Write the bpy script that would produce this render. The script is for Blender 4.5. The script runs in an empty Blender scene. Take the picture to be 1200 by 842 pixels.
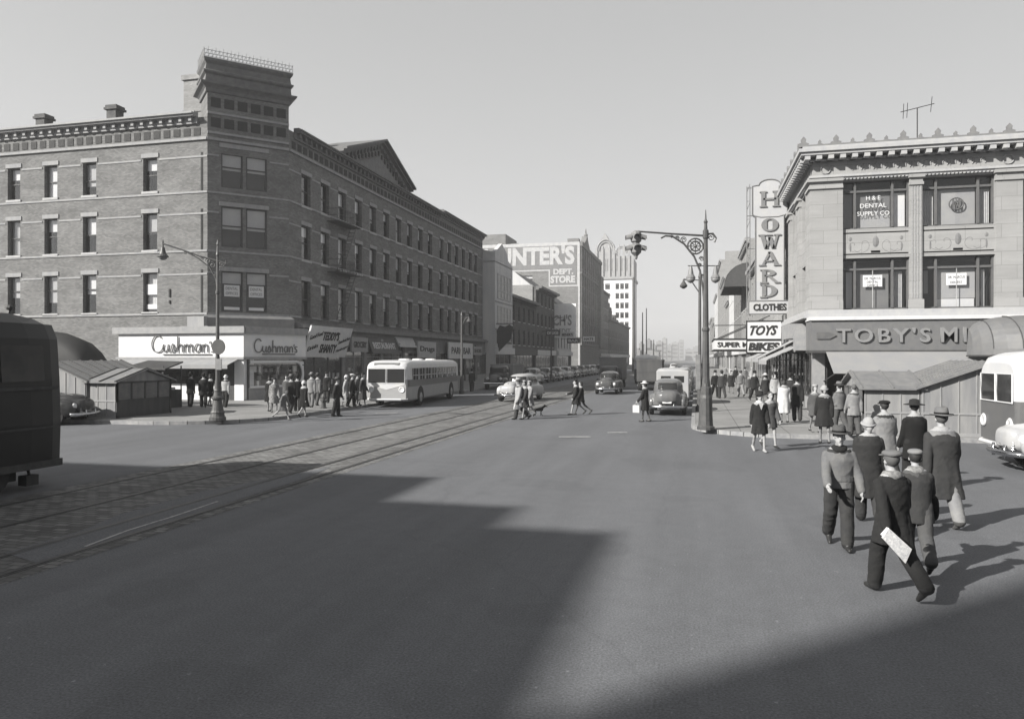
import bpy, bmesh, math, random
from mathutils import Vector, Matrix, noise
R = math.radians
S = bpy.context.scene
C = S.collection
# ------------------------------------------------------------------ camera, sky, sun, exposure
CAMH, FPX, HZ = 2.6, 870.0, 420.0
YAW = math.atan(215 / FPX)
ca, sa = math.cos(YAW), math.sin(YAW)
cam = bpy.data.cameras.new('camera'); camo = bpy.data.objects.new('camera', cam); C.objects.link(camo)
camo.location = (0, 0, CAMH); camo.rotation_euler = (R(90), 0, YAW)
cam.sensor_width = 36; cam.lens = FPX / 1200 * 36; cam.clip_start = .1; cam.clip_end = 6000
cam.shift_y = -1 / 1200
S.camera = camo
SUN_EL, SUN_AZ = 30.0, 44.0          # elevation; direction in which the light travels over the ground, from +X
w = bpy.data.worlds.new('World'); S.world = w; w.use_nodes = True
nt = w.node_tree; nt.nodes.clear()
out = nt.nodes.new('ShaderNodeOutputWorld'); bg = nt.nodes.new('ShaderNodeBackground')
sky = nt.nodes.new('ShaderNodeTexSky'); sky.sky_type = 'NISHITA'; sky.sun_disc = False
sky.sun_elevation = R(SUN_EL)
# vector that points to the sun
SV = Vector((-math.cos(R(SUN_AZ)), -math.sin(R(SUN_AZ)), 0))
sky.sun_rotation = math.atan2(SV.x, SV.y)
sky.air_density = 1.0; sky.dust_density = 4.5; sky.ozone_density = 1.0; sky.altitude = 0
# a pale winter sky of no colour: Nishita brightness, lifted towards the horizon
bw = N0 = nt.nodes.new('ShaderNodeRGBToBW'); nt.links.new(sky.outputs[0], bw.inputs[0])
tcw = nt.nodes.new('ShaderNodeTexCoord'); sx = nt.nodes.new('ShaderNodeSeparateXYZ'); nt.links.new(tcw.outputs['Generated'], sx.inputs[0])
rmp = nt.nodes.new('ShaderNodeValToRGB'); el = rmp.color_ramp.elements
el[0].position = 0; el[0].color = (1, 1, 1, 1); el[1].position = 1; el[1].color = (.6, .6, .6, 1)
for p_, v_ in ((.08, .93), (.2, .84), (.4, .76)):
    e_ = el.new(p_); e_.color = (v_, v_, v_, 1)
nt.links.new(sx.outputs[2], rmp.inputs[0])
gm = nt.nodes.new('ShaderNodeMath'); gm.operation = 'POWER'; gm.inputs[1].default_value = .25
nt.links.new(bw.outputs[0], gm.inputs[0])
mw = nt.nodes.new('ShaderNodeMath'); mw.operation = 'MULTIPLY'; nt.links.new(gm.outputs[0], mw.inputs[0]); nt.links.new(rmp.outputs[0], mw.inputs[1])
gk = nt.nodes.new('ShaderNodeMath'); gk.operation = 'MULTIPLY'; gk.inputs[1].default_value = 2.8; nt.links.new(mw.outputs[0], gk.inputs[0])
tint = nt.nodes.new('ShaderNodeCombineColor')
for i_, k_ in enumerate((.995, 1.0, 1.005)):
    q_ = nt.nodes.new('ShaderNodeMath'); q_.operation = 'MULTIPLY'; q_.inputs[1].default_value = k_; nt.links.new(gk.outputs[0], q_.inputs[0]); nt.links.new(q_.outputs[0], tint.inputs[i_])
nt.links.new(tint.outputs[0], bg.inputs[0]); bg.inputs[1].default_value = 0.1
nt.links.new(bg.outputs[0], out.inputs[0])
sl = bpy.data.lights.new('sun', 'SUN'); sl.energy = 5.0; sl.angle = R(.6); sl.color = (1, .972, .915)
so = bpy.data.objects.new('sun', sl); C.objects.link(so)
ld = Vector((math.cos(R(SUN_AZ)) * math.cos(R(SUN_EL)), math.sin(R(SUN_AZ)) * math.cos(R(SUN_EL)), -math.sin(R(SUN_EL))))
so.rotation_euler = ld.to_track_quat('-Z', 'Y').to_euler()
S.view_settings.view_transform = 'Standard'; S.view_settings.look = 'None'
S.view_settings.exposure = 1.05; S.view_settings.gamma = 1.0; S.view_settings.use_curve_mapping = False
S.cycles.use_denoising = True
S.cycles.max_bounces = 6; S.cycles.diffuse_bounces = 3; S.cycles.glossy_bounces = 3; S.cycles.transparent_max_bounces = 12
S.cycles.volume_bounces = 1; S.cycles.caustics_reflective = False; S.cycles.caustics_refractive = False
random.seed(7)

# ------------------------------------------------------------------ materials
def N(nt, t, **k):
    n = nt.nodes.new(t)
    for a, b in k.items(): setattr(n, a, b)
    return n
MATS = {}; GK = .76
def mat(name, v, rough=.8, var=.15, scale=3.0, metal=0, bump=0, spec=.3, fine=.0, streak=False):
    """grey material of reflectance v with soft blotches of relative size var"""
    if name in MATS: return MATS[name]
    v = v * GK
    m = bpy.data.materials.new(name); m.use_nodes = True; nt = m.node_tree
    p = nt.nodes['Principled BSDF']; p.inputs['Roughness'].default_value = rough
    p.inputs['Metallic'].default_value = metal; p.inputs['Specular IOR Level'].default_value = spec
    tc = N(nt, 'ShaderNodeTexCoord'); no = N(nt, 'ShaderNodeTexNoise'); no.inputs['Scale'].default_value = scale
    no.inputs['Detail'].default_value = 6; no.inputs['Roughness'].default_value = .65
    src = tc.outputs['Object']
    if streak:
        mp = N(nt, 'ShaderNodeMapping'); mp.inputs['Scale'].default_value = (1, 1, .18); nt.links.new(src, mp.inputs[0]); src = mp.outputs[0]
    nt.links.new(src, no.inputs['Vector'])
    cr = N(nt, 'ShaderNodeValToRGB'); e = cr.color_ramp.elements
    lo, hi = v * (1 - var), v * (1 + var)
    e[0].position = .3; e[1].position = .7
    e[0].color = (lo * .97, lo * .985, lo * 1.04, 1); e[1].color = (hi * 1.0, hi * .995, hi * .985, 1)
    nt.links.new(no.outputs[0], cr.inputs[0]); nt.links.new(cr.outputs[0], p.inputs['Base Color'])
    if bump:
        b = N(nt, 'ShaderNodeBump'); b.inputs['Strength'].default_value = bump; b.inputs['Distance'].default_value = .02
        n2 = N(nt, 'ShaderNodeTexNoise'); n2.inputs['Scale'].default_value = scale * 6; n2.inputs['Detail'].default_value = 4
        nt.links.new(tc.outputs['Object'], n2.inputs['Vector']); nt.links.new(n2.outputs[0], b.inputs['Height']); nt.links.new(b.outputs[0], p.inputs['Normal'])
    MATS[name] = m; return m
def brick(name, v, mortar, course=.075, var=.25, block=False, length=None, grime=.25, msz=.012):
    if name in MATS: return MATS[name]
    v *= GK; mortar *= GK
    m = bpy.data.materials.new(name); m.use_nodes = True; nt = m.node_tree
    p = nt.nodes['Principled BSDF']; p.inputs['Roughness'].default_value = .9; p.inputs['Specular IOR Level'].default_value = .15
    ge = N(nt, 'ShaderNodeNewGeometry'); sx = N(nt, 'ShaderNodeSeparateXYZ'); ad = N(nt, 'ShaderNodeMath', operation='ADD'); cx = N(nt, 'ShaderNodeCombineXYZ')
    nt.links.new(ge.outputs['Position'], sx.inputs[0]); nt.links.new(sx.outputs[0], ad.inputs[0]); nt.links.new(sx.outputs[1], ad.inputs[1])
    nt.links.new(ad.outputs[0], cx.inputs[0]); nt.links.new(sx.outputs[2], cx.inputs[1])
    br = N(nt, 'ShaderNodeTexBrick'); br.inputs['Scale'].default_value = 1
    br.inputs['Brick Width'].default_value = length or course * 2.9; br.inputs['Row Height'].default_value = course
    br.inputs['Mortar Size'].default_value = msz; br.inputs['Mortar Smooth'].default_value = .3
    br.inputs['Color1'].default_value = (v * (1 - var),) * 3 + (1,); br.inputs['Color2'].default_value = (v * (1 + var),) * 3 + (1,)
    br.inputs['Mortar'].default_value = (mortar,) * 3 + (1,)
    nt.links.new(cx.outputs[0], br.inputs['Vector'])
    no = N(nt, 'ShaderNodeTexNoise'); no.inputs['Scale'].default_value = .55; no.inputs['Detail'].default_value = 8; no.inputs['Roughness'].default_value = .7
    mp = N(nt, 'ShaderNodeMapping'); mp.inputs['Scale'].default_value = (1, 1, 2.2)
    nt.links.new(ge.outputs['Position'], mp.inputs[0]); nt.links.new(mp.outputs[0], no.inputs['Vector'])
    mr = N(nt, 'ShaderNodeMapRange'); mr.inputs['From Min'].default_value = .3; mr.inputs['From Max'].default_value = .7
    mr.inputs['To Min'].default_value = 1 - grime; mr.inputs['To Max'].default_value = 1 + grime * .6
    nt.links.new(no.outputs[0], mr.inputs[0])
    # rows of slightly different tone
    n3 = N(nt, 'ShaderNodeTexNoise'); n3.inputs['Scale'].default_value = 1; n3.inputs['Detail'].default_value = 3
    m3 = N(nt, 'ShaderNodeMapping'); m3.inputs['Scale'].default_value = (.5, .5, 6.0)
    nt.links.new(ge.outputs['Position'], m3.inputs[0]); nt.links.new(m3.outputs[0], n3.inputs['Vector'])
    r3 = N(nt, 'ShaderNodeMapRange'); r3.inputs['From Min'].default_value = .3; r3.inputs['From Max'].default_value = .7
    r3.inputs['To Min'].default_value = .94; r3.inputs['To Max'].default_value = 1.05; nt.links.new(n3.outputs[0], r3.inputs[0])
    mu = N(nt, 'ShaderNodeMath', operation='MULTIPLY'); nt.links.new(mr.outputs[0], mu.inputs[0]); nt.links.new(r3.outputs[0], mu.inputs[1])
    mx = N(nt, 'ShaderNodeMixRGB', blend_type='MULTIPLY'); mx.inputs[0].default_value = 1
    nt.links.new(br.outputs[0], mx.inputs[1]); nt.links.new(mu.outputs[0], mx.inputs[2]); nt.links.new(mx.outputs[0], p.inputs['Base Color'])
    MATS[name] = m; return m
def glass(name='window glass', tr=.72, tone=.92):
    if name in MATS: return MATS[name]
    m = bpy.data.materials.new(name); m.use_nodes = True; nt = m.node_tree; nt.nodes.remove(nt.nodes['Principled BSDF'])
    o = nt.nodes['Material Output']; t = N(nt, 'ShaderNodeBsdfTransparent'); g = N(nt, 'ShaderNodeBsdfGlossy'); x = N(nt, 'ShaderNodeMixShader')
    t.inputs[0].default_value = (tone, tone, tone, 1); g.inputs['Roughness'].default_value = .06; g.inputs[0].default_value = (.9, .9, .9, 1)
    lw = N(nt, 'ShaderNodeLayerWeight'); lw.inputs[0].default_value = 1 - tr
    lw.inputs[0].default_value = .22; mr = N(nt, 'ShaderNodeMapRange'); mr.inputs['To Min'].default_value = .05; mr.inputs['To Max'].default_value = .5; nt.links.new(lw.outputs['Facing'], mr.inputs[0]); nt.links.new(mr.outputs[0], x.inputs[0])
    nt.links.new(t.outputs[0], x.inputs[1]); nt.links.new(g.outputs[0], x.inputs[2]); nt.links.new(x.outputs[0], o.inputs[0])
    MATS[name] = m; return m
GLASS = glass(); DGLASS = mat('dark vehicle glass', .03, .08, .1, spec=.6)
def road_mat():
    m = bpy.data.materials.new('asphalt'); m.use_nodes = True; nt = m.node_tree
    p = nt.nodes['Principled BSDF']; p.inputs['Roughness'].default_value = .75; p.inputs['Specular IOR Level'].default_value = .35
    ge = N(nt, 'ShaderNodeNewGeometry')
    def no(sc, det, stretch=(1, 1, 1)):
        mp = N(nt, 'ShaderNodeMapping'); mp.inputs['Scale'].default_value = stretch; nt.links.new(ge.outputs['Position'], mp.inputs[0])
        n = N(nt, 'ShaderNodeTexNoise'); n.inputs['Scale'].default_value = sc; n.inputs['Detail'].default_value = det; n.inputs['Roughness'].default_value = .65
        nt.links.new(mp.outputs[0], n.inputs['Vector']); return n.outputs[0]
    def rng(s, a, b, lo=.3, hi=.7):
        r = N(nt, 'ShaderNodeMapRange'); r.inputs['From Min'].default_value = lo; r.inputs['From Max'].default_value = hi
        r.inputs['To Min'].default_value = a; r.inputs['To Max'].default_value = b; nt.links.new(s, r.inputs[0]); return r.outputs[0]
    def mul(a, b):
        u = N(nt, 'ShaderNodeMath', operation='MULTIPLY'); nt.links.new(a, u.inputs[0]); nt.links.new(b, u.inputs[1]); return u.outputs[0]
    big = rng(no(.11, 3), .92, 1.07); lanes = rng(no(.6, 5, (1.6, .1, 1)), .86, 1.12); mid = rng(no(3.2, 8), .93, 1.07)
    fine = rng(no(45, 4), .6, 1.45); spk = rng(no(11, 3), 1.0, 1.7, .67, .72); pat = rng(no(.3, 1.0), .93, 1.0, .38, .385)
    v = mul(mul(mul(big, lanes), mul(mid, fine)), mul(spk, pat))
    # cracks
    vo = N(nt, 'ShaderNodeTexVoronoi', feature='DISTANCE_TO_EDGE'); vo.inputs['Scale'].default_value = .22
    wv = N(nt, 'ShaderNodeMixRGB'); wv.inputs[0].default_value = .35; n5 = N(nt, 'ShaderNodeTexNoise'); n5.inputs['Scale'].default_value = 1.1; n5.inputs['Detail'].default_value = 5
    nt.links.new(ge.outputs['Position'], n5.inputs['Vector']); nt.links.new(ge.outputs['Position'], wv.inputs[1]); nt.links.new(n5.outputs[1], wv.inputs[2]); nt.links.new(wv.outputs[0], vo.inputs['Vector'])
    crk = rng(vo.outputs[0], .9, 1.0, 0.0, .004)
    v = mul(v, crk)
    base = N(nt, 'ShaderNodeMath', operation='MULTIPLY'); base.inputs[1].default_value = .104; nt.links.new(v, base.inputs[0])
    cb = N(nt, 'ShaderNodeCombineColor')
    for i, k in enumerate((.955, .985, 1.06)):
        q = N(nt, 'ShaderNodeMath', operation='MULTIPLY'); q.inputs[1].default_value = k; nt.links.new(base.outputs[0], q.inputs[0]); nt.links.new(q.outputs[0], cb.inputs[i])
    nt.links.new(cb.outputs[0], p.inputs['Base Color'])
    b = N(nt, 'ShaderNodeBump'); b.inputs['Strength'].default_value = .35; b.inputs['Distance'].default_value = .01
    nt.links.new(no(40, 3), b.inputs['Height']); nt.links.new(b.outputs[0], p.inputs['Normal'])
    return m
def cobble_mat():
    m = brick('granite setts', .2, .11, course=.14, var=.3, length=.26, grime=.3, msz=.015)
    nt = m.node_tree; ge = [n for n in nt.nodes if n.type == 'NEW_GEOMETRY'][0]; br = [n for n in nt.nodes if n.type == 'TEX_BRICK'][0]
    nt.links.new(ge.outputs['Position'], br.inputs['Vector'])
    b = N(nt, 'ShaderNodeBump'); b.inputs['Strength'].default_value = .6; b.inputs['Distance'].default_value = .02; b.invert = True
    nt.links.new(br.outputs['Fac'], b.inputs['Height']); nt.links.new(b.outputs[0], nt.nodes['Principled BSDF'].inputs['Normal']); return m
def walk_mat():
    m = brick('sidewalk flags', .27, .13, course=1.5, var=.05, length=1.5, grime=.18, msz=.018)
    nt = m.node_tree; ge = [n for n in nt.nodes if n.type == 'NEW_GEOMETRY'][0]; br = [n for n in nt.nodes if n.type == 'TEX_BRICK'][0]
    br.offset = 0; nt.links.new(ge.outputs['Position'], br.inputs['Vector']); return m

# ------------------------------------------------------------------ mesh helpers
class MB:
    def __init__(s): s.v = []; s.f = []; s.m = []
    def add(s, vs, fs, m=0):
        o = len(s.v); s.v += [tuple(a) for a in vs]
        for f in fs: s.f.append(tuple(i + o for i in f)); s.m.append(m)
        return s
    def box(s, x0, x1, y0, y1, z0, z1, m=0):
        vs = [(x, y, z) for z in (z0, z1) for y in (y0, y1) for x in (x0, x1)]
        return s.add(vs, [(0, 2, 3, 1), (4, 5, 7, 6), (0, 1, 5, 4), (2, 6, 7, 3), (0, 4, 6, 2), (1, 3, 7, 5)], m)
    def obox(s, c, u, L, D, z0, z1, m=0):
        """box on a wall: from c along u for L, depth D outward (right of u)"""
        n = (u[1], -u[0])
        P = [(c[0], c[1]), (c[0] + u[0] * L, c[1] + u[1] * L)]
        pts = [P[0], (P[0][0] + n[0] * D, P[0][1] + n[1] * D), (P[1][0] + n[0] * D, P[1][1] + n[1] * D), P[1]]
        return s.prism(pts, z0, z1, m)
    def prism(s, pts, z0, z1, m=0):
        n = len(pts); A = sum(pts[i][0] * pts[(i + 1) % n][1] - pts[(i + 1) % n][0] * pts[i][1] for i in range(n))
        if A < 0: pts = pts[::-1]
        vs = [(p[0], p[1], z0) for p in pts] + [(p[0], p[1], z1) for p in pts]
        fs = [tuple(range(n - 1, -1, -1)), tuple(range(n, 2 * n))] + [(i, (i + 1) % n, n + (i + 1) % n, n + i) for i in range(n)]
        return s.add(vs, fs, m)
    def slab(s, pts, vec, m=0):
        """polygon in space pushed along vec"""
        n = len(pts); vec = Vector(vec); a = [Vector(p) for p in pts]; b = [p + vec for p in a]
        nr = sum(((a[i] - a[0]).cross(a[(i + 1) % n] - a[0]) for i in range(1, n - 1)), Vector())
        if nr.dot(vec) > 0: a = a[::-1]; b = b[::-1]
        return s.add(a + b, [tuple(range(n)), tuple(range(2 * n - 1, n - 1, -1))] + [(i, n + i, n + (i + 1) % n, (i + 1) % n) for i in range(n)], m)
    def tube(s, pts, r, n=8, m=0, cap=True):
        P = [Vector(p) for p in pts]; rs = r if isinstance(r, (list, tuple)) else [r] * len(P); rings = []
        up = None
        for i, p in enumerate(P):
            t = (P[min(i + 1, len(P) - 1)] - P[max(i - 1, 0)]).normalized()
            if up is None: up = Vector((0, 0, 1)) if abs(t.z) < .9 else Vector((1, 0, 0))
            sd = t.cross(up).normalized(); up = sd.cross(t).normalized()
            rings.append([p + sd * math.cos(2 * math.pi * k / n) * rs[i] + up * math.sin(2 * math.pi * k / n) * rs[i] for k in range(n)])
        return s.loft(rings, m, cap)
    def loft(s, rings, m=0, cap=True):
        n = len(rings[0]); vs = [q for r in rings for q in r]; fs = []
        for i in range(len(rings) - 1):
            for k in range(n): fs.append((i * n + k, i * n + (k + 1) % n, (i + 1) * n + (k + 1) % n, (i + 1) * n + k))
        if cap: fs += [tuple(range(n - 1, -1, -1)), tuple((len(rings) - 1) * n + k for k in range(n))]
        return s.add(vs, fs, m)
    def lathe(s, prof, c=(0, 0, 0), n=14, m=0):
        rings = [[(c[0] + r * math.cos(2 * math.pi * k / n), c[1] + r * math.sin(2 * math.pi * k / n), c[2] + z) for k in range(n)] for r, z in prof]
        return s.loft(rings, m)
    def ell(s, c, r, n=12, k=8, e=1.0, m=0, rot=None):
        sp = lambda v: math.copysign(abs(v) ** e, v); rings = []
        for i in range(1, k):
            ph = math.pi * i / k - math.pi / 2; rings.append([])
            for j in range(n):
                t = 2 * math.pi * j / n
                v = Vector((r[0] * sp(math.cos(ph)) * sp(math.cos(t)), r[1] * sp(math.cos(ph)) * sp(math.sin(t)), r[2] * sp(math.sin(ph))))
                if rot: v = rot @ v
                rings[-1].append(v + Vector(c))
        o = len(s.v); s.loft(rings, m, False); n_ = len(rings)
        b = Vector((0, 0, -r[2])); t = Vector((0, 0, r[2]))
        if rot: b = rot @ b; t = rot @ t
        s.v += [tuple(b + Vector(c)), tuple(t + Vector(c))]; ib, it = len(s.v) - 2, len(s.v) - 1
        for j in range(n):
            s.f.append((ib, o + (j + 1) % n, o + j)); s.m.append(m)
            s.f.append((it, o + (n_ - 1) * n + j, o + (n_ - 1) * n + (j + 1) % n)); s.m.append(m)
        return s
    def cap(s, a, b, ra, rb, n=10, m=0):
        """tapered capsule"""
        a, b = Vector(a), Vector(b); t = (b - a); L = t.length or 1e-4; t = t / L
        P = []; rs = []
        for q in (1, .8, .45, 0): P.append(a - t * ra * q * .98); rs.append(max(ra * math.sqrt(max(0, 1 - q * q)), ra * .12))
        for q in (0, .45, .8, 1): P.append(b + t * rb * q * .98); rs.append(max(rb * math.sqrt(max(0, 1 - q * q)), rb * .12))
        return s.tube(P, rs, n, m)
    def mesh(s, name, mats, smooth=False, org=None):
        me = bpy.data.meshes.new(name)
        vs = s.v if org is None else [(a[0] - org[0], a[1] - org[1], a[2] - org[2]) for a in s.v]
        me.from_pydata(vs, [], s.f)
        if not isinstance(mats, (list, tuple)): mats = [mats]
        for q in mats: me.materials.append(q)
        me.polygons.foreach_set('material_index', s.m)
        if smooth: me.polygons.foreach_set('use_smooth', [True] * len(me.polygons))
        me.update(); return me
    def build(s, name, mats, parent=None, smooth=False):
        """vertices in world coordinates unless the parent is a turned thing (then local)"""
        org = None
        if parent is not None and parent.get('_w'): org = ORG[parent.name]
        o = bpy.data.objects.new(name, s.mesh(name, mats, smooth, org)); C.objects.link(o)
        if parent is not None: o.parent = parent; 
        if org is not None: ORG[o.name] = org; o['_w'] = 1
        return o
ORG = {}
def thing(name, label, cat, loc=(0, 0, 0), rot=0, group=None, world=False):
    o = bpy.data.objects.new(name, None); C.objects.link(o); o.location = loc; o.rotation_euler = (0, 0, rot)
    o.empty_display_size = .2; o['label'] = label; o['category'] = cat
    if group: o['group'] = group
    if world: o['_w'] = 1; ORG[o.name] = tuple(loc)
    return o
def tag(o, label=None, cat=None, group=None, kind=None):
    for k, v in (('label', label), ('category', cat), ('group', group), ('kind', kind)):
        if v: o[k] = v
    return o
def inst(name, me, parent, loc=(0, 0, 0), rot=0):
    o = bpy.data.objects.new(name, me); C.objects.link(o); o.location = loc; o.rotation_euler = (0, 0, rot); o.parent = parent; return o
def copy_tree(o, parent=None):
    c = o.copy(); C.objects.link(c); c.parent = parent
    for ch in list(o.children): copy_tree(ch, c)
    return c
def gpt(px, py, z=0.0):
    """where the ray through a photograph pixel meets height z"""
    d = (CAMH - z) * FPX / (py - HZ); l = (px - 600) / FPX * d
    return Vector((l * ca - d * sa, l * sa + d * ca, z))
def onx(px, x):
    r = (px - 600) / FPX; d = x / (r * ca - sa); return d * (r * sa + ca)
def ony(px, y):
    r = (px - 600) / FPX; d = y / (r * sa + ca); return d * (r * ca - sa)
def zat(px, py, x=None, y=None):
    r = (px - 600) / FPX; d = x / (r * ca - sa) if x is not None else y / (r * sa + ca); return CAMH + (HZ - py) * d / FPX
def text(s, size, ext=.01, off=0.0, shear=0.0, space=1.0, name='lettering'):
    cu = bpy.data.curves.new('t', 'FONT'); cu.body = s; cu.size = size; cu.extrude = ext; cu.offset = off; cu.shear = shear
    cu.resolution_u = 3; cu.align_x = 'CENTER'; cu.align_y = 'CENTER'; cu.space_character = space
    o = bpy.data.objects.new('t', cu); C.objects.link(o)
    dg = bpy.context.evaluated_depsgraph_get(); me = bpy.data.meshes.new_from_object(o.evaluated_get(dg))
    bpy.data.objects.remove(o); me.name = name; return me
def put_text(s, c, u, size, m, parent, ext=.01, off=0.0, shear=0, width=None, height=None, space=1.0, name='lettering', tilt=0, slope=0):
    """lettering standing on a wall that runs along u, centred on c, readable from the right of u"""
    me = text(s, size, ext, off, shear, space); me.materials.clear(); me.materials.append(m)
    xs = [v.co.x for v in me.vertices]; ys = [v.co.y for v in me.vertices]
    cx, cy = (min(xs) + max(xs)) / 2, (min(ys) + max(ys)) / 2
    kx = width / (max(xs) - min(xs)) if width else 1; ky = height / (max(ys) - min(ys)) if height else (kx if width and not height else 1)
    for v in me.vertices: v.co.x = (v.co.x - cx) * kx; v.co.y = (v.co.y - cy) * ky + v.co.x * slope
    o = bpy.data.objects.new(name, me); C.objects.link(o)
    M = Matrix(((u[0], 0, u[1], 0), (u[1], 0, -u[0], 0), (0, 1, 0, 0), (0, 0, 0, 1)))
    if tilt: M = M @ Matrix.Rotation(tilt, 4, 'X')
    off_ = Vector(ORG[parent.name]) if parent is not None and parent.get('_w') else Vector((0, 0, 0))
    o.matrix_local = Matrix.Translation(Vector(c) - off_) @ M
    o.parent = parent; 
    o.matrix_parent_inverse = Matrix.Identity(4); o.matrix_basis = Matrix.Translation(Vector(c) - off_) @ M
    return o
def wall(mb, p0, u, L, z0, z1, ops, dep=.25, m=0, mr=0, a0=0):
    """wall face with real openings; ops = (a, b, z bottom, z top) measured along u"""
    us = sorted({a0, L} | {o[0] for o in ops} | {o[1] for o in ops}); zs = sorted({z0, z1} | {o[2] for o in ops} | {o[3] for o in ops})
    us = [a for a in us if a0 <= a <= L]
    n = (u[1], -u[0]); P = lambda a, z, d=0: (p0[0] + u[0] * a - n[0] * d, p0[1] + u[1] * a - n[1] * d, z)
    for i in range(len(us) - 1):
        j = 0
        while j < len(zs) - 1:
            am = (us[i] + us[i + 1]) / 2
            ins = lambda jj: any(o[0] < am < o[1] and o[2] < (zs[jj] + zs[jj + 1]) / 2 < o[3] for o in ops)
            if ins(j): j += 1; continue
            k = j
            while k + 1 < len(zs) - 1 and not ins(k + 1): k += 1
            mb.add([P(us[i], zs[j]), P(us[i + 1], zs[j]), P(us[i + 1], zs[k + 1]), P(us[i], zs[k + 1])], [(0, 1, 2, 3)], m); j = k + 1
    for a, b, c, d in ops:
        mb.add([P(a, c), P(a, d), P(a, d, dep), P(a, c, dep)], [(0, 1, 2, 3)], mr)
        mb.add([P(b, c), P(b, c, dep), P(b, d, dep), P(b, d)], [(0, 1, 2, 3)], mr)
        mb.add([P(a, c), P(a, c, dep), P(b, c, dep), P(b, c)], [(0, 1, 2, 3)], mr)
        mb.add([P(a, d), P(b, d), P(b, d, dep), P(a, d, dep)], [(0, 1, 2, 3)], mr)
WIN = {}
M_FRAME = mat('dark window frame', .07, .6); M_LFRAME = mat('pale window frame', .42, .6); M_DARK = mat('painted recess shade', .035, .9, .3, 1)  # M_DARK: shade of rooms and recesses put into one dark colour
M_SHADE = mat('roller blind', .8, .9, .06, 1); M_SHADE2 = mat('aged roller blind', .5, .9, .1, 1); M_CURT = mat('lace curtain', .75, .9, .2, 14)
M_SILL = mat('stone sill', .42, .8, .12, 2)
def window(parent, p0, u, a, z, wd, h, dep=.22, shade=.5, frame=None, rail=.5, kind=0, sill=True, ftk=.06, mull=0, lint=False, smat=None):
    """sash window: frame with meeting rail, glass pane, blind behind it, dark room box, sill"""
    fr = frame or M_FRAME; key = (round(wd, 2), round(h, 2), round(dep, 2), round(shade, 2), fr.name, rail, kind, sill, mull, smat.name if smat else 0)
    if key not in WIN:
        f = MB(); d = dep; t = ftk
        f.box(0, t, d - .05, d + .02, 0, h); f.box(wd - t, wd, d - .05, d + .02, 0, h); f.box(t, wd - t, d - .05, d + .02, 0, t * 1.3); f.box(t, wd - t, d - .05, d + .02, h - t, h)
        if rail: f.box(t, wd - t, d - .045, d + .03, h * rail - .03, h * rail + .035)
        for k in range(mull): xm = wd * (k + 1) / (mull + 1); f.box(xm - .02, xm + .02, d - .03, d + .025, t, h - t)
        if sill: f.box(-.08, wd + .08, -.07, d - .05, -.14, .002, 1)
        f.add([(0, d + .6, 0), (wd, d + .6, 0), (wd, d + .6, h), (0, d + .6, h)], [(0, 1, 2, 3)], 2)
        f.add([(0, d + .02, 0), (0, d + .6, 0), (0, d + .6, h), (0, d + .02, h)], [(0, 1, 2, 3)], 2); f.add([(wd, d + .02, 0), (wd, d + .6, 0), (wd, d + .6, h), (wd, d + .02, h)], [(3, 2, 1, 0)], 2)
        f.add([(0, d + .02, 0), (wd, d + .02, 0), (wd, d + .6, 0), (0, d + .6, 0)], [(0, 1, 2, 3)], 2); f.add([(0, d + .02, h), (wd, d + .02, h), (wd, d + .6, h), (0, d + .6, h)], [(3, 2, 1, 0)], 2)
        g = MB().add([(t, d, t), (wd - t, d, t), (wd - t, d, h - t), (t, d, h - t)], [(0, 1, 2, 3)])
        sh = None
        if shade > 0:
            sh = MB(); zb = h * (1 - shade)
            if kind == 1: # gathered curtain
                n = 14; pts = [(t + (wd - 2 * t) * k / n, d + .09 + .025 * (k % 2)) for k in range(n + 1)]
                for k in range(n): sh.add([(pts[k][0], pts[k][1], zb), (pts[k + 1][0], pts[k + 1][1], zb), (pts[k + 1][0], pts[k + 1][1], h - t), (pts[k][0], pts[k][1], h - t)], [(0, 1, 2, 3)])
            else: sh.box(t, wd - t, d + .06, d + .075, zb, h - t)
            sh = sh.mesh('blind', smat or (M_CURT if kind == 1 else M_SHADE if (len(WIN) % 3) else M_SHADE2))
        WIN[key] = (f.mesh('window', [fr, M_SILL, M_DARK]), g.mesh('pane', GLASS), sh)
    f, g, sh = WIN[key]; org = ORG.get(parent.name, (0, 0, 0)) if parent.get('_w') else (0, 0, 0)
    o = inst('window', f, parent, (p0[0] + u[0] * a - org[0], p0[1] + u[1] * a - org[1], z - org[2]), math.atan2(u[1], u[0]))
    inst('pane', g, o)
    if sh: inst('curtain' if kind == 1 else 'blind', sh, o)
    return o
def remesh(mb, vox, smooth_it=2, name='m'):
    me = mb.mesh(name, []) ; o = bpy.data.objects.new('tmp', me); C.objects.link(o)
    md = o.modifiers.new('r', 'REMESH'); md.mode = 'VOXEL'; md.voxel_size = vox; md.use_smooth_shade = True
    if smooth_it: q = o.modifiers.new('s', 'SMOOTH'); q.iterations = smooth_it; q.factor = .5
    dg = bpy.context.evaluated_depsgraph_get(); r = bpy.data.meshes.new_from_object(o.evaluated_get(dg))
    bpy.data.objects.remove(o); bpy.data.meshes.remove(me); r.name = name; return r
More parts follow.
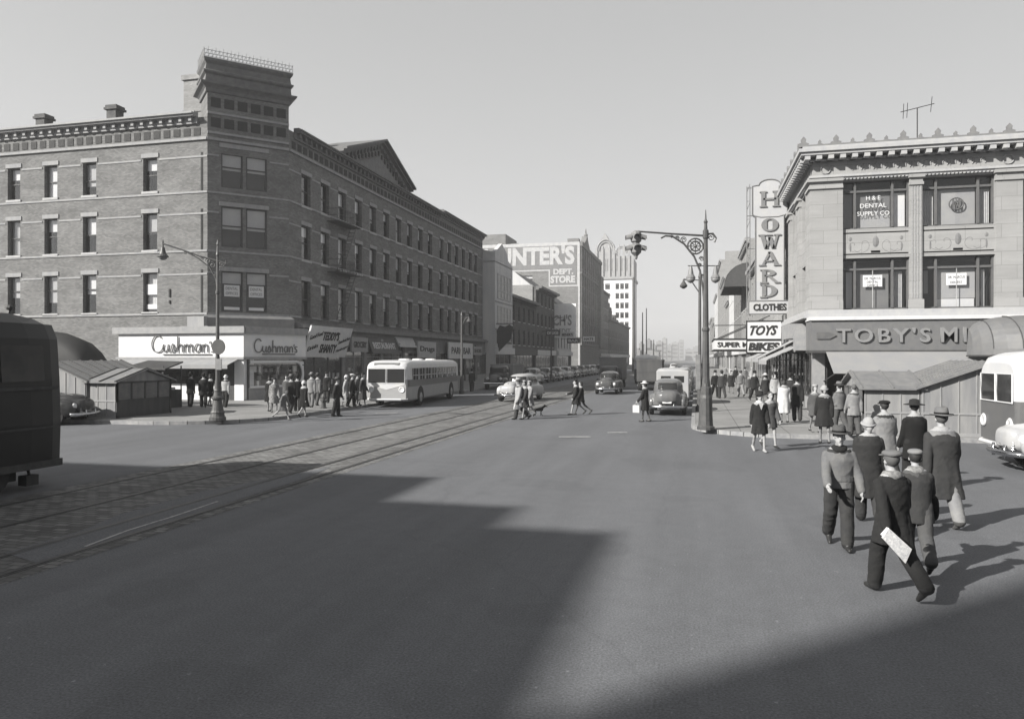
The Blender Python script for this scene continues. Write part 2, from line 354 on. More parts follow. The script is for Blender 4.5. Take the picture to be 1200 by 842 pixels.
# ------------------------------------------------------------------ ground, roads, kerbs, tracks
def struct(o): return tag(o, kind='structure')
M_ROAD = road_mat(); M_SETT = cobble_mat(); M_WALK = walk_mat(); M_KERB = mat('granite kerb', .3, .8, .25, 4, bump=.2)
M_RAIL = mat('worn rail steel', .1, .5, .3, 6, metal=.3); M_PAINT = mat('worn road paint', .42, .8, .45, 9)
def sheet(name, pts, z, m):
    b = MB(); b.add([(p[0], p[1], z) for p in pts], [tuple(range(len(pts)))]); return struct(b.build(name, m))
n = 24; g = MB()
xs = [-3000, -400, -80, -30, 0, 30, 80, 400, 3000]
for i in range(8):
    for j in range(8): g.add([(xs[i], xs[j], 0), (xs[i + 1], xs[j], 0), (xs[i + 1], xs[j + 1], 0), (xs[i], xs[j + 1], 0)], [(0, 1, 2, 3)])
struct(g.build('road', M_ROAD))
def corner(cx, cy, r, a0, a1, k=10): return [(cx + r * math.cos(R(a0 + (a1 - a0) * i / k)), cy + r * math.sin(R(a0 + (a1 - a0) * i / k))) for i in range(k + 1)]
WZ = .14
def sidewalk(edge, rest, name='pavement'):
    """edge = the kerb line, rest closes the polygon"""
    b = MB(); pts = edge + rest; A = sum(pts[i][0] * pts[(i + 1) % len(pts)][1] - pts[(i + 1) % len(pts)][0] * pts[i][1] for i in range(len(pts)))
    if A < 0: pts = pts[::-1]
    b.add([(p[0], p[1], WZ) for p in pts], [tuple(range(len(pts)))]); o = struct(b.build(name, M_WALK))
    k = MB(); 
    for i in range(len(edge) - 1):
        p, q = Vector(edge[i]), Vector(edge[i + 1]); t = (q - p).normalized(); nn = Vector((t.y, -t.x)) * (1 if A > 0 else -1)
        a, c = p + nn * .16, q + nn * .16
        k.add([(p.x, p.y, WZ + .004), (q.x, q.y, WZ + .004), (c.x, c.y, WZ), (a.x, a.y, WZ), (a.x, a.y, -.02), (c.x, c.y, -.02)], [(0, 3, 2, 1), (3, 4, 5, 2)] if A > 0 else [(0, 1, 2, 3), (3, 2, 5, 4)])
    struct(k.build('kerb', M_KERB)); return o
sidewalk([(-220, 25.0)] + corner(-21.3, 29.0, 4.0, -90, 0) + [(-17.3, 900)], [(-220, 900)])
sidewalk([(0.0, 900)] + corner(3.0, 28.8, 3.0, 180, 270) + [(220, 25.8)], [(220, 900)])
# sett paved strip with the tram rails
sheet('track_bed', [(-12.35, -60), (-7.75, -60), (-7.75, 800), (-12.35, 800)], .004, M_SETT)
r = MB()
for x in (-11.9, -10.42, -8.85, -8.1):
    r.box(x - .045, x + .045, -60, 800, -.02, .012); r.box(x + .075, x + .1, -60, 800, -.02, .012)
struct(r.build('track_rails', M_RAIL))
# asphalt patch that has been laid over the setts, a few worn painted dashes
random.seed(3)
pt = [(-8.95, 8.0), (-8.1, 7.7), (-8.15, 10.5), (-8.2, 14.5), (-8.5, 16.3), (-8.8, 15), (-9.35, 12.6), (-9.3, 10.4), (-9.0, 9.4)]
sheet('asphalt_patch', pt, .009, M_ROAD)
pm = MB()
def dash(x0, y0, x1, y1, wd):
    t = (Vector((x1, y1)) - Vector((x0, y0))).normalized(); q = Vector((-t.y, t.x)) * wd / 2
    pm.add([(x0 - q.x, y0 - q.y, .016), (x1 - q.x, y1 - q.y, .016), (x1 + q.x, y1 + q.y, .016), (x0 + q.x, y0 + q.y, .016)], [(0, 1, 2, 3)])
for px0, px1, py in ((655, 692, 512), (712, 735, 507), (440, 466, 484), (378, 392, 488)):
    a, b = gpt(px0, py), gpt(px1, py); dash(a.x, a.y, b.x, b.y, .22)
pth = [gpt(100, 641), gpt(150, 622), gpt(205, 605), gpt(255, 588)]
for a, b in zip(pth[:-1], pth[1:]): dash(a.x, a.y, b.x, b.y, .05)
struct(pm.build('road_markings', M_PAINT))
M_IRON = mat('cast iron', .06, .6, .3, 8, spec=.4)
# ------------------------------------------------------------------ the brick corner building on the left
UX, UY, UD = (1, 0), (0, 1), (math.sqrt(.5), math.sqrt(.5))
B_LEFT = brick('corner building brick', .21, .165, .075, .22, grime=.3)
M_STONE = mat('pale belt stone', .32, .85, .14, 3, streak=True); M_STONED = mat('brownstone trim', .2, .85, .2, 2)
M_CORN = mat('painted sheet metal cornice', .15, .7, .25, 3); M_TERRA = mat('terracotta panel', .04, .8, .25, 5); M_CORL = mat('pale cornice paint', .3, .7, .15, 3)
P1, P2 = (-28.9, 39.5), (-25.43, 42.97)
W0 = -62.0; YEND = 87.8
lb = thing('corner_building', 'four-storey brick corner block with squat corner tower and gable', 'building', (-28, 43, 0), world=True)
mb = MB()
ops1 = []; rows = ((5.5, 2.45), (9.35, 2.3), (13.0, 2.1))
wx = [-58.2, -54.6, -50.6, -47.2, -43.98, -41.03, -38.03, -33.5]
for i, x in enumerate(wx):
    for z, h in rows: ops1.append((x - W0, x - W0 + 1.02, z, z + h))
gl = [(1.0, 4.6, .9, 3.4), (6, 9.6, .9, 3.4), (13, 14.2, .14, 3.2), (15, 18, 2.3, 3.4), (20.5, 22.2, .14, 3.0)]
wall(mb, (W0, 39.5), UX, -28.9 - W0, 0, 17.35, ops1 + gl, .28)
DL = 4.907
ops2 = [(a, a + 1.27, z, z + h) for a in (.7, 1.95) for z, h in ((5.5, 2.5), (9.5, 2.5), (13.15, 2.45))]
ops2 = [(a + (.22 if a > 1 else 0) + .1, b + (.22 if a > 1 else 0) + .1, c, d) for a, b, c, d in ops2]
wall(mb, P1, UD, DL, 0, 18.95, ops2, .12)
cols = [358.7, 380.8, 401, 420, 437, 452.5, 467, 480, 492.5, 504, 517.5, 526.5, 535, 543, 551, 557.5]
cy = [onx(p, -25.43) for p in cols]; ops3 = [(y - .6 - 42.97, y + .6 - 42.97, z, z + h) for y in cy for z, h in ((5.4, 2.4), (9.2, 2.3), (12.8, 2.1))]
ops3[:0] = []
wall(mb, P2, UY, YEND - 42.97, 0, 17.35, ops3, .25)
# rear walls and flat roof
mb.add([(W0, 39.5, 17.3), (-28.9, 39.5, 17.3), (-25.43, 42.97, 17.3), (-25.43, YEND, 17.3), (-45, YEND, 17.3), (-45, 58, 17.3), (W0, 58, 17.3)], [tuple(range(7))])
for a, b in (((-25.43, YEND), (-45, YEND)), ((-45, YEND), (-45, 58)), ((-45, 58), (W0, 58)), ((W0, 58), (W0, 39.5))):
    mb.add([(a[0], a[1], 0), (b[0], b[1], 0), (b[0], b[1], 17.3), (a[0], a[1], 17.3)], [(0, 1, 2, 3)])
mb.build('wall', [B_LEFT], lb)
# belt courses and window heads
bs = MB()
def belt(z, h, d, skip=0):
    bs.obox((W0, 39.5), UX, -28.9 - W0, d, z, z + h); bs.obox(P1, UD, DL, d, z + .002, z + h + .002); bs.obox(P2, UY, YEND - 42.97, d, z, z + h)
for z, h, d in ((5.28, .13, .07), (9.13, .12, .05), (12.72, .12, .05), (15.95, .16, .12)): belt(z, h, d)
for lz in (7.72, 11.42, 14.9):
    e = 0
    def pieces(p0, u, L, ops, z, hh):
        """band at window-head height, broken at the openings"""
        a = 0
        for o in sorted({(o[0], o[1]) for o in ops}):
            if o[0] - .14 > a: bs.obox((p0[0] + u[0] * a, p0[1] + u[1] * a), u, o[0] - .14 - a, .035, z, z + hh)
            a = o[1] + .14
        if a < L: bs.obox((p0[0] + u[0] * a, p0[1] + u[1] * a), u, L - a, .035, z, z + hh)
    pieces((W0, 39.5), UX, -28.9 - W0, ops1, lz, .11); pieces(P2, UY, YEND - 42.97, ops3, lz - .15, .11); pieces(P1, UD, DL, ops2, lz + .1, .11)
for p0, u, ops in (((W0, 39.5), UX, ops1), (P2, UY, ops3), (P1, UD, ops2)):
    for a, b, c, d in ops: bs.obox((p0[0] + u[0] * (a - .12), p0[1] + u[1] * (a - .12)), u, b - a + .24, .055, d, d + .26)
bs.build('belt_courses', M_STONE, lb)
# terracotta squares frieze
fz = MB(); fb = MB()
def squares(p0, u, L, z, sz, stp, d=.03):
    k = int(L / stp)
    for i in range(k):
        a = (L - (k - 1) * stp) / 2 + i * stp - sz / 2; fz.obox((p0[0] + u[0] * a, p0[1] + u[1] * a), u, sz, d, z, z + sz)
squares((W0, 39.5), UX, -28.9 - W0, 16.25, .46, .72); squares(P1, UD, DL, 16.78, .58, .79); squares(P1, UD, DL, 18.0, .58, .79); squares(P2, UY, YEND - 42.97, 16.25, .46, .74)
fz.build('terracotta_frieze', M_TERRA, lb)
for p0, u, L, zs in ((P1, UD, DL, (16.35, 17.55)),):
    for z in zs: fb.obox(p0, u, L, .09, z, z + .14)
fb.build('tower_bands', M_STONE, lb)
# cornices
cn = MB(); cb_ = MB()
def cornice(p0, u, L, z, mbx, dn):
    mbx.obox(p0, u, L, .14, z - .1, z + .28); mbx.obox(p0, u, L, .5, z + .28, z + .40); mbx.obox(p0, u, L, .62, z + .40, z + .50); mbx.obox(p0, u, L, .40, z + .50, z + .60)
    k = int(L / dn)
    for i in range(k):
        a = (i + .5) * L / k - .1; mbx.obox((p0[0] + u[0] * a, p0[1] + u[1] * a), u, .2, .34, z + .02, z + .279)
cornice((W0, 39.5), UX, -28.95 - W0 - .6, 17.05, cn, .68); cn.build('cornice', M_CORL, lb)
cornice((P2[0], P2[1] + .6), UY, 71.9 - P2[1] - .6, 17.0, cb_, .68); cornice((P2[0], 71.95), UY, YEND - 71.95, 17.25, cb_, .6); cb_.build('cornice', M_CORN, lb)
# corner tower: body turned 45 degrees, flared dark cornice, iron cresting, chimney block behind
tw = thing('t', '', '') ; bpy.data.objects.remove(tw)
def rot_rect(e, z, back=2.4):
    """rectangle of the tower grown by e"""
    c = Vector(P1); u = Vector(UD); n_ = Vector((UD[1], -UD[0]))
    return [tuple(c + u * a + n_ * b) + (z,) for a, b in ((-e, e), (DL + e, e), (DL + e, -back), (-e, -back))]
t = MB(); t.loft([rot_rect(.0, 15.2), rot_rect(0.0, 19.32)], 0); 
t2 = MB(); prof = [(.004, 18.85), (.1, 18.9), (.12, 19.1), (.22, 19.2), (.42, 19.32), (.44, 19.42), (.14, 19.5), (.1, 19.95), (.24, 20.05), (.26, 20.15), (.12, 20.22), (.08, 20.6), (.2, 20.75), (.24, 20.9), (.16, 20.95)]
t2.loft([rot_rect(e, z, 2.4 + e) for e, z in prof])
t3 = MB(); t3.loft([rot_rect(-.003, 15.21, 2.4), rot_rect(-.003, 18.88, 2.4)], 0); t3.build('tower_shaft', B_LEFT, lb)
tc_ = t2.build('tower_cornice', M_CORN, lb)
cr = MB(); c0 = Vector(P1); u_ = Vector(UD); n_ = Vector((UD[1], -UD[0]))
def crest(p, q, z, h=.5, stp=.22):
    p, q = Vector(p), Vector(q); L = (q - p).length; k = int(L / stp)
    for zz in (.02, .2, .42): cr.tube([(p.x, p.y, z + zz), (q.x, q.y, z + zz)], .016, 4)
    for i in range(k + 1):
        w_ = p.lerp(q, i / k); tt = (q - p).normalized() * .07
        cr.tube([(w_.x, w_.y, z), (w_.x, w_.y, z + h + (.12 if i % 2 else 0))], .014, 4)
        if i < k:
            m_ = p.lerp(q, (i + .5) / k); cr.tube([(w_.x, w_.y, z + .02), (m_.x, m_.y, z + .22), (w_.x + tt.x * 3, w_.y + tt.y * 3, z + .42)], .011, 4)
e = .2; A_ = c0 - u_ * e + n_ * e; B_ = c0 + u_ * (DL + e) + n_ * e; D_ = c0 - u_ * e - n_ * 2.3
crest(A_, B_, 20.95); crest(A_, D_, 20.95); cr.build('cresting', mat('pale iron cresting', .34, .7, .2, 5), lb)
ch = MB(); ch.box(-35.6, -31.6, 46, 49, 17.3, 22.5); ch.box(-35.72, -31.48, 45.88, 49.12, 22.5, 22.85); ch.box(-35.66, -31.54, 45.94, 49.06, 20.2, 20.35)
ch.build('chimney_stack', brick('stack brick', .3, .24, .075, .15), lb)
for x, y, z in ((-42.9, 41.3, 19.0), (-37.2, 41.3, 19.15), (-51.5, 41.3, 18.9)):
    c = MB(); c.box(x - .36, x + .36, y - .35, y + .35, 17.3, z); c.box(x - .5, x + .5, y - .45, y + .45, z - .22, z - .08); c.box(x - .42, x + .42, y - .4, y + .4, z - .08, z + .08); c.build('chimney', mat('sooty brick', .1, .9, .3, 3), lb)
for x, y in ((-32, 46.5), (-29.6, 47)): pass
for y in (66.5, 74, 81): 
    c = MB(); c.box(-28.6, -27.6, y, y + .8, 17.3, 18.9 + .002 * y); c.box(-28.7, -27.5, y - .1, y + .9, 18.9, 19.1); c.build('chimney', MATS['sooty brick'], lb)
# gable over the street front
gy0, gy1, gya = 50.2, 63.3, 57.1
gb = MB(); gb.slab([(-25.5, gy0 + .5, 17.3), (-25.5, gy1 - .5, 17.3), (-25.5, gy1 - .6, 17.9), (-25.5, gya, 20.2), (-25.5, gy0 + .6, 17.9)], (-3.6, 0, 0)); gb.build('gable_wall', B_LEFT, lb)
gc = MB()
def rake(y0, z0, y1, z1):
    for x0, x1, dz, th in ((-29.4, -24.72, .02, .16), (-29.4, -25.0, -.14, .16), (-29.3, -25.3, -.4, .262)):
        gc.slab([(x1, y0, z0 + dz), (x1, y1, z1 + dz), (x1, y1, z1 + dz + th), (x1, y0, z0 + dz + th)], (x0 - x1, 0, 0))
rake(gy0 - .4, 17.95, gya, 20.55); rake(gya, 20.55, gy1 + .4, 17.95)
for i in range(22):
    t_ = (i + .5) / 22; y = gy0 + (gy1 - gy0) * t_; z = 17.55 + 2.6 * (1 - abs(y - gya) / (gya - gy0 if y < gya else gy1 - gya)); gc.box(-25.5, -25.2, y - .08, y + .08, z - .2, z + .02 + .12)
gc.build('gable_cornice', M_CORN, lb)
gp = MB(); gp.slab([(-25.5, 53, 17.85), (-25.5, 61, 17.85), (-25.5, 57.1, 19.3)], (.06, 0, 0)); gp.build('gable_panel', M_STONED, lb)
gq = MB()
for i in range(18):
    t_ = (i + .5) / 18; y = gy0 + 1 + (gy1 - gy0 - 2) * t_; z = 17.15 + 2.25 * (1 - abs(y - gya) / (gya - gy0)); gq.obox((-25.5, y - .13), UY, .26, .05, z, z + .36)
gq.build('gable_frieze', M_TERRA, lb)
# windows
random.seed(11)
for i, x in enumerate(wx):
    for k, (z, h) in enumerate(rows):
        q_ = random.choice(((.95, 0, M_SHADE), (.5, 0, M_SHADE), (.96, 1, M_CURT), (.55, 0, M_SHADE2), (.35, 0, M_SHADE), (.96, 1, M_SHADE2), (.7, 0, M_SHADE2))); window(lb, (W0, 39.5), UX, x - W0, z, 1.02, h, .28, q_[0], rail=.62 if k == 0 else random.choice((.5, .5, .53, .46)), kind=q_[1], smat=q_[2])
for a, b, c, d in ops2: window(lb, P1, UD, a, c, b - a, d - c, .12, .55 if c > 6 else .3, rail=.52 if c > 6 else .68, sill=False, ftk=.08, smat=M_SHADE2)
for a, b, c, d in ops3: q_ = random.choice(((.5, 0, M_SHADE), (.6, 0, M_SHADE2), (.95, 1, M_CURT), (.3, 0, M_SHADE), (.9, 0, M_SHADE2), (0, 0, None), (.45, 0, M_SHADE))); window(lb, P2, UY, a, c, b - a, d - c, .25, q_[0], sill=True, kind=q_[1], smat=q_[2], rail=random.choice((.5, .5, .5, .56)))
# cards in the first floor windows of the tower and one on the side
M_CARD = mat('white sign card', .7, .8, .05, 3); M_INK = mat('black sign paint', .025, .6, .1, 5); M_INKG = mat('grey sign paint', .16, .7, .1, 5)
for a, b, c, d in ops2:
    if c < 6:
        q = Vector(P1) + Vector(UD) * (a + .18) - Vector((UD[1], -UD[0])) * .1
        s_ = MB(); s_.obox(tuple(q), UD, b - a - .36, .02, c + .95, c + 1.65); so_ = s_.build('sign_card', M_CARD, lb); s_ = MB(); s_.obox(tuple(q), UD, b - a - .36, .02, c + .12, c + .3); s_.build('sign_card', M_CARD, lb)
        for j, tx in enumerate(('DENTAL', 'OFFICES')):
            cc = q + Vector(UD) * ((b - a) / 2 - .18) + Vector((UD[1], -UD[0])) * .03; put_text(tx, (cc.x, cc.y, c + 1.45 - .3 * j), UD, .25, M_INKG, lb, .003, width=.72, height=.18)
q = MB(); q.obox((-33.4, 39.72), UX, .8, .02, 6.6, 7.25); q.obox((-33.4, 39.72), UX, .8, .02, 5.7, 6.0); q.build('sign_card', M_CARD, lb)
# strips whose dark colour stands in for shaded slots beside the tower corner on the lit face
sl_ = MB()
for z, h in rows: sl_.obox((-29.35, 39.5), UX, .14, .02, z - .2, z + h + .1)
sl_.obox((-31.6, 39.5), UX, .1, .06, 6.4, 6.9); sl_.obox((-31.6, 39.5), UX, .1, .06, 6.0, 6.2); sl_.build('slot_shade_strips', M_DARK, lb)
# stone corbel below the tower
cbm = MB(); cbm.loft([rot_rect(.25, 4.35, .2), rot_rect(.28, 4.5, .2), rot_rect(.3, 5.1, .2), rot_rect(.12, 5.28, .2)]); cbm.build('tower_base_band', M_STONED, lb)
cbm = MB(); cbm.box(-29.9, -28.75, 38.95, 39.5, 4.55, 5.15); cbm.box(-30.2, -28.3, 38.7, 39.5, 4.32, 4.55); cbm.build('corbel', M_STONE, lb)

# ---- shops on the ground floor
M_WHITE = mat('white enamel', .72, .5, .05, 2); M_GREYP = mat('weathered grey paint', .3, .7, .15, 3); M_DKP = mat('dark shop paint', .06, .6, .25, 3); M_CANV = mat('pale awning canvas', .45, .9, .12, 3)
M_GOODS = [mat('goods ' + str(i), v, .7, .2, 4) for i, v in enumerate((.08, .25, .5, .75))]
SH1, SH2 = (-25.7, 38.45), (-24.35, 43.2)
sx0 = ony(139, 38.45)
s = MB(); s.obox((sx0, 39.5), UX, SH1[0] - sx0, 1.05, 2.7, 4.1); 
s2 = MB(); s2.obox((sx0 - .3, 39.5), UX, SH1[0] - sx0 + .45, 1.25, 4.1, 4.5); s2.obox((sx0 - .1, 39.5), UX, SH1[0] - sx0 + .2, 1.2, 2.56, 2.7)
u2 = (Vector(SH2) - Vector(SH1)).normalized(); L2 = (Vector(SH2) - Vector(SH1)).length; u2 = tuple(u2)
fillp = [SH1, SH2, (-25.43, 43.2), (-25.6, 42.7), (-28.8, 39.55)]
s.prism(fillp, 2.7, 4.1); s2.obox(SH1, u2, L2, .2, 4.1, 4.5); s2.obox(SH1, u2, L2, .14, 2.56, 2.7)
s.build('shop_fascia', M_WHITE, lb); s2.build('fascia_moulding', M_GREYP, lb)
s = MB(); s.prism(fillp, 4.1, 4.4); s.prism([(a[0], a[1]) for a in fillp], .14, .16); s.build('shopfront_deck', M_GREYP, lb)
# glazing, bulkhead, piers of the corner shop
def shopfront(p0, u, L, z0, z1, bulk, mb_b, bays, parent, recess=.0, frame=M_DKP, deep=1.2, goods=True):
    n_ = Vector((u[1], -u[0])); p0 = Vector(p0); U = Vector(u)
    b = MB(); b.obox(tuple(p0), u, L, .03, z0, z0 + bulk); b.build('bulkhead', mb_b, parent)
    f = MB(); 
    for i in range(bays + 1): a = L * i / bays; f.obox(tuple(p0 + U * (a - .05)), u, .1, .05, z0 + bulk, z1)
    f.obox(tuple(p0), u, L, .045, z0 + bulk, z0 + bulk + .07); f.obox(tuple(p0), u, L, .045, z1 - .4, z1 - .34); f.build('shop_window_frame', frame, parent)
    g_ = MB(); P = lambda a, z, d=0: (p0.x + U.x * a - n_.x * d, p0.y + U.y * a - n_.y * d, z)
    g_.add([P(0, z0 + bulk), P(L, z0 + bulk), P(L, z1), P(0, z1)], [(0, 1, 2, 3)]); g_.build('shop_window', GLASS, parent)
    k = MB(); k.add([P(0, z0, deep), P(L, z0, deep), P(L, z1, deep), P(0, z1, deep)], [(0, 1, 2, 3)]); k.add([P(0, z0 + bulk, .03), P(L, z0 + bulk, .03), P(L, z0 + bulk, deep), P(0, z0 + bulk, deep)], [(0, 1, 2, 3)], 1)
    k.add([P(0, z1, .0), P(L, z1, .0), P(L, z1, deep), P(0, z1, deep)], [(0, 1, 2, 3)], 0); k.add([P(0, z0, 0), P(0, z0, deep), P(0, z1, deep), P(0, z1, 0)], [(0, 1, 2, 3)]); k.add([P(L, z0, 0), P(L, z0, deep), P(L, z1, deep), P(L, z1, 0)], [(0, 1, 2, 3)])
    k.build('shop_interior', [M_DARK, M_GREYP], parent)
    if goods:
        go = MB(); nn = int(L * 5)
        for i in range(nn):
            a = random.uniform(.1, L - .3); d = random.uniform(.12, .8); ww = random.uniform(.08, .3); hh = random.uniform(.08, .5); zz = z0 + bulk + random.choice((0, 0, .45, .9))
            if zz + hh > z1: continue
            q0 = p0 + U * a - n_ * d; go.obox(tuple(q0), u, ww, .1, zz, zz + hh, random.randrange(4))
        go.build('window_display', M_GOODS, parent)
wx0 = sx0 + 3.2
p = MB(); p.obox((sx0 - .1, 39.5), UX, 1.2, .95, 0, 2.56); p.build('shop_pier', M_WHITE, lb)
p = MB(); p.obox((SH1[0] - .62, 39.5), UX, .62, 1.04, .14, 2.56); p.build('shop_pier', M_WHITE, lb)
shopfront((sx0 + 1.1, 38.6), UX, ony(257, 38.6) - sx0 - 1.1, .14, 2.56, .95, M_WHITE, 3, lb)
d = MB(); dx = ony(262, 38.6); d.obox((dx, 38.75), UX, 1.3, .02, .14, 2.5); d.build('shop_door', M_DKP, lb)
d = MB(); d.obox((dx + .2, 38.73), UX, .9, .02, .9, 2.2); d.build('door_glass', DGLASS, lb)
q = MB(); q.obox((SH1[0] - 1.5, 38.55), UX, .9, .02, .14, 2.56); q.build('shop_wall_panel', M_DKP, lb)
sp = Vector(SH1) + Vector(u2) * .35; shopfront(tuple(sp), u2, L2 - .5, .14, 2.56, .75, M_GREYP, 1, lb)
# rounded pale surround on that window
rs = MB(); pts = []
nn_ = Vector((u2[1], -u2[0])); base = sp
def P3(a, z, d): q = base + Vector(u2) * a + nn_ * d; return (q.x, q.y, z)
Lw = L2 - .5
pr = [P3(Lw - .75 + .6 * math.sin(R(k)), 1.65 + .75 * math.cos(R(k)), .05) for k in range(0, 181, 12)]
rs.tube([P3(.05, 2.4, .05)] + pr + [P3(.05, .9, .05)], .085, 6); rs.build('window_surround', M_WHITE, lb)
for k_, sgn in ((0, 1),):
    ed = MB(); ed.add([P3(Lw - .75 + .6 * math.sin(R(k)), 1.65 + .75 * math.cos(R(k)), .035) for k in range(0, 181, 12)] + [P3(Lw, .9, .035), P3(Lw, 2.4, .035)][::1], [tuple(range(16))[::-1] + (17, 16) if False else (0,) + (17, 16) + tuple(range(15, 0, -1))]); ed.build('window_spandrel', M_WHITE, lb)
# awning of the corner shop
aw = MB(); aw.slab([(sx0 + .4, 38.4, 2.55), (SH1[0] - .3, 38.4, 2.55), (SH1[0] - .3, 37.35, 2.22), (sx0 + .4, 37.35, 2.22)], (0, 0, .03)); aw.slab([(sx0 + .4, 37.33, 2.24), (SH1[0] - .3, 37.33, 2.24), (SH1[0] - .3, 37.33, 2.02), (sx0 + .4, 37.33, 2.02)], (0, -.02, 0)); aw.build('awning', mat('grey awning canvas', .3, .9, .1, 2), lb)
# script lettering drawn with strokes
def stroke_word(strokes, c, u, sc, rad, m, parent, name='lettering', d=.06):
    b = MB(); n_ = Vector((u[1], -u[0]))
    for st in strokes:
        P = [Vector((q[0], q[1])) for q in st]
        if len(P) > 2: # smooth the polyline
            Q = []
            for i in range(len(P) - 1):
                p0, p1, p2, p3 = P[max(i - 1, 0)], P[i], P[i + 1], P[min(i + 2, len(P) - 1)]
                for t_ in (0, .33, .66): Q.append(.5 * ((2 * p1) + (p2 - p0) * t_ + (2 * p0 - 5 * p1 + 4 * p2 - p3) * t_ ** 2 + (3 * p1 - p0 - 3 * p2 + p3) * t_ ** 3))
            P = Q + [P[-1]]
        b.tube([(c[0] + u[0] * q.x * sc + n_.x * d, c[1] + u[1] * q.x * sc + n_.y * d, c[2] + q.y * sc) for q in P], rad, 5)
    return b.build(name, m, parent)
CUSH = [[(2.2, 2.9), (1.6, 3.4), (.6, 3.1), (0, 1.8), (.4, .4), (1.5, 0), (2.4, .5), (2.8, 1.6)],
        [(2.8, 1.6), (2.7, .6), (3.1, .1), (3.7, .5), (3.9, 1.6), (3.8, .6), (4.1, .1), (4.5, .5), (4.9, 1.7), (5.3, .9), (5.2, .1), (4.6, .1)],
        [(5.3, .2), (6.0, 1.0), (6.1, 3.2), (6.1, 0)], [(6.1, .9), (6.6, 1.6), (7.1, 1.3), (7.2, 0)],
        [(7.7, 1.6), (7.7, 0)], [(7.7, 1.0), (8.2, 1.6), (8.6, 1.2), (8.6, 0)], [(8.6, 1.0), (9.1, 1.6), (9.5, 1.2), (9.5, 0)],
        [(11.3, 1.5), (10.5, 1.6), (10.1, .8), (10.5, .05), (11.1, .4), (11.4, 1.6), (11.4, .1)], [(12.0, 1.6), (12.0, 0)], [(12.0, 1.0), (12.5, 1.6), (13.0, 1.2), (13.0, 0)],
        [(13.6, 2.2), (13.5, 1.7)], [(14.7, 1.5), (14.1, 1.6), (13.9, 1.1), (14.5, .7), (14.5, .1), (13.8, .1)], [(2.6, -.45), (13.9, -.45)]]
cx0 = ony(178, 38.4); cx1 = ony(252, 38.4); stroke_word(CUSH, (cx0, 38.45, 2.98), UX, (cx1 - cx0) / 14.7, .035, M_INKG, lb)
q = Vector(SH1) + Vector(u2) * .75; stroke_word(CUSH, (q.x, q.y, 2.98), u2, 3.4 / 14.7 , .035, M_INKG, lb)
# other shops along the street front
YS = [43.2, 49.6, 53.2, 56.4, 61.0, 66.0, 73.5, 79.0, 83.5, YEND]
for i in range(len(YS) - 1):
    y0, y1 = YS[i] + .25, YS[i + 1] - .25
    shopfront((-25.0, y0), UY, y1 - y0, .14, 3.1, .6, random.choice((M_DKP, M_GREYP, M_STONED)), max(2, int((y1 - y0) / 1.6)), lb, frame=random.choice((M_DKP, M_GREYP)))
    p = MB(); p.obox((-25.43, YS[i] - .25), UY, .5, .55, 0, 4.2); p.build('shop_pier', random.choice((M_DKP, M_STONED, M_GREYP)), lb)
f = MB(); f.obox((-25.43, 43.4), UY, YEND - 43.4, .5, 3.1, 3.3); f.obox((-25.43, 43.4), UY, YEND - 43.4, .35, 3.3, 4.6); f.build('shop_frieze', M_STONED, lb)
f = MB(); f.obox((-25.43, 43.4), UY, YEND - 43.4, .75, 4.6, 4.8); f.obox((-25.43, 43.4), UY, YEND - 43.4, .6, 4.8, 4.92); f.build('shop_cornice', M_STONED, lb)
# the leaning sign
ts = thing('shop_sign', 'big white leaning sign board lettered for a shanty restaurant', 'sign', (-24.6, 46.3, 3.7), math.radians(90))
M_SIGN = mat('white sign board', .62, .7, .1, 2)
b = MB(); b.slab([(-2.95, .02, -1.0), (2.95, .02, -1.0), (2.95, -.62, 1.05), (-2.95, -.62, 1.05)], (0, .12, 0)); b.build('board', M_SIGN, ts)
b = MB()
for x in (-2.6, 0, 2.6): b.tube([(x, .9, .9), (x, -.45, .9)], .03, 5); b.tube([(x, .9, -.6), (x, .1, -.6)], .03, 5)
b.build('bracket', M_IRON, ts)
tl = math.atan2(.64, 2.05)
for tx, x, z, wd, hh, sl_p in (("TEDDY'S", 0, .42, 2.3, .62, 0), ('SHANTY', 0, -.42, 2.3, .62, 0), ('Good Food', -2.05, .42, 1.5, .3, .25), ('Drinks', -2.1, -.35, 1.2, .3, .25), ('Sandwiches', 2.05, .2, 1.6, .26, .25), ('Hamburgers', 2.05, -.42, 1.6, .26, .25)):
    put_text(tx, (x, -.32 - z * .312 - .01, z), UX, .5, M_INK, ts, .012, off=.012 if hh > .5 else 0, width=wd, height=hh, slope=sl_p, tilt=tl)
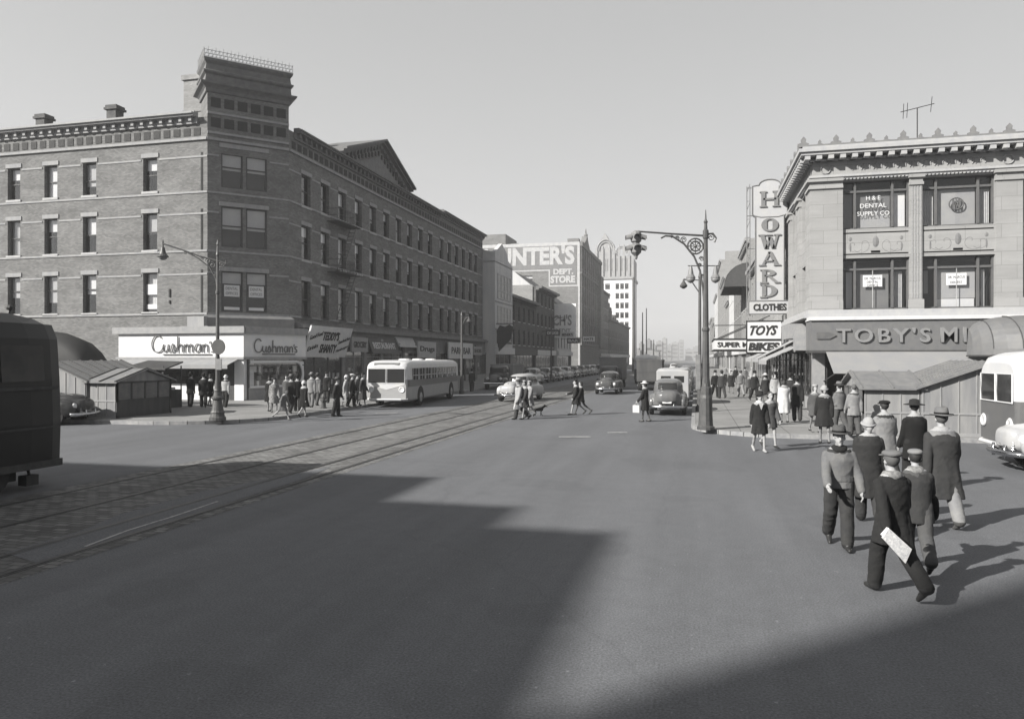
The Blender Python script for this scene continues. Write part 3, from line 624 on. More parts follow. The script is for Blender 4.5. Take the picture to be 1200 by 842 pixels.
# smaller boards along the front
SB = [(393.5, 405, 391, 416, 3.3, 4.3, 'X', M_GREYP), (411, 430, 391, 412, 3.1, 4.2, 'GROCERY', M_GREYP), (436, 468, 388, 408, 3.0, 4.3, 'RESTAURANT', M_DKP), (468, 488, 391, 401, 3.6, 4.5, '', M_CANV), (489, 510, 393, 416, 2.7, 4.2, 'Drugs', M_CANV), (525, 553, 396, 416, 2.6, 4.3, 'PARK BAR', M_SIGN), (554, 564, 400, 412, 3.0, 4.0, 'SHOES', M_GREYP)]
for i, (a, b_, t0, t1, z0, z1, tx, mt) in enumerate(SB):
    y0, y1 = onx(a, -24.6), onx(b_, -24.6)
    nm = ('small grey sign board with crossed diagonal braces', 'small grey shop sign board above the grocery door', 'slanted dark restaurant awning sign over its front', 'long blank pale board tilted over a shop front', 'pale drug store sign board above the parked bus', 'white framed sign board hung near the far end of the brick block', 'small grey sign at the last shop of the brick block')[i]
    sg = thing('shop_sign', nm, 'sign', (-24.5, (y0 + y1) / 2, z0), R(90), group='shop signs on the brick block')
    L = y1 - y0; ln = .5 if i in (2, 3) else 0
    b = MB(); b.slab([(-L / 2, 0, 0), (L / 2, 0, 0), (L / 2, ln, z1 - z0), (-L / 2, ln, z1 - z0)], (0, .14, 0)); b.build('board', mt, sg)
    b = MB(); b.box(-L / 2 + .1, -L / 2 + .2, .1, .6, .2, .3); b.box(L / 2 - .2, L / 2 - .1, .1, .6, .2, .3); b.build('bracket', M_IRON, sg)
    if tx == 'X':
        b = MB(); 
        for sg_ in (-1, 1):
            for o_ in (-.35, .35): b.tube([(-L / 4 * sg_ + o_ * 1.2, -.03, .1), (L / 4 * sg_ + o_ * 1.2, -.03, z1 - z0 - .1)], .05, 5)
        b.build('cross_brace', M_SIGN, sg)
    elif tx: put_text(tx, (0, -.012 + ln / 2, (z1 - z0) / 2), UX, .4, M_SIGN if mt in (M_DKP,) else M_INK, sg, .01, off=.01, width=L * .8, height=(z1 - z0) * .42, tilt=-math.atan2(ln, z1 - z0) if ln else 0)
# fire escape
fe = MB(); fy = onx(401, -25.2)
for z in (8.75, 12.35):
    fe.box(-25.4, -24.45, fy - 1.9, fy + 1.6, z, z + .06)
    for zz in (.45, .9): fe.tube([(-25.4, fy - 1.9, z + zz), (-24.45, fy - 1.9, z + zz), (-24.45, fy + 1.6, z + zz), (-25.4, fy + 1.6, z + zz)], .02, 4)
    for k in range(15): fe.tube([(-24.45, fy - 1.9 + 3.5 * k / 14, z), (-24.45, fy - 1.9 + 3.5 * k / 14, z + .9)], .014, 4)
for z in (5.4, 8.8):
    for xx in (-24.95, -24.5): fe.tube([(xx, fy - 1.4, z), (xx, fy + .9, z + 3.55)], .03, 4)
    for k in range(12): t_ = (k + .5) / 12; fe.tube([(-24.95, fy - 1.4 + 2.3 * t_, z + 3.55 * t_), (-24.5, fy - 1.4 + 2.3 * t_, z + 3.55 * t_)], .02, 4)
fe.build('fire_escape', M_IRON, lb)
# ------------------------------------------------------------------ the white terracotta corner building on the right
RX, RY = 5.48, 38.0
M_TC = brick('glazed terracotta', .34, .24, .62, .05, length=1.25, grime=.1, msz=.012); M_TCP = mat('terracotta trim', .42, .7, .1, 3, streak=True); M_TCO = mat('terracotta ornament', .33, .75, .22, 9, bump=.4)
M_SPAN = mat('grey spandrel metal', .2, .7, .18, 4); M_MULL = mat('bronze mullion', .12, .55, .15, 4); M_CURT2 = mat('drawn pale curtain', .5, .9, .15, 8)
rb = thing('corner_office_building', 'pale terracotta corner building with dentist signs above a shop named TOBY\'S', 'building', (6, 38, 0), world=True)
U0 = (1, 0); US = (0, -1)
XE = 30.0; YB = 62.0
fb_ = [(1.29, 4.2), (4.71, 7.73), (8.79, 12.2), (12.9, 16.1)]
opsF = [(a, b, z, z + h) for a, b in fb_ for z, h in ((4.92, 2.42), (8.72, 2.28))]
mb = MB(); wall(mb, (RX, RY), U0, XE - RX, 3.9, 12.45, opsF, .32)
LS = YB - RY; sb = []
y = RY + 1.1
opsS = []
while y < YB - 3:
    opsS += [(YB - y - w_ - o, YB - y - o, z, z + h) for o, w_ in ((0, 1.25), (1.5, 1.25)) for z, h in ((4.92, 2.42), (8.72, 2.28))]; sb.append(y); y += 3.9
wall(mb, (RX, YB), US, LS, 3.9, 12.45, opsS, .32)
mb.add([(RX, RY, 12.4), (XE, RY, 12.4), (XE, YB, 12.4), (RX, YB, 12.4)], [(0, 1, 2, 3)]); mb.add([(XE, RY, 0), (XE, YB, 0), (XE, YB, 12.4), (XE, RY, 12.4)], [(0, 1, 2, 3)]); mb.add([(XE, YB, 0), (RX, YB, 0), (RX, YB, 12.4), (XE, YB, 12.4)], [(0, 1, 2, 3)])
mb.build('wall', M_TC, rb)
# piers proud of the wall with bases and capitals
def pier(p0, u, wd, prj=.16):
    b = MB(); n_ = (u[1], -u[0]); q = lambda a: (p0[0] + u[0] * a, p0[1] + u[1] * a)
    b.obox(q(0), u, wd, prj, 5.35, 10.65); b.obox(q(-.06), u, wd + .12, prj + .08, 4.9, 5.35); b.obox(q(-.05), u, wd + .1, prj + .08, 10.65, 10.78); b.obox(q(-.02), u, wd + .04, prj + .03, 10.78, 10.98); b.obox(q(-.09), u, wd + .18, prj + .15, 10.98, 11.12)
    return b.build('pier', M_TC, rb)
b = MB()
def ring(e, z): return [(RX - e, RY - e, z), (RX + 1.29, RY - e, z), (RX + 1.29, RY + 1.1, z), (RX - e, RY + 1.1, z)]
b.loft([ring(.24, 4.9), ring(.24, 5.35), ring(.16, 5.36), ring(.16, 10.65), ring(.25, 10.66), ring(.24, 10.78), ring(.18, 10.79), ring(.18, 10.97), ring(.32, 10.99), ring(.32, 11.12)]); b.build('corner_pier', M_TC, rb)
pier((RX + 7.73, RY), U0, 1.06)
pier((RX + 12.2, RY), U0, .7); pier((RX + 4.2, RY), U0, .51, .1)
fl = MB()
for k in range(4): fl.obox((RX + 4.26 + .12 * k, RY - .1), U0, .05, .02, 5.4, 10.6)
fl.build('pier_fluting', M_TCO, rb)
for yy in sb[1:]: pier((RX, yy - .05), US, .95, .12)
# sill ledge, spandrels, entablature
def band(mbx, z0, z1, e, x1=XE, y1=YB):
    mbx.add([], []); mbx.prism([(RX - e, RY - e), (x1, RY - e), (x1, RY), (RX, RY), (RX, y1), (RX - e, y1)], z0, z1)
b = MB(); band(b, 4.52, 4.72, .5); band(b, 4.72, 4.9, .34); b.build('ledge', M_TCP, rb)
b = MB()
for a, c in fb_: b.obox((RX + a, RY + .1), U0, c - a, .06, 7.34, 8.72)
for yy in sb: b.obox((RX + .1, yy + 2.75), US, 2.75, .06, 7.34, 8.72)
b.build('spandrel', M_SPAN, rb)
# raised ornament in the spandrels: urns and scrolls
orn = MB(); random.seed(5)
def scroll(cx, cz, s, y, mbx=None):
    pts = [(cx + s * .16 * t_ * math.cos(t_ * 1.9), y, cz + abs(s) * .16 * t_ * math.sin(t_ * 1.9)) for t_ in [i * .25 for i in range(13)]]; (mbx or orn).tube(pts, .03, 4)
for a, c in fb_[:3]:
    mx = RX + (a + c) / 2; zc = 8.0
    orn.ell((mx, RY + .03, zc + .1), (.17, .07, .3), 8, 6); orn.box(mx - .2, mx + .2, RY - .0, RY + .05, zc - .42, zc - .32)
    for s_ in (-1, 1):
        scroll(mx + s_ * .55, zc, s_ * 1.0, RY + .02); scroll(mx + s_ * .95, zc - .05, -s_ * .8, RY + .02)
        xx = RX + (a if s_ < 0 else c) - s_ * .35; orn.ell((xx, RY + .03, zc + .25), (.12, .05, .14), 7, 5); orn.ell((xx, RY + .03, zc - .15), (.07, .05, .3), 7, 5)
    orn.box(RX + a + .05, RX + c - .05, RY + .0, RY + .04, 8.5, 8.56); orn.box(RX + a + .05, RX + c - .05, RY + .0, RY + .04, 7.5, 7.56)
orn.build('spandrel_ornament', M_SPAN, rb)
b = MB(); band(b, 11.12, 11.2, .12); band(b, 11.2, 11.3, .2); band(b, 12.0, 12.08, .16); b.build('frieze_moulding', M_TCP, rb)
b = MB(); band(b, 12.2, 12.34, .62); band(b, 12.34, 12.5, .72); band(b, 12.5, 12.62, .55); b.build('cornice', M_TCP, rb)
b = MB()
for k in range(int((XE - RX + .6) / .52)): x = RX - .45 + k * .52; b.box(x, x + .24, RY - .58, RY, 12.0, 12.2)
for k in range(int(LS / .52)): y = RY + k * .52; b.box(RX - .58, RX, y, y + .24, 12.0, 12.2)
b.build('modillions', M_TCP, rb)
b = MB()
for k in range(int((XE - RX) / .16)): x = RX + k * .16; b.box(x, x + .08, RY - .17, RY, 11.06, 11.118)
b.build('dentils', M_TCP, rb)
fo = MB(); fo.obox((RX + 1.55, RY), U0, 6.0, .03, 11.34, 11.38); fo.obox((RX + 1.55, RY), U0, 6.0, .03, 11.9, 11.94)
for k in range(22):
    x = RX + 1.8 + k * .26; r_ = .11; fo.tube([(x + r_ * math.cos(R(t_)) * (1 if k % 2 else -1), RY - .02, 11.64 + r_ * 1.4 * math.sin(R(t_))) for t_ in range(-60, 230, 30)], .022, 4)
for xc in (RX + .55, RX + 8.26): fo.tube([(xc + .22 * math.cos(R(t_)), RY - .03, 11.62 + .22 * math.sin(R(t_))) for t_ in range(0, 361, 30)], .03, 4); fo.box(xc - .4, xc + .4, RY - .03, RY, 11.33, 11.36); fo.box(xc - .4, xc + .4, RY - .03, RY, 11.9, 11.93)
fo.build('frieze_ornament', M_TCO, rb)
# leaf cresting along the roof
cr = MB()
def leaf(x, y, ax, s):
    P = lambda a, z: (x + ax[0] * a, y + ax[1] * a, 12.62 + z)
    cr.slab([P(-.2 * s, 0), P(-.24 * s, .16 * s), P(-.1 * s, .22 * s), P(-.12 * s, .36 * s), P(0, .5 * s), P(.12 * s, .36 * s), P(.1 * s, .22 * s), P(.24 * s, .16 * s), P(.2 * s, 0)], (-ax[1] * .12, ax[0] * .12, 0))
k = 0; x = RX - .5
while x < XE: leaf(x, RY - .5, (1, 0), 1.0 if k % 2 == 0 else .62); x += .72; k += 1
y = RY
while y < YB: leaf(RX - .5, y, (0, 1), 1.0 if k % 2 == 0 else .62); y += .72; k += 1
cr.prism([(RX - .62, RY - .55), (XE, RY - .55), (XE, RY - .38), (RX - .4, RY - .38), (RX - .4, YB), (RX - .62, YB)], 12.62, 12.7)
cr.build('leaf_cresting', mat('weathered cresting', .2, .8, .2, 4), rb)
# window bays on the front: three lights with a transom row
def bay(a, c, z, h, fr, shades, name='window'):
    L = c - a; q = (RX + a, RY + .3); b = MB(); tz = h * .79
    m1, m2 = L * fr[0], L * fr[1]
    b.obox((q[0], q[1]), U0, L, .1, z, z + .08); b.obox(q, U0, L, .1, z + h - .07, z + h); b.obox(q, U0, L, .12, z + tz - .05, z + tz + .05)
    for xx in (0, m1 - .05, m2 - .05, L - .08): b.obox((q[0] + xx, q[1]), U0, .1 if 0 < xx < L - .2 else .08, .14, z + .08, z + h - .07)
    o = b.build(name, M_MULL, rb)
    g_ = MB(); g_.add([(q[0], q[1] - .03, z), (q[0] + L, q[1] - .03, z), (q[0] + L, q[1] - .03, z + h), (q[0], q[1] - .03, z + h)], [(0, 1, 2, 3)]); g_.build('pane', GLASS, o)
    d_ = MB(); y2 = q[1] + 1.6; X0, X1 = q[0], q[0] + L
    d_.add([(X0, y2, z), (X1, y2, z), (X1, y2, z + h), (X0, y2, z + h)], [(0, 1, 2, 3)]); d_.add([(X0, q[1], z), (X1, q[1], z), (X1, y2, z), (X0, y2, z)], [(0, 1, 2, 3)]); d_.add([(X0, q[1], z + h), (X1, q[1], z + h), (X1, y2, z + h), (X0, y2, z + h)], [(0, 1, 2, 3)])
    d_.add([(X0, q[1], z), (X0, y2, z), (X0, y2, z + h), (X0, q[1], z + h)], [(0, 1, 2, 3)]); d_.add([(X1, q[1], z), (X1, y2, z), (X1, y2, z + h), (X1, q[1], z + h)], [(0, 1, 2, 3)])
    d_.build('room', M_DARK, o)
    for (x0, x1, z0, z1, mm) in shades:
        k_ = MB(); 
        if mm == 'c':
            nn = 12; xs_ = [q[0] + L * (x0 + (x1 - x0) * i / nn) for i in range(nn + 1)]
            for i in range(nn): k_.add([(xs_[i], q[1] + .1 + .04 * (i % 2), z + h * z0), (xs_[i + 1], q[1] + .1 + .04 * ((i + 1) % 2), z + h * z0), (xs_[i + 1], q[1] + .1 + .04 * ((i + 1) % 2), z + h * z1), (xs_[i], q[1] + .1 + .04 * (i % 2), z + h * z1)], [(0, 1, 2, 3)])
            k_.build('curtain', M_CURT2, o)
        else: k_.obox((q[0] + L * x0, q[1] + .1), U0, L * (x1 - x0), .01, z + h * z0, z + h * z1); k_.build('blind', mm, o)
    return o
M_PBL = mat('pale window blind', .42, .85, .06, 2); M_GBL = mat('grey window blind', .2, .85, .1, 2); M_WBL = mat('white curtain', .8, .9, .05, 2)
w1 = bay(*fb_[0], 8.72, 2.28, (.2, .76), [(.03, .17, .03, .76, M_GBL), (.22, .74, .03, .3, M_PBL), (.22, .74, .3, .76, M_GBL), (.8, .96, .04, .74, M_WBL)])
put_text('H & E', (RX + 1.29 + 2.91 * .48, RY + .22, 10.2), U0, .3, M_WHITE, w1, .004, width=.62, height=.2)
put_text('DENTAL', (RX + 1.29 + 2.91 * .48, RY + .22, 9.84), U0, .3, M_WHITE, w1, .004, width=1.15, height=.2)
put_text('SUPPLY CO', (RX + 1.29 + 2.91 * .48, RY + .22, 9.47), U0, .3, M_WHITE, w1, .004, width=1.4, height=.2)
w2 = bay(*fb_[1], 8.72, 2.28, (.21, .79), [(.03, .19, .03, .76, 'c'), (.23, .5, .03, .76, M_PBL), (.5, .77, .03, .76, mat('pale window blind b', .38, .85, .06, 2)), (.82, .96, .05, .74, 'c')])
em = MB(); xc, zc = RX + 4.71 + 3.02 * .5, 9.75
em.tube([(xc + .3 * math.cos(R(t_)), RY + .24, zc + .27 * math.sin(R(t_))) for t_ in range(0, 361, 20)], .03, 4)
for x_ in (-.12, .12): em.box(xc + x_ - .04, xc + x_ + .04, RY + .22, RY + .25, zc - .2, zc + .2)
em.box(xc - .1, xc + .1, RY + .22, RY + .25, zc - .04, zc + .04); em.box(xc - .02, xc + .02, RY + .22, RY + .25, zc - .26, zc + .26); em.build('window_emblem', M_MULL, w2)
w3 = bay(*fb_[0], 4.92, 2.42, (.2, .76), [(.08, .17, .03, .75, M_PBL), (.24, .72, .03, .76, M_GBL), (.8, .92, .04, .74, 'c')])
w4 = bay(*fb_[1], 4.92, 2.42, (.21, .79), [(.06, .12, .3, .74, M_GBL), (.23, .77, .2, .76, M_PBL), (.23, .76, .03, .19, M_WHITE), (.85, .9, .04, .74, M_PBL)])
for w_, a, tx in ((w3, 1.29 + 2.91 * .47, ('DR. MARCUS', 'DENTAL', 'OFFICE')), (w4, 4.71 + 3.02 * .5, ('DR. MARCUS', 'DENTIST'))):
    b = MB(); b.obox((RX + a - .42, RY + .24), U0, .84, .02, 6.0, 6.55); b.build('sign_card', M_CARD, w_)
    for j, t_ in enumerate(tx): put_text(t_, (RX + a, RY + .215, 6.46 - (.55 / (len(tx) + .3)) * (j + .4)), U0, .1, M_INK, w_, .002, width=.7 if j == 0 else .5, height=.11)
    b = MB(); b.obox((RX + a - .015, RY + .22), U0, .03, .02, 5.0, 6.8); b.build('glazing_bar', M_LFRAME, w_)
for f_ in fb_[2:]:
    bay(*f_, 4.92, 2.42, (.2, .76), [(.24, .72, .03, .76, M_GBL)]); bay(*f_, 8.72, 2.28, (.2, .76), [(.24, .72, .3, .76, M_PBL)])
for a, c, z, zt in opsS: window(rb, (RX, YB), US, a, z, c - a, zt - z, .3, random.choice((.3, .6, .95)), frame=M_MULL, rail=.79, sill=False, smat=M_GBL)
# television aerial
an = thing('roof_aerial', 'thin twin-bar television aerial on the pale corner building roof', 'aerial', (ony(1075, 40), 40, 12.4))
b = MB(); b.tube([(0, 0, 0), (0, 0, 2.45)], .03, 5); b.build('mast', M_IRON, an)
b = MB(); b.tube([(-.75, 0, 2.3), (.75, 0, 2.6)], .02, 4); 
for x, z in ((-.62, 2.33), (.62, 2.57), (-.45, 2.36)): b.tube([(x - .12, -.55, z + .2), (x + .12, .55, z - .2)], .014, 4)
b.build('crossbar', M_IRON, an)
# ---- TOBY'S fascia, awning, shopfront
M_TOBY = mat('grey enamel fascia', .16, .55, .1, 3); M_LET = mat('metal letter face', .24, .5, .08, 3)
b = MB(); b.prism([(RX - .3, RY - 1.35), (XE, RY - 1.35), (XE, RY + .2), (RX - .3, RY + .2)], 2.98, 4.36); b.build('shop_fascia', M_TOBY, rb)
b = MB(); b.prism([(RX - .36, RY - 1.46), (XE, RY - 1.46), (XE, RY), (RX - .36, RY)], 4.36, 4.52); b.build('fascia_moulding', M_SIGN, rb)
b = MB(); b.prism([(RX - .34, RY - 1.4), (XE, RY - 1.4), (XE, RY), (RX - .34, RY)], 2.86, 2.98); b.build('fascia_edge', M_DKP, rb)
yy = RY - 1.35
tl0, tl1 = ony(980, yy), ony(1090, yy)
o = put_text("TOBY'S", ((tl0 + tl1) / 2, yy - .055, 3.66), U0, 1, M_LET, rb, .05, off=.012, width=tl1 - tl0, height=.66, space=1.25)
tl0, tl1 = ony(1102, yy), ony(1176, yy)
o = put_text("MILK", ((tl0 + tl1) / 2, yy - .055, 3.66), U0, 1, M_LET, rb, .05, off=.012, width=tl1 - tl0, height=.66, space=1.25)
b = MB(); x = ony(957, yy); b.slab([(x, yy - .01, 3.5), (x + .55, yy - .01, 3.5), (x + .85, yy - .01, 3.66), (x + .55, yy - .01, 3.82), (x, yy - .01, 3.82)], (0, -.05, 0)); b.build('fascia_motif', M_MULL, rb)
M_AWN = mat('let down canvas awning', .27, .9, .06, 1.5)
b = MB(); b.slab([(RX + .35, yy + .1, 2.95), (12.5, yy + .1, 2.95), (12.5, yy - 2.0, 1.95), (RX + .35, yy - 2.0, 1.95)], (0, 0, .03)); b.build('awning', M_AWN, rb)
b = MB(); 
for x in (RX + .4, 8.9, 12.4): b.tube([(x, yy - 1.95, 1.94), (x, RY - .2, 1.5)], .025, 5)
b.build('awning_arm', M_IRON, rb)
b = MB(); b.box(RX + 1.9, RX + 5.1, RY - .42, RY, .14, 2.9); b.build('boarded_front', M_AWN, rb); shopfront((RX + .5, RY - .4), U0, 1.4, .14, 2.9, .5, M_GREYP, 1, rb); shopfront((RX + 6.2, RY - .4), U0, 7, .14, 2.9, .7, M_GREYP, 4, rb)
for bb in ((RX + 5.1, RX + 6.2, RY - .42, RY - .1, .14, 2.9), (RX, RX + .5, RY - .45, RY + .6, 0, 2.9), (RX + 13.2, XE, RY - .42, RY, 0, 2.9)): b = MB(); b.box(*bb); b.build('shop_wall', M_GREYP, rb)
# side: ground floor and small light awnings
b = MB(); b.box(RX - .02, RX + .1, 61.6, YB, .1, 3.9)
shopfront((RX - .02, 46.5), US, 7.8, .14, 2.9, .6, M_GREYP, 5, rb); shopfront((RX - .02, 61.5), US, 14.6, .14, 2.9, .6, M_DKP, 8, rb)
b.box(RX - .04, RX + .3, 46.5, 46.9, 0, 3.9); b.box(RX - .03, RX + .1, 38.6, 61.6, 2.98, 3.9); b.build('side_wall_base', M_GREYP, rb)
M_STR = mat('light side awning', .36, .9, .1, 4)
for i, (y0, y1, z0, z1) in enumerate(((39.5, 44.0, 3.4, 2.5), (44.6, 49.0, 3.6, 2.6), (50, 55, 3.4, 2.6))):
    b = MB(); b.slab([(RX - .05, y0, z0), (RX - .05, y1, z0), (RX - 2.0, y1, z1), (RX - 2.0, y0, z1)], (0, 0, .03)); b.slab([(RX - 2.0, y0, z1 + .03), (RX - 2.0, y1, z1 + .03), (RX - 2.0, y1, z1 - .2), (RX - 2.0, y0, z1 - .2)], (-.02, 0, 0)); b.build('side_awning', M_STR, rb)
b = MB(); b.box(RX - .75, RX - .12, 38.4, 39.3, 3.0, 4.1); b.box(RX - .9, RX - .12, 39.6, 43, 3.62, 4.35); b.build('side_sign_box', M_GREYP, rb)

# ---- HOWARD CLOTHES vertical sign
hs = thing('vertical_sign', 'tall white vertical sign lettered HOWARD CLOTHES on the pale corner building', 'sign', (4.35, 47.5, 0))
M_HW = mat('white porcelain sign', .46, .5, .05, 2); M_HL = mat('grey channel letter', .2, .5, .1, 4); M_EDGE = mat('sign edge trim', .2, .6, .1, 4)
b = MB(); arch = [(-.86, 12.3), (-.86, 13.0)] + [(-.5 + .5 * (1 - math.cos(R(t_))), 13.05 + .35 * math.sin(R(t_))) for t_ in range(0, 181, 20)] + [(.86, 13.0), (.86, 12.3)]
def outl(k): return [(-.82 * k, 6.1), (.82 * k, 6.1), (.82 * k, 11.2), (1.0 * k, 11.35), (1.0 * k, 13.05), (.62 * k, 13.1)] + [(.62 * math.cos(R(t_)) * k, 13.1 + .32 * math.sin(R(t_))) for t_ in range(20, 161, 20)] + [(-.62 * k, 13.1), (-1.0 * k, 13.05), (-1.0 * k, 11.35), (-.82 * k, 11.2)]
b.slab([(x, -.22, z) for x, z in outl(1)], (0, .44, 0)); b.build('sign_body', M_HW, hs)
b = MB(); o_ = outl(1); b.tube([(x, -.23, z) for x, z in o_] + [(o_[0][0], -.23, o_[0][1])], .04, 5); b.tube([(-1.0, -.23, 11.28), (-.5, -.23, 11.15), (.5, -.23, 11.15), (1.0, -.23, 11.28)], .03, 4); b.build('sign_trim', M_EDGE, hs)
def slab_letter(ch):
    """strokes of a serifed capital in a 1 x 1 box: (x0, z0, x1, z1, thickness)"""
    T = .2; s = .09
    L = {'H': [(.18, 0, .18, 1, T), (.82, 0, .82, 1, T), (.18, .5, .82, .5, .12)], 'W': [(.12, 1, .32, 0, T), (.32, 0, .5, .8, .12), (.5, .8, .68, 0, T), (.68, 0, .88, 1, .12)],
         'A': [(.14, 0, .5, 1, .12), (.5, 1, .86, 0, T), (.28, .34, .72, .34, .1)], 'R': [(.22, 0, .22, 1, T), (.5, .48, .88, 0, T)], 'D': [(.22, 0, .22, 1, T)], 'O': []}[ch]
    serif = {'H': [(0, 0, .36), (.64, 0, 1), (0, 1, .36), (.64, 1, 1)], 'W': [(-.06, 1, .3), (.7, 1, 1.06), (.34, 1, .62)], 'A': [(-.04, 0, .3), (.7, 0, 1.04)], 'R': [(.02, 0, .42), (.74, 0, 1.02), (.02, 1, .4)], 'D': [(.02, 0, .36), (.02, 1, .36)], 'O': []}[ch]
    arcs = {'R': ('half', .24, .74, .55, .26), 'D': ('half', .24, .5, .62, .47), 'O': ('full', .5, .5, .42, .48)}.get(ch)
    return L, serif, arcs
hl = MB(); lw, lh = 1.16, .8
zl = [12.5, 11.0, 9.93, 8.87, 7.78, 6.68]
for ch, z in zip('HOWARD', [11.75, 10.25, 9.25, 8.2, 7.15, 6.15 + .12]):
    hh = .95 if ch == 'H' else .84; L, serif, arc = slab_letter(ch); X = lambda x: (x - .5) * lw; Z = lambda q: z + q * hh
    for x0, z0, x1, z1, t_ in L:
        d_ = Vector((X(x1) - X(x0), Z(z1) - Z(z0))); 
        if abs(d_.y) < .01: hl.box(X(x0), X(x1), -.3, -.22, Z(z0) - t_ * hh / 2, Z(z0) + t_ * hh / 2)
        else: h_ = t_ * lw / 2; hl.slab([(X(x0) - h_, -.22, Z(z0)), (X(x0) + h_, -.22, Z(z0)), (X(x1) + h_, -.22, Z(z1)), (X(x1) - h_, -.22, Z(z1))], (0, -.08, 0))
    for x0, q, x1 in serif: hl.box(X(x0), X(x1), -.302, -.22, Z(q) - (.0 if q == 0 else .07), Z(q) + (.07 if q == 0 else 0))
    if arc:
        kd, cx_, cz_, rx_, rz_ = arc; a0, a1 = (-90, 90) if kd == 'half' else (0, 360); N_ = 16
        for i in range(N_):
            t0, t1 = R(a0 + (a1 - a0) * i / N_), R(a0 + (a1 - a0) * (i + 1) / N_)
            th = lambda t_: (.2 * abs(math.cos(t_)) + .08)
            P = [(cx_ + rx_ * math.cos(t_), cz_ + rz_ * math.sin(t_)) for t_ in (t0, t1)]; Q = [(cx_ + (rx_ - th(t_)) * math.cos(t_), cz_ + (rz_ - .11) * math.sin(t_)) for t_ in (t0, t1)]
            hl.slab([(X(P[0][0]), -.22, Z(P[0][1])), (X(P[1][0]), -.22, Z(P[1][1])), (X(Q[1][0]), -.22, Z(Q[1][1])), (X(Q[0][0]), -.22, Z(Q[0][1]))], (0, -.08, 0))
hl.build('lettering', M_HL, hs)
b = MB(); b.box(-1.22, 1.22, -.3, .3, 5.3, 6.08); b.build('lower_panel', M_HW, hs); b = MB(); b.tube([(-1.22, -.31, 5.3), (1.22, -.31, 5.3), (1.22, -.31, 6.08), (-1.22, -.31, 6.08), (-1.22, -.31, 5.3)], .03, 4); b.build('panel_trim', M_EDGE, hs)
put_text('CLOTHES', (0, -.31, 5.7), U0, .5, M_INK, hs, .02, off=.02, width=1.9, height=.42)
b = MB()
for x in (-1.12, -1.3): b.tube([(x, 0, 5.2), (x, 0, 13.1)], .03, 5)
for k in range(14): z = 5.6 + k * .55; b.tube([(-1.3, 0, z), (-1.12, 0, z + (.5 if k % 2 else 0))], .018, 4)
for z in (5.5, 7.5, 9.3, 11.3, 13.0): b.tube([(-1.3, 0, z), (1.13, 0, z)], .03, 4)
for x in (1.0, 1.1): b.tube([(x, .1, 5.2), (x, .1, 13.1)], .025, 5)
for k in range(12): b.tube([(.9, .1, 5.6 + k * .6), (1.12, .1, 5.9 + k * .6)], .016, 4)
b.build('sign_frame', M_EDGE, hs)
# smaller sign below
bs_ = thing('shop_sign', 'stacked black and white sign with bold slanted lettering under the tall vertical sign', 'sign', (4.0, 47.2, 0))
b = MB(); b.box(-1.0, 1.0, -.15, .15, 3.75, 4.85); b.box(-1.0, 1.0, -.15, .15, 2.95, 3.7); b.build('board', M_SIGN, bs_)
b = MB(); 
for z0, z1 in ((3.75, 4.85), (2.95, 3.7)): b.tube([(-1, -.16, z0), (1, -.16, z0), (1, -.16, z1), (-1, -.16, z1), (-1, -.16, z0)], .045, 4)
b.tube([(.8, 0, 2.95), (1.5, 0, 2.95)], .03, 4); b.tube([(.8, 0, 4.85), (1.5, 0, 4.85)], .03, 4); b.build('sign_trim', M_INK, bs_)
put_text('TOYS', (0, -.16, 4.3), U0, .5, M_INK, bs_, .01, off=.02, width=1.6, height=.6, shear=.4); put_text('BIKES', (0, -.16, 3.32), U0, .5, M_INK, bs_, .01, off=.03, width=1.8, height=.5, shear=.15)

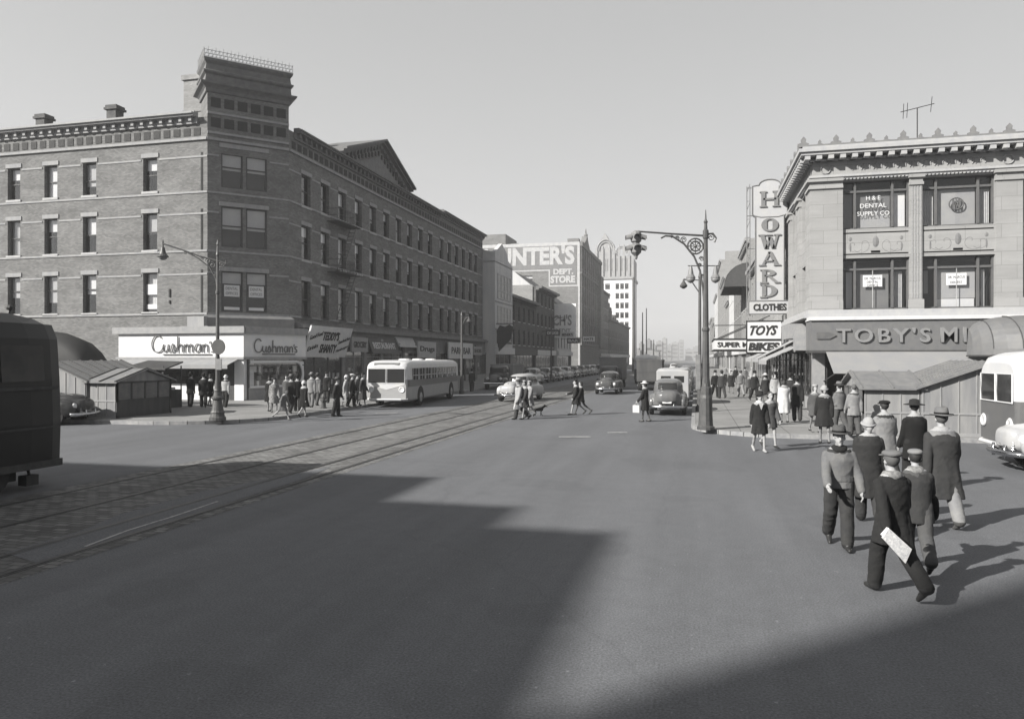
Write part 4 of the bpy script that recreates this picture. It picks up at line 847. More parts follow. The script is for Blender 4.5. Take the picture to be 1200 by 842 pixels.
# ------------------------------------------------------------------ generic block building along the street
def block(name, label, x0, x1, y0, y1, h, mw, side, floors=0, z1f=4.2, cols_=0, ww=1.1, wh=1.8, cornice_=.5, mc=None, group=None, fl_h=3.4, roof=None, south_ops=(), shopm=None, frame=None, shd=None, ground=True):
    """side=+1: its front looks along +X (left side of the street); side=-1: looks along -X"""
    t = thing(name, label, 'building', ((x0 + x1) / 2, y0, 0), world=True, group=group); b = MB()
    xf = x1 if side > 0 else x0; p0, u = ((xf, y0), UY) if side > 0 else ((xf, y1), (0, -1)); L = y1 - y0; ops = []
    if cols_:
        for f_ in range(floors):
            for c in range(cols_):
                a = L * (c + .5) / cols_ - ww / 2; z = z1f + f_ * fl_h; ops.append((a, a + ww, z, z + wh))
    gnd = [(.4, L - .4, .8, 3.1)] if ground else []
    wall(b, p0, u, L, 0, h, ops + gnd, .2)
    wall(b, (x0, y0), (1, 0), x1 - x0, 0, h, list(south_ops), .2)
    xb = x0 if side > 0 else x1
    b.add([(xb, y0, 0), (xb, y1, 0), (xb, y1, h), (xb, y0, h)], [(0, 1, 2, 3)]); b.add([(x0, y1, 0), (x1, y1, 0), (x1, y1, h), (x0, y1, h)], [(0, 1, 2, 3)])
    b.add([(x0, y0, h - .05), (x1, y0, h - .05), (x1, y1, h - .05), (x0, y1, h - .05)], [(0, 1, 2, 3)]); b.build('wall', mw, t)
    if cornice_:
        c = MB(); c.obox(p0, u, L, cornice_ * .5, h - .5, h - .25); c.obox(p0, u, L, cornice_, h - .25, h + .12)
        for k in range(int(L / 1.1)): c.obox((p0[0] + u[0] * (k * 1.1 + .3), p0[1] + u[1] * (k * 1.1 + .3)), u, .2, cornice_ * .8, h - .48, h - .26)
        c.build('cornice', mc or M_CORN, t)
    for (a, c, z, zt) in ops: window(t, p0, u, a, z, c - a, zt - z, .2, shd if shd is not None else random.choice((.3, .5, .9)), frame=frame, sill=True)
    for (a, c, z, zt) in south_ops: window(t, (x0, y0), (1, 0), a, z, c - a, zt - z, .2, .5, frame=frame)
    if ground:
        n_ = (u[1], -u[0]); q = MB(); q.obox((p0[0] - n_[0] * .3, p0[1] - n_[1] * .3), u, L, .02, .8, 3.1); q.build('shop_window', DGLASS, t)
        q = MB(); q.obox(p0, u, L, .35, 3.15, 4.0); q.build('shop_fascia', shopm or random.choice((M_GREYP, M_CANV, M_DKP, M_SIGN)), t)
        q = MB(); 
        for k in range(int(L / 2.2) + 1): q.obox((p0[0] + u[0] * (k * 2.2), p0[1] + u[1] * (k * 2.2)), u, .14, .02, .8, 3.1)
        q.build('shop_mullions', M_GREYP, t)
    return t
M_PALE = mat('pale stucco', .55, .9, .12, 1.2, streak=True); M_PALE2 = brick('light side brick', .30, .24, .08, .12, grime=.15); M_DBR = brick('dark brick', .13, .1, .08, .2); M_MBR = brick('mid brick', .22, .17, .08, .2)
random.seed(21)
# pale studio building with big factory windows
t = block('loft_building', 'pale stuccoed loft building with large many-paned windows beyond the brick block', -40, -23.9, 88, 97, 14.6, M_PALE, 1, 0, cornice_=0, ground=True, shopm=M_SIGN)
b = MB(); b.slab([(-23.9, 88, 14.5), (-23.9, 97, 14.5), (-23.9, 97, 14.9), (-23.9, 94.6, 15.4), (-23.9, 94.2, 16.2), (-23.9, 91.4, 17.2), (-23.9, 88.6, 15.9), (-23.9, 88, 15.8)], (-.5, 0, 0)); b.slab([(-24.4, 88, 14.5), (-24.4, 88, 15.8), (-30, 88, 17.0), (-40, 88, 17.0), (-40, 88, 14.5)], (0, .5, 0)); b.build('parapet', M_PALE, t)
for z, h in ((10.1, 3.1), (6.9, 2.3)):
    q = MB(); q.obox((-23.9, 89.2), UY, 6.6, .03, z, z + h, 1)
    for k in range(5): q.obox((-23.87, 89.2 + k * 1.6), UY, .12, .04, z, z + h)
    for k in range(4): q.obox((-23.87, 89.2), UY, 6.6, .035, z + (h - .1) * k / 3, z + (h - .1) * k / 3 + .1)
    q.build('window', [M_LFRAME, mat('hazy factory glass', .2, .3, .25, 2)], t)
q = MB(); q.obox((-23.9, 88.1), UY, 8.8, .06, 6.1, 6.35); q.obox((-23.9, 88.1), UY, 8.8, .06, 9.6, 9.75); q.build('belt_courses', M_STONE, t)
q = MB(); q.obox((-23.9, 88.9), UY, 7.4, .12, 4.5, 5.7); q.build('sign_band', M_DKP, t)
put_text('FURNITURE', (-23.75, 92.6, 5.1), UY, 1, M_PALE, t, .02, width=6, height=.7)
sg = thing('projecting_sign', 'dark ragged-edged sign projecting from the pale loft building', 'sign', (-23.6, 88.4, 3.4))
b = MB(); b.slab([(0, 0, 0), (1.6, 0, 1.6), (1.9, 0, 3.1), (1.4, 0, 3.4), (.9, 0, 3.1), (.2, 0, 3.3), (-.2, 0, 2.6)], (0, .2, 0)); b.build('board', M_DKP, sg); b = MB(); b.tube([(-.3, .1, 3.5), (2.0, .1, 3.5)], .05, 4); b.build('bracket', M_IRON, sg)
block('dark_shop_row', 'low dark brick row with a heavy cornice beside the pale loft building', -40, -25, 97.2, 117, 11.3, M_DBR, 1, 2, 4.6, 6, 1.2, 2.2, .9, shopm=M_DKP)
block('tall_narrow_house', 'dark cornice house whose pale blank side wall rises above the row', -40, -25, 117.2, 133.5, 14.2, M_DBR, 1, 3, 4.6, 5, 1.2, 2.0, 1.0)
b = MB(); b.box(-40.1, -25.6, 117.05, 117.2, 10.8, 14.3); sd = b.build('side_wall', M_PALE2, bpy.data.objects['tall_narrow_house']) if False else None
t = bpy.data.objects['tall_narrow_house']; b = MB(); b.box(-40.1, -25.5, 117.03, 117.19, 10.6, 14.5); b.build('side_wall_render', M_PALE2, t)
# steep roofed building with the painted wall
t = block('painted_wall_building', 'steep dark roofed building with white wall lettered in large capitals', -40, -24.6, 134, 150, 9.0, M_PALE, 1, 1, 4.6, 5, 1.2, 2.0, .4)
b = MB(); b.slab([(-24.7, 134, 12.3), (-33, 134, 19), (-40, 134, 15), (-40, 134, 8.9), (-24.7, 134, 8.9)], (0, .4, 0)); b.build('gable_wall', M_PALE, t)
b = MB(); b.slab([(-24.3, 134.3, 12.2), (-24.3, 150, 12.2), (-33, 150, 18.6), (-33, 134.3, 18.6)], (0, 0, .3)); b.box(-25.1, -24.6, 134.4, 150, 8.9, 12.1); b.build('roof', M_CORN, t)
bx0, bx1 = ony(640, 133.6), ony(671, 133.6)
b = MB(); b.box(bx0 - 2, bx1 + .6, 133.5, 133.9, 6.4, 12.6); b.build('painted_panel', mat('whitewashed wall', .85, .85, .1, 1), t)
put_text("BUSCH'S", ((ony(630, 133.5) + ony(670, 133.5)) / 2, 133.45, 9.6), (1, 0), 1, M_GREYP, t, .02, off=.03, width=ony(670, 133.5) - ony(630, 133.5), height=2.0)
put_text('CREDIT', ((ony(645, 133.5) + ony(670, 133.5)) / 2, 133.45, 7.6), (1, 0), 1, M_GREYP, t, .02, off=.02, width=3.6, height=.9)
for i, (px, py, z, txt, mt, mi) in enumerate(((665, 392, 0, 'MINER\'S', M_SIGN, M_INK), (648, 390, 0, 'DRUGS', M_DKP, M_SIGN), (690, 397, 0, 'HATS', M_SIGN, M_INK), (672, 399, 0, 'BAR', M_DKP, M_SIGN))):
    y = (128, 122, 150, 138)[i]; x = ony(px, y); z = zat(px, py, y=y)
    sg = thing('projecting_sign', ('white boxed sign lettered in black jutting over the far left pavement', 'small dark sign jutting out left of the white boxed sign', 'pale sign farthest up the left side of the street', 'dark sign under the white boxed sign')[i], 'sign', (x, y, z), group='signs jutting over the far left pavement')
    b = MB(); b.box(-1.2, 1.2, -.15, .15, -.5, .5); b.build('board', mt, sg); b = MB(); b.tube([(1.2, 0, .3), (-3.0, 0, .3)], .05, 4); b.build('bracket', M_IRON, sg); put_text(txt, (0, -.16, 0), (1, 0), .5, mi, sg, .01, off=.02, width=1.9, height=.5)
# department store with the painted sign
DY = 164.8
t = thing('department_store', 'large department store with painted sign wall and corner gable spire', 'building', (-30, DY, 0), world=True)
h = 28.4; b = MB(); X0, X1 = -50.0, -25.0; y1 = 201
opsD = [(y - DY, y - DY + 1.9, z, z + 2.4) for z in (7, 11, 15, 19, 23) for y in [DY + 2 + 3.5 * k for k in range(10)]]
wall(b, (X1, DY), UY, y1 - DY, 0, h, opsD, .35); so_ = [(ony(613, DY) - X0, ony(624, DY) - X0, zat(615, 334, y=DY), zat(615, 323, y=DY))]
wall(b, (X0, DY), UX, X1 - X0, 0, h, so_, .3); b.add([(X0, DY, h), (X1, DY, h), (X1, y1, h), (X0, y1, h)], [(0, 1, 2, 3)]); b.add([(X1, y1, 0), (X0, y1, 0), (X0, y1, h), (X1, y1, h)], [(0, 1, 2, 3)]); b.build('wall', M_MBR, t)
for a, c, z, zt in opsD: window(t, (X1, DY), UY, a, z, c - a, zt - z, .35, .4, sill=True)
window(t, (X0, DY), UX, so_[0][0], so_[0][2], so_[0][1] - so_[0][0], so_[0][3] - so_[0][2], .3, .3, frame=M_LFRAME, mull=1)
b = MB(); b.box(X1, X1 + .5, DY, y1, h - .6, h + .2); b.box(X1, X1 + .35, DY, y1, 21.6, 22); b.box(X1, X1 + .35, DY, y1, 5.6, 6.1)
for k in range(11): b.box(X1, X1 + .3, DY + 3.5 * k + .2, DY + 3.5 * k + 1.2, 6.1, h - .6)
b.box(X1 + .3, X1 + .9, y1 - 6, y1, 5.6, h - 4); b.build('pilasters', M_MBR, t)
b = MB(); gy = onx(688, X1 + .3); b.slab([(X1 + .35, gy - 5.5, h), (X1 + .35, gy + 5.5, h), (X1 + .35, gy + 3.6, h + .9), (X1 + .35, gy + 1.8, h + 1.7), (X1 + .35, gy + .6, h + 2.8), (X1 + .35, gy - .6, h + 2.8), (X1 + .35, gy - 1.8, h + 1.7), (X1 + .35, gy - 3.6, h + .9)], (-1.2, 0, 0)); b.lathe([(.4, h + 2.8), (.5, h + 3.2), (.2, h + 3.5), (.12, h + 4.4), (.02, h + 4.7)], (X1, gy, 0), 8); b.build('gable_spire', M_MBR, t)
for xx, zz, hh in ((-27, 3, 1.6), (-34, 5, 1.0), (-41, 2, .8)): b = MB(); b.box(xx - 1.4, xx + 1.2, DY + zz, DY + zz + 2, h, h + hh); b.build('roof_hut', M_MBR, t)
b = MB(); b.box(-52, -42.5, DY + 1, DY + 12, h - 2, h + 2.9); b.build('bulkhead', M_MBR, t)
ps = MB(); A = lambda px: ony(px, DY); Zt = lambda py, px=650: zat(px, py, y=DY)
ztop, zb = Zt(286, 670), Zt(313, 640); xr = A(676.5)
# painted border and letters lie on the wall
ps.box(X0 + .2, xr, DY - .04, DY, ztop, ztop + .5); ps.box(xr, xr + .5, DY - .04, DY, Zt(333, 670) - .5, ztop + .5); ps.box(X0 + .2, A(643), DY - .04, DY, Zt(318, 620), Zt(318, 620) + .3); ps.box(A(643), A(643) + .3, DY - .04, DY, Zt(334, 660), Zt(318, 620) + .3); ps.box(A(643), xr, DY - .045, DY, Zt(334, 660) - .3, Zt(334, 660)); ps.box(X0 + .2, xr + .6, DY - .06, DY, h - .4, h + .1); ps.box(A(677.5), A(679.5), DY - .05, DY, 0, h)
M_PW = mat('faded white wall paint', .46, .9, .15, 1.5); ps.build('painted_border', M_PW, t)
bk = MB(); bk.box(A(600), xr - .3, DY - .02, DY, Zt(315, 640), ztop - .1); bk.box(A(645), xr - .3, DY - .02, DY, Zt(333, 660), Zt(315, 640)); bk.build('painted_ground', mat('faded grey wall paint', .2, .9, .15, 1.5), t)
xl, xr_ = A(568), A(673.5); put_text("HUNTER'S", ((xl + xr_) / 2, DY - .05, (Zt(288, 640) + Zt(311, 640)) / 2), (1, 0), 1, M_PW, t, .02, off=.045, width=xr_ - xl, height=4.3, space=1.0)
for tx, a, c, z0, z1 in (('DEPT.', 648.5, 672, 321.5, 314.8), ('STORE', 645, 674, 331.5, 323)): put_text(tx, ((A(a) + A(c)) / 2, DY - .05, (Zt(z0, 660) + Zt(z1, 660)) / 2), (1, 0), 1, M_PW, t, .02, off=.05, width=A(c) - A(a), height=Zt(z1) - Zt(z0))
block('dark_office_block', 'dark mid-rise block between the department store and the white tower', -45, -25.2, 201.5, 222, 21.5, M_MBR, 1, 4, 5, 6, 1.6, 2.2, .6, fl_h=4)
t = block('low_dark_block', 'low dark block with ragged roof line in front of the white tower', -45, -25.1, 222.5, 292, 14.5, M_DBR, 1, 2, 5, 10, 1.6, 2.2, .6, fl_h=4)
b = MB()
for y, hh in ((224, 5), (230, 4), (238, 1.5), (244, 2.4), (251, 1.2)): b.box(-29 - (y % 3), -25.6, y, y + 4.5, 14.4, 14.5 + hh); b.lathe([(1.2, 0), (1.3, 1.4), (.1, 2.2)], (-28, y + 2, 14.4 + hh), 8)
b.build('roof_stacks', M_DBR, t)
# white tower
TY, TX0, TX1 = 310.0, -43.0, -25.4
M_TW = mat('white terracotta tower', .75, .7, .08, .5); M_TW2 = mat('upper tower terracotta', .33, .8, .15, .6)
t = thing('white_tower', 'tall narrow white office tower with pointed arches at its top', 'building', (-34, TY, 0), world=True)
zc = zat(720, 327, y=TY); zt_ = zat(720, 289, y=TY); colx = [A_ for A_ in (704, 712.5, 723.5, 729.5, 735)]
b = MB(); opsT = []
for k in range(11):
    z = zc - 4.2 - k * 4.0
    for px, wd in ((705, 2.0), (712, 2.0), (723.5, 1.5), (729, 1.5), (734.5, 1.5)):
        x = ony(px, TY) - TX0; opsT.append((x - wd / 2, x + wd / 2, z, z + 2.4))
opsT = [o for o in opsT if o[2] > 1]; wall(b, (TX0, TY), UX, TX1 - TX0, 0, zc, opsT, .5); b.add([(TX1, TY, 0), (TX1, TY + 24, 0), (TX1, TY + 24, zc), (TX1, TY, zc)], [(0, 1, 2, 3)]); b.add([(TX0, TY, 0), (TX0, TY + 24, 0), (TX0, TY + 24, zc), (TX0, TY, zc)], [(0, 1, 2, 3)]); b.add([(TX0, TY + 24, 0), (TX1, TY + 24, 0), (TX1, TY + 24, zc), (TX0, TY + 24, zc)], [(0, 1, 2, 3)]); b.build('wall', M_TW, t)
for a, c, z, d_ in opsT: window(t, (TX0, TY), UX, a, z, c - a, 2.4, .4, .2, sill=False, ftk=.12)
b = MB(); b.box(TX0 - .4, TX1 + .6, TY - .6, TY + 24.5, zc, zc + 1.0); b.box(TX0, TX1, TY, TY + 24, zc + 1.0, zt_ - 4)
for px in (699, 706, 714, 719.5, 725.5, 731, 737, 741.5): x = ony(px, TY); b.box(x - .45, x + .45, TY - .5, TY, zc + 1, zt_ - .5); b.lathe([(.6, 0), (.5, .5), (.05, 1.6)], (x, TY, zt_ - .6), 6)
b.build('arcade', M_TW2, t)
b = MB()
for px, rr, zz in ((710, 3.6, 0), (728.5, 2.4, -1.5)):
    x = ony(px, TY)
    for s_ in (1, .78): b.tube([(x + rr * s_ * math.cos(R(t_)), TY - .3, zt_ - 1.5 + zz + rr * 1.25 * s_ * math.sin(R(t_))) for t_ in range(0, 181, 15)], .3, 4)
b.slab([(TX0 + 1, TY, zt_ - 4), (TX1 - 6, TY, zt_ - 4), ((TX0 + TX1) / 2 - 2.5, TY, zt_ + 6)], (0, 12, 0)); b.build('crown_gable', M_TW2, t)
q = MB()
for px in (703, 707.5, 713, 717, 722.5, 728.5, 734): x = ony(px, TY); q.box(x - .75, x + .75, TY - .1, TY, zc + 3.5, zt_ - 5)
q.build('arched_window', MATS['hazy factory glass'], t)
# far right side of the street
random.seed(31)
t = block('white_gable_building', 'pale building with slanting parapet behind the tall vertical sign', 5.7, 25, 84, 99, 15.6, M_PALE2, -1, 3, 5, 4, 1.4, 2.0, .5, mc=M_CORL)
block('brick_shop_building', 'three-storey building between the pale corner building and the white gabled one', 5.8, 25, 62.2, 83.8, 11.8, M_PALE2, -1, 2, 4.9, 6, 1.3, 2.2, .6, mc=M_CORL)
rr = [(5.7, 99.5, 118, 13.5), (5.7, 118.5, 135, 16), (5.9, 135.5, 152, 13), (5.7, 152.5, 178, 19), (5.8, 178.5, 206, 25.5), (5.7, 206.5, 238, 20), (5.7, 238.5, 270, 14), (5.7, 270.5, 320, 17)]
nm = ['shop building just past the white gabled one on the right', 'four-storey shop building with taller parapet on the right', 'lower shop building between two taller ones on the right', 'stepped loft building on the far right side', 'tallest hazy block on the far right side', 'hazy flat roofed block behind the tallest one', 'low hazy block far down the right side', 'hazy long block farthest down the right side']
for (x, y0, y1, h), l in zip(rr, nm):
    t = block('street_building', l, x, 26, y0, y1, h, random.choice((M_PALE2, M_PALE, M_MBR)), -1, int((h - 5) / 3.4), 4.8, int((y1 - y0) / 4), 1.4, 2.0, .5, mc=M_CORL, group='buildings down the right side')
    b = MB(); b.box(x + 1, x + 4, y0 + 2, y0 + 5, h - .1, h + 2.2); b.box(x + 6, x + 9, y1 - 6, y1 - 3, h - .1, h + 1.4); b.build('roof_hut', M_PALE2, t)
# theatre marquee and the arched dark awning
mq = thing('theatre_marquee', 'long white lettered marquee over the right pavement', 'marquee', (3.6, 62, 3.3))
b = MB(); b.box(-2.2, 2.2, -4, 4, 0, .72); b.build('marquee_box', M_SIGN, mq)
b = MB(); b.box(-2.26, 2.26, -4.06, 4.06, -.1, 0); b.box(-2.26, 2.26, -4.06, 4.06, .72, .82); b.build('marquee_trim', M_INK, mq)
for j, tx in enumerate(('SUPER MARKET',)): put_text('SUPER MARKET', (0, -4.05, .36), (1, 0), .4, M_INK, mq, .01, off=.01, width=4.0, height=.36)
b = MB(); b.tube([(-2, 4, .8), (2.0, 4, 2.6)], .04, 4); b.tube([(-2, -4, .8), (2.0, -4, 2.6)], .04, 4); b.tube([(-2.2, -4, .9), (-2.2, -4, 1.8), (2, -4, 1.8)], .035, 4); b.build('marquee_stay', M_IRON, mq)
da = thing('barrel_awning', 'dark ribbed round awning high on the wall left of the tall vertical sign', 'awning', (5.7, 92, 0))
b = MB(); rings = []
for k in range(9): a_ = R(90 * k / 8); rings.append([(-2.6 * math.sin(a_), y, 10.6 + 2.6 * math.cos(a_)) for y in (-6, 6)])
for i in range(8): b.add([rings[i][0], rings[i][1], rings[i + 1][1], rings[i + 1][0]], [(0, 1, 2, 3)])
for s_ in (0, 1): b.add([(0, -6 if s_ == 0 else 6, 10.6)] + [r_[s_] for r_ in rings], [tuple(range(10))])
b.build('canopy', M_DKP, da)
b = MB()
for y in (-6, -3, 0, 3, 6): b.tube([(-2.62 * math.sin(R(q)), y, 10.6 + 2.62 * math.cos(R(q))) for q in range(0, 91, 15)], .05, 4)
b.build('awning_rib', M_CORN, da)
# far skyline down the street
random.seed(8); far = []
M_FAR = mat('far masonry', .25, .9, .2, .1)
spec = [(749, 752, 402, 420, 480), (757, 762, 398, 420, 560), (763, 768, 404, 420, 640), (769, 776, 400, 420, 700), (776, 781, 396, 420, 900), (782, 787, 404, 420, 800), (787, 795, 401, 420, 1000), (796, 801, 398, 420, 1100), (803, 812, 409, 420, 950), (812, 822, 406, 420, 900), (744, 750, 410, 420, 420), (752, 772, 412, 420, 520)]
for i, (a, c, t_, b_, y) in enumerate(spec):
    xa, xc = ony(a, y), ony(c, y); hh = zat(a, t_, y=y)
    w_ = 'pale grey brown dark cream stone narrow squat stepped tall plain low'.split()[i]
    t = thing('distant_building', w_ + ' hazy block on the far skyline, number %s from the white tower' % ('one two three four five six seven eight nine ten eleven twelve'.split()[i]), 'building', ((xa + xc) / 2, y, 0), group='hazy blocks on the far skyline')
    t['label'] = 'faint hazy building on the far skyline at the end of the avenue'
    b = MB(); L = (xc - xa) / 2; b.box(-L, L, 0, 25, 0, hh); b.box(-L * .5, L * .3, 5, 15, hh, hh + 1.2); b.build('wall', M_FAR, t)
    b = MB()
    for z in range(4, int(hh) - 3, 5): b.box(-L * .8, L * .8, -.1, 0, z, z + 1.6)
    if b.v: b.build('window_band', M_DARK, t)
# ------------------------------------------------------------------ buildings beside and behind the viewpoint, whose shadows fall on the crossing
def plain(name, label, x0, x1, y0, y1, h):
    t = thing(name, label, 'building', ((x0 + x1) / 2, y0, 0), world=True); b = MB(); b.box(x0, x1, y0, y1, 0, h); b.build('wall', M_MBR, t)
    c = MB(); c.box(x0 - .3, x1 + .35, y0 + .01, y1 + (.35), h - .5, h + .1); c.build('cornice', M_CORN, t)
    for z in range(5, int(h) - 2, 4):
        for y in range(int(y0) + 2, int(y1) - 1, 3): window(t, (x1, y0), UY, y - y0, z, 1.2, 2.2, -.05, .5)
    return t
plain('side_building', 'lower brick building beside the viewpoint', -45, -25.6, -8.6, -4.1, 15.8)
plain('side_building', 'middle brick building beside the viewpoint', -45, -25.6, -12.2, -9.2, 17.8)
plain('side_building', 'taller brick building beside the viewpoint', -45, -25.9, -19.4, -12.8, 19.5)
plain('side_building', 'tallest brick building behind the viewpoint', -34.4, -25.9, -48, -26.9, 42)
# haze
b = MB(); b.box(-420, 420, -60, 1500, -1, 75)
hz = b.build('haze', mat('x', .5)); hz['kind'] = 'stuff'
m = bpy.data.materials.new('city haze'); m.use_nodes = True; q = m.node_tree; q.nodes.clear(); o = N(q, 'ShaderNodeOutputMaterial'); v = N(q, 'ShaderNodeVolumePrincipled')
v.inputs['Color'].default_value = (.9, .9, .91, 1); v.inputs['Density'].default_value = .0007; v.inputs['Anisotropy'].default_value = .2; q.links.new(v.outputs[0], o.inputs['Volume']); hz.data.materials.clear(); hz.data.materials.append(m)
# ------------------------------------------------------------------ street lamps and signals
M_POLE = mat('dark green lamp iron', .075, .5, .3, 5, spec=.45); M_POLEG = mat('weathered grey pole paint', .2, .6, .25, 5); M_LAMPG = mat('frosted lamp glass', .22, .3, .1, 3)
def base_prof(s=1.0): return [(.26 * s, 0), (.28 * s, .03), (.28 * s, .14), (.24 * s, .18), (.22 * s, .3), (.24 * s, .34), (.2 * s, .42), (.17 * s, .62), (.145 * s, .82), (.2 * s, .88), (.2 * s, .94), (.14 * s, 1.0), (.12 * s, 1.15), (.13 * s, 1.2), (.11 * s, 1.26), (.085 * s, 1.6)]
def scroll3(b, c, r, turns, s, ax, rad=.02, flip=1):
    """a flat iron scroll in the plane (ax, z)"""
    P = []
    for i in range(int(turns * 10) + 1):
        t = i / 10; a = t * 2 * math.pi * flip; q = r * (1 - .75 * t / turns); P.append((c[0] + ax[0] * q * math.cos(a) * s, c[1] + ax[1] * q * math.cos(a) * s, c[2] + q * math.sin(a)))
    b.tube(P, rad, 4)
lp = gpt(255, 493, WZ); L_ = thing('street_lamp', 'bell shaped street lamp on an arched bracket at the kerb before the bakery corner', 'street lamp', lp)
b = MB(); b.lathe(base_prof(1.15), n=16); b.build('base', M_POLE, L_, smooth=False)
b = MB(); b.lathe([(.085, 1.58), (.075, 3.0), (.1, 3.02), (.1, 3.1), (.07, 3.14), (.06, 5.0), (.085, 5.03), (.085, 5.12), (.055, 5.16), (.045, 6.5), (.07, 6.55), (.05, 6.65), (.03, 6.9), (.045, 6.96), (.01, 7.15)], n=10); b.build('pole', M_POLE, L_)
# the arm runs to the photograph's left: camera-left direction
AX = (-ca, -sa)
def AP(a, z): return (AX[0] * a, AX[1] * a, z)
b = MB(); b.tube([AP(-.35, 6.2), AP(0, 6.32), AP(.7, 6.5), AP(1.4, 6.75), AP(2.1, 6.98), AP(2.18, 6.98)], .035, 6)
b.tube([AP(0, 5.1), AP(.06, 5.6), AP(.3, 6.05), AP(.75, 6.4), AP(1.2, 6.66)], .028, 5); b.tube([AP(0, 6.0), AP(-.25, 6.1), AP(-.35, 6.35), AP(-.22, 6.42)], .022, 5)
for a, z, r in ((.2, 6.15, .13), (.38, 6.32, .1), (.08, 5.75, .08), (-.12, 6.2, .1), (.6, 6.4, .06), (1.28, 6.62, .06)): scroll3(b, AP(a, z), r, 1.4, 1, AX)
b.build('bracket', M_POLE, L_)
b = MB(); b.lathe([(.03, 0), (.03, -.12), (.07, -.16), (.1, -.3), (.14, -.42), (.22, -.5), (.22, -.53), (.02, -.52)], AP(2.16, 7.0), 14); b.lathe([(.03, .0), (.035, .06), (.01, .16)], AP(2.16, 7.0), 8); b.build('lamp_shade', M_POLE, L_, smooth=False)
b = MB(); b.ell(AP(2.16, 6.47), (.17, .17, .13), 12, 8); b.build('lamp_bulb', M_LAMPG, L_, smooth=True)
ns = MB(); c_ = AP(-.12, 2.92); ns.tube([(c_[0] - .0, c_[1] - .12, c_[2]), (c_[0], c_[1] - .15, c_[2])], .3, 20); ns.build('round_sign', M_DKP, L_)
ns = MB(); ns.box(c_[0] - .13, c_[0] + .13, c_[1] - .13, c_[1] - .1, 2.02, 2.45); ns.build('plate_sign', M_POLEG, L_)
# signal post at the right kerb
rp = gpt(827, 503, WZ); G_ = thing('traffic_signal_post', 'ornate iron signal post with scrolled arm and wheel ornament on the right kerb', 'signal post', rp)
b = MB(); b.lathe([(.3, 0), (.3, .1), (.25, .14), (.23, .5), (.22, 1.1), (.2, 1.2), (.2, 1.45), (.16, 1.5), (.15, 1.6)], n=12); b.build('base', M_POLE, G_)
b = MB(); b.lathe([(.15, 1.6), (.13, 1.8), (.11, 3.4), (.13, 3.43), (.13, 3.5), (.1, 3.55), (.085, 5.0), (.07, 6.6), (.1, 6.64), (.1, 6.9), (.06, 6.95), (.05, 7.15), (.075, 7.2), (.03, 7.3), (.012, 7.62)], n=10); b.build('pole', M_POLE, G_)
b = MB(); b.box(-.34, -.18, -.12, .1, 1.4, 2.6); b.box(-.16, -.1, -.05, .05, 2.2, 2.3); b.build('control_box', M_POLEG, G_)
zt2 = 6.72
b = MB(); b.tube([AP(-.05, zt2), AP(1.2, zt2 + .07), AP(2.45, zt2 + .16)], [.04, .035, .03], 6)
b.tube([AP(1.55, zt2 - .08), AP(1.4, zt2 + .0), AP(1.15, zt2 - .02), AP(.75, zt2 - .28), AP(.4, zt2 - .72), AP(.2, zt2 - 1.2), AP(.1, zt2 - 1.8), AP(.06, zt2 - 2.3)], .035, 6)
for r_ in (.27, .17): b.tube([AP(.36 + r_ * math.cos(R(t)), zt2 - .36 + r_ * math.sin(R(t))) for t in range(0, 361, 20)], .03, 5)
for t in range(0, 360, 45): b.tube([AP(.36, zt2 - .36), AP(.36 + .26 * math.cos(R(t)), zt2 - .36 + .26 * math.sin(R(t)))], .016, 4)
b.ell(AP(.36, zt2 - .36), (.06, .06, .06), 8, 6)
for a, z, r in ((.76, -.14, .11), (.98, -.08, .08), (.14, -.8, .09), (.2, -1.02, .07), (.1, -1.4, .07), (-.18, -.06, .14), (1.18, -.03, .05)): scroll3(b, AP(a, zt2 + z), r, 1.5, 1, AX, .02)
b.tube([AP(-.05, zt2 + .06), AP(-.25, zt2 + .08), AP(-.36, zt2 - .08), AP(-.3, zt2 - .22)], .035, 5); b.build('bracket', M_POLE, G_)
sg = thing('x', '', ''); bpy.data.objects.remove(sg)
c_ = AP(2.42, zt2 + .14); b = MB(); b.lathe([(.05, .06), (.16, 0), (.18, -.05), (.18, -.32), (.12, -.36), (.12, -.4), (.18, -.44), (.18, -.7), (.1, -.78), (.06, -.82), (.05, -.9), (.01, -.95)], (c_[0], c_[1], c_[2] - .02), 8)
b.build('signal_head', M_POLEG, G_)
ml = MAT_LENS = mat('signal lens', .16, .2, .1, 3, spec=.6)
for k in range(4):
    a = R(90 * k) + YAW; dx, dy = math.cos(a), math.sin(a)
    for z in (-.2, -.58):
        b = MB(); zc_ = c_[2] + z
        pts0 = [(c_[0] + dx * .16 + -dy * .13 * math.cos(R(t)), c_[1] + dy * .16 + dx * .13 * math.cos(R(t)), zc_ + .13 * math.sin(R(t))) for t in range(-10, 191, 20)]
        pts1 = [(p[0] + dx * .2, p[1] + dy * .2, p[2] - .05) for p in pts0]
        for i in range(len(pts0) - 1): b.add([pts0[i], pts0[i + 1], pts1[i + 1], pts1[i]], [(0, 1, 2, 3)])
        b.build('signal_visor', M_POLEG, G_)
        b = MB(); b.tube([(c_[0] + dx * .14, c_[1] + dy * .14, zc_), (c_[0] + dx * .18, c_[1] + dy * .18, zc_)], .1, 12); b.build('signal_lens', ml, G_)
b = MB(); b.tube([AP(.62, 5.68), AP(-.45, 5.68)], .018, 5); b.build('crossbar', M_POLE, G_)
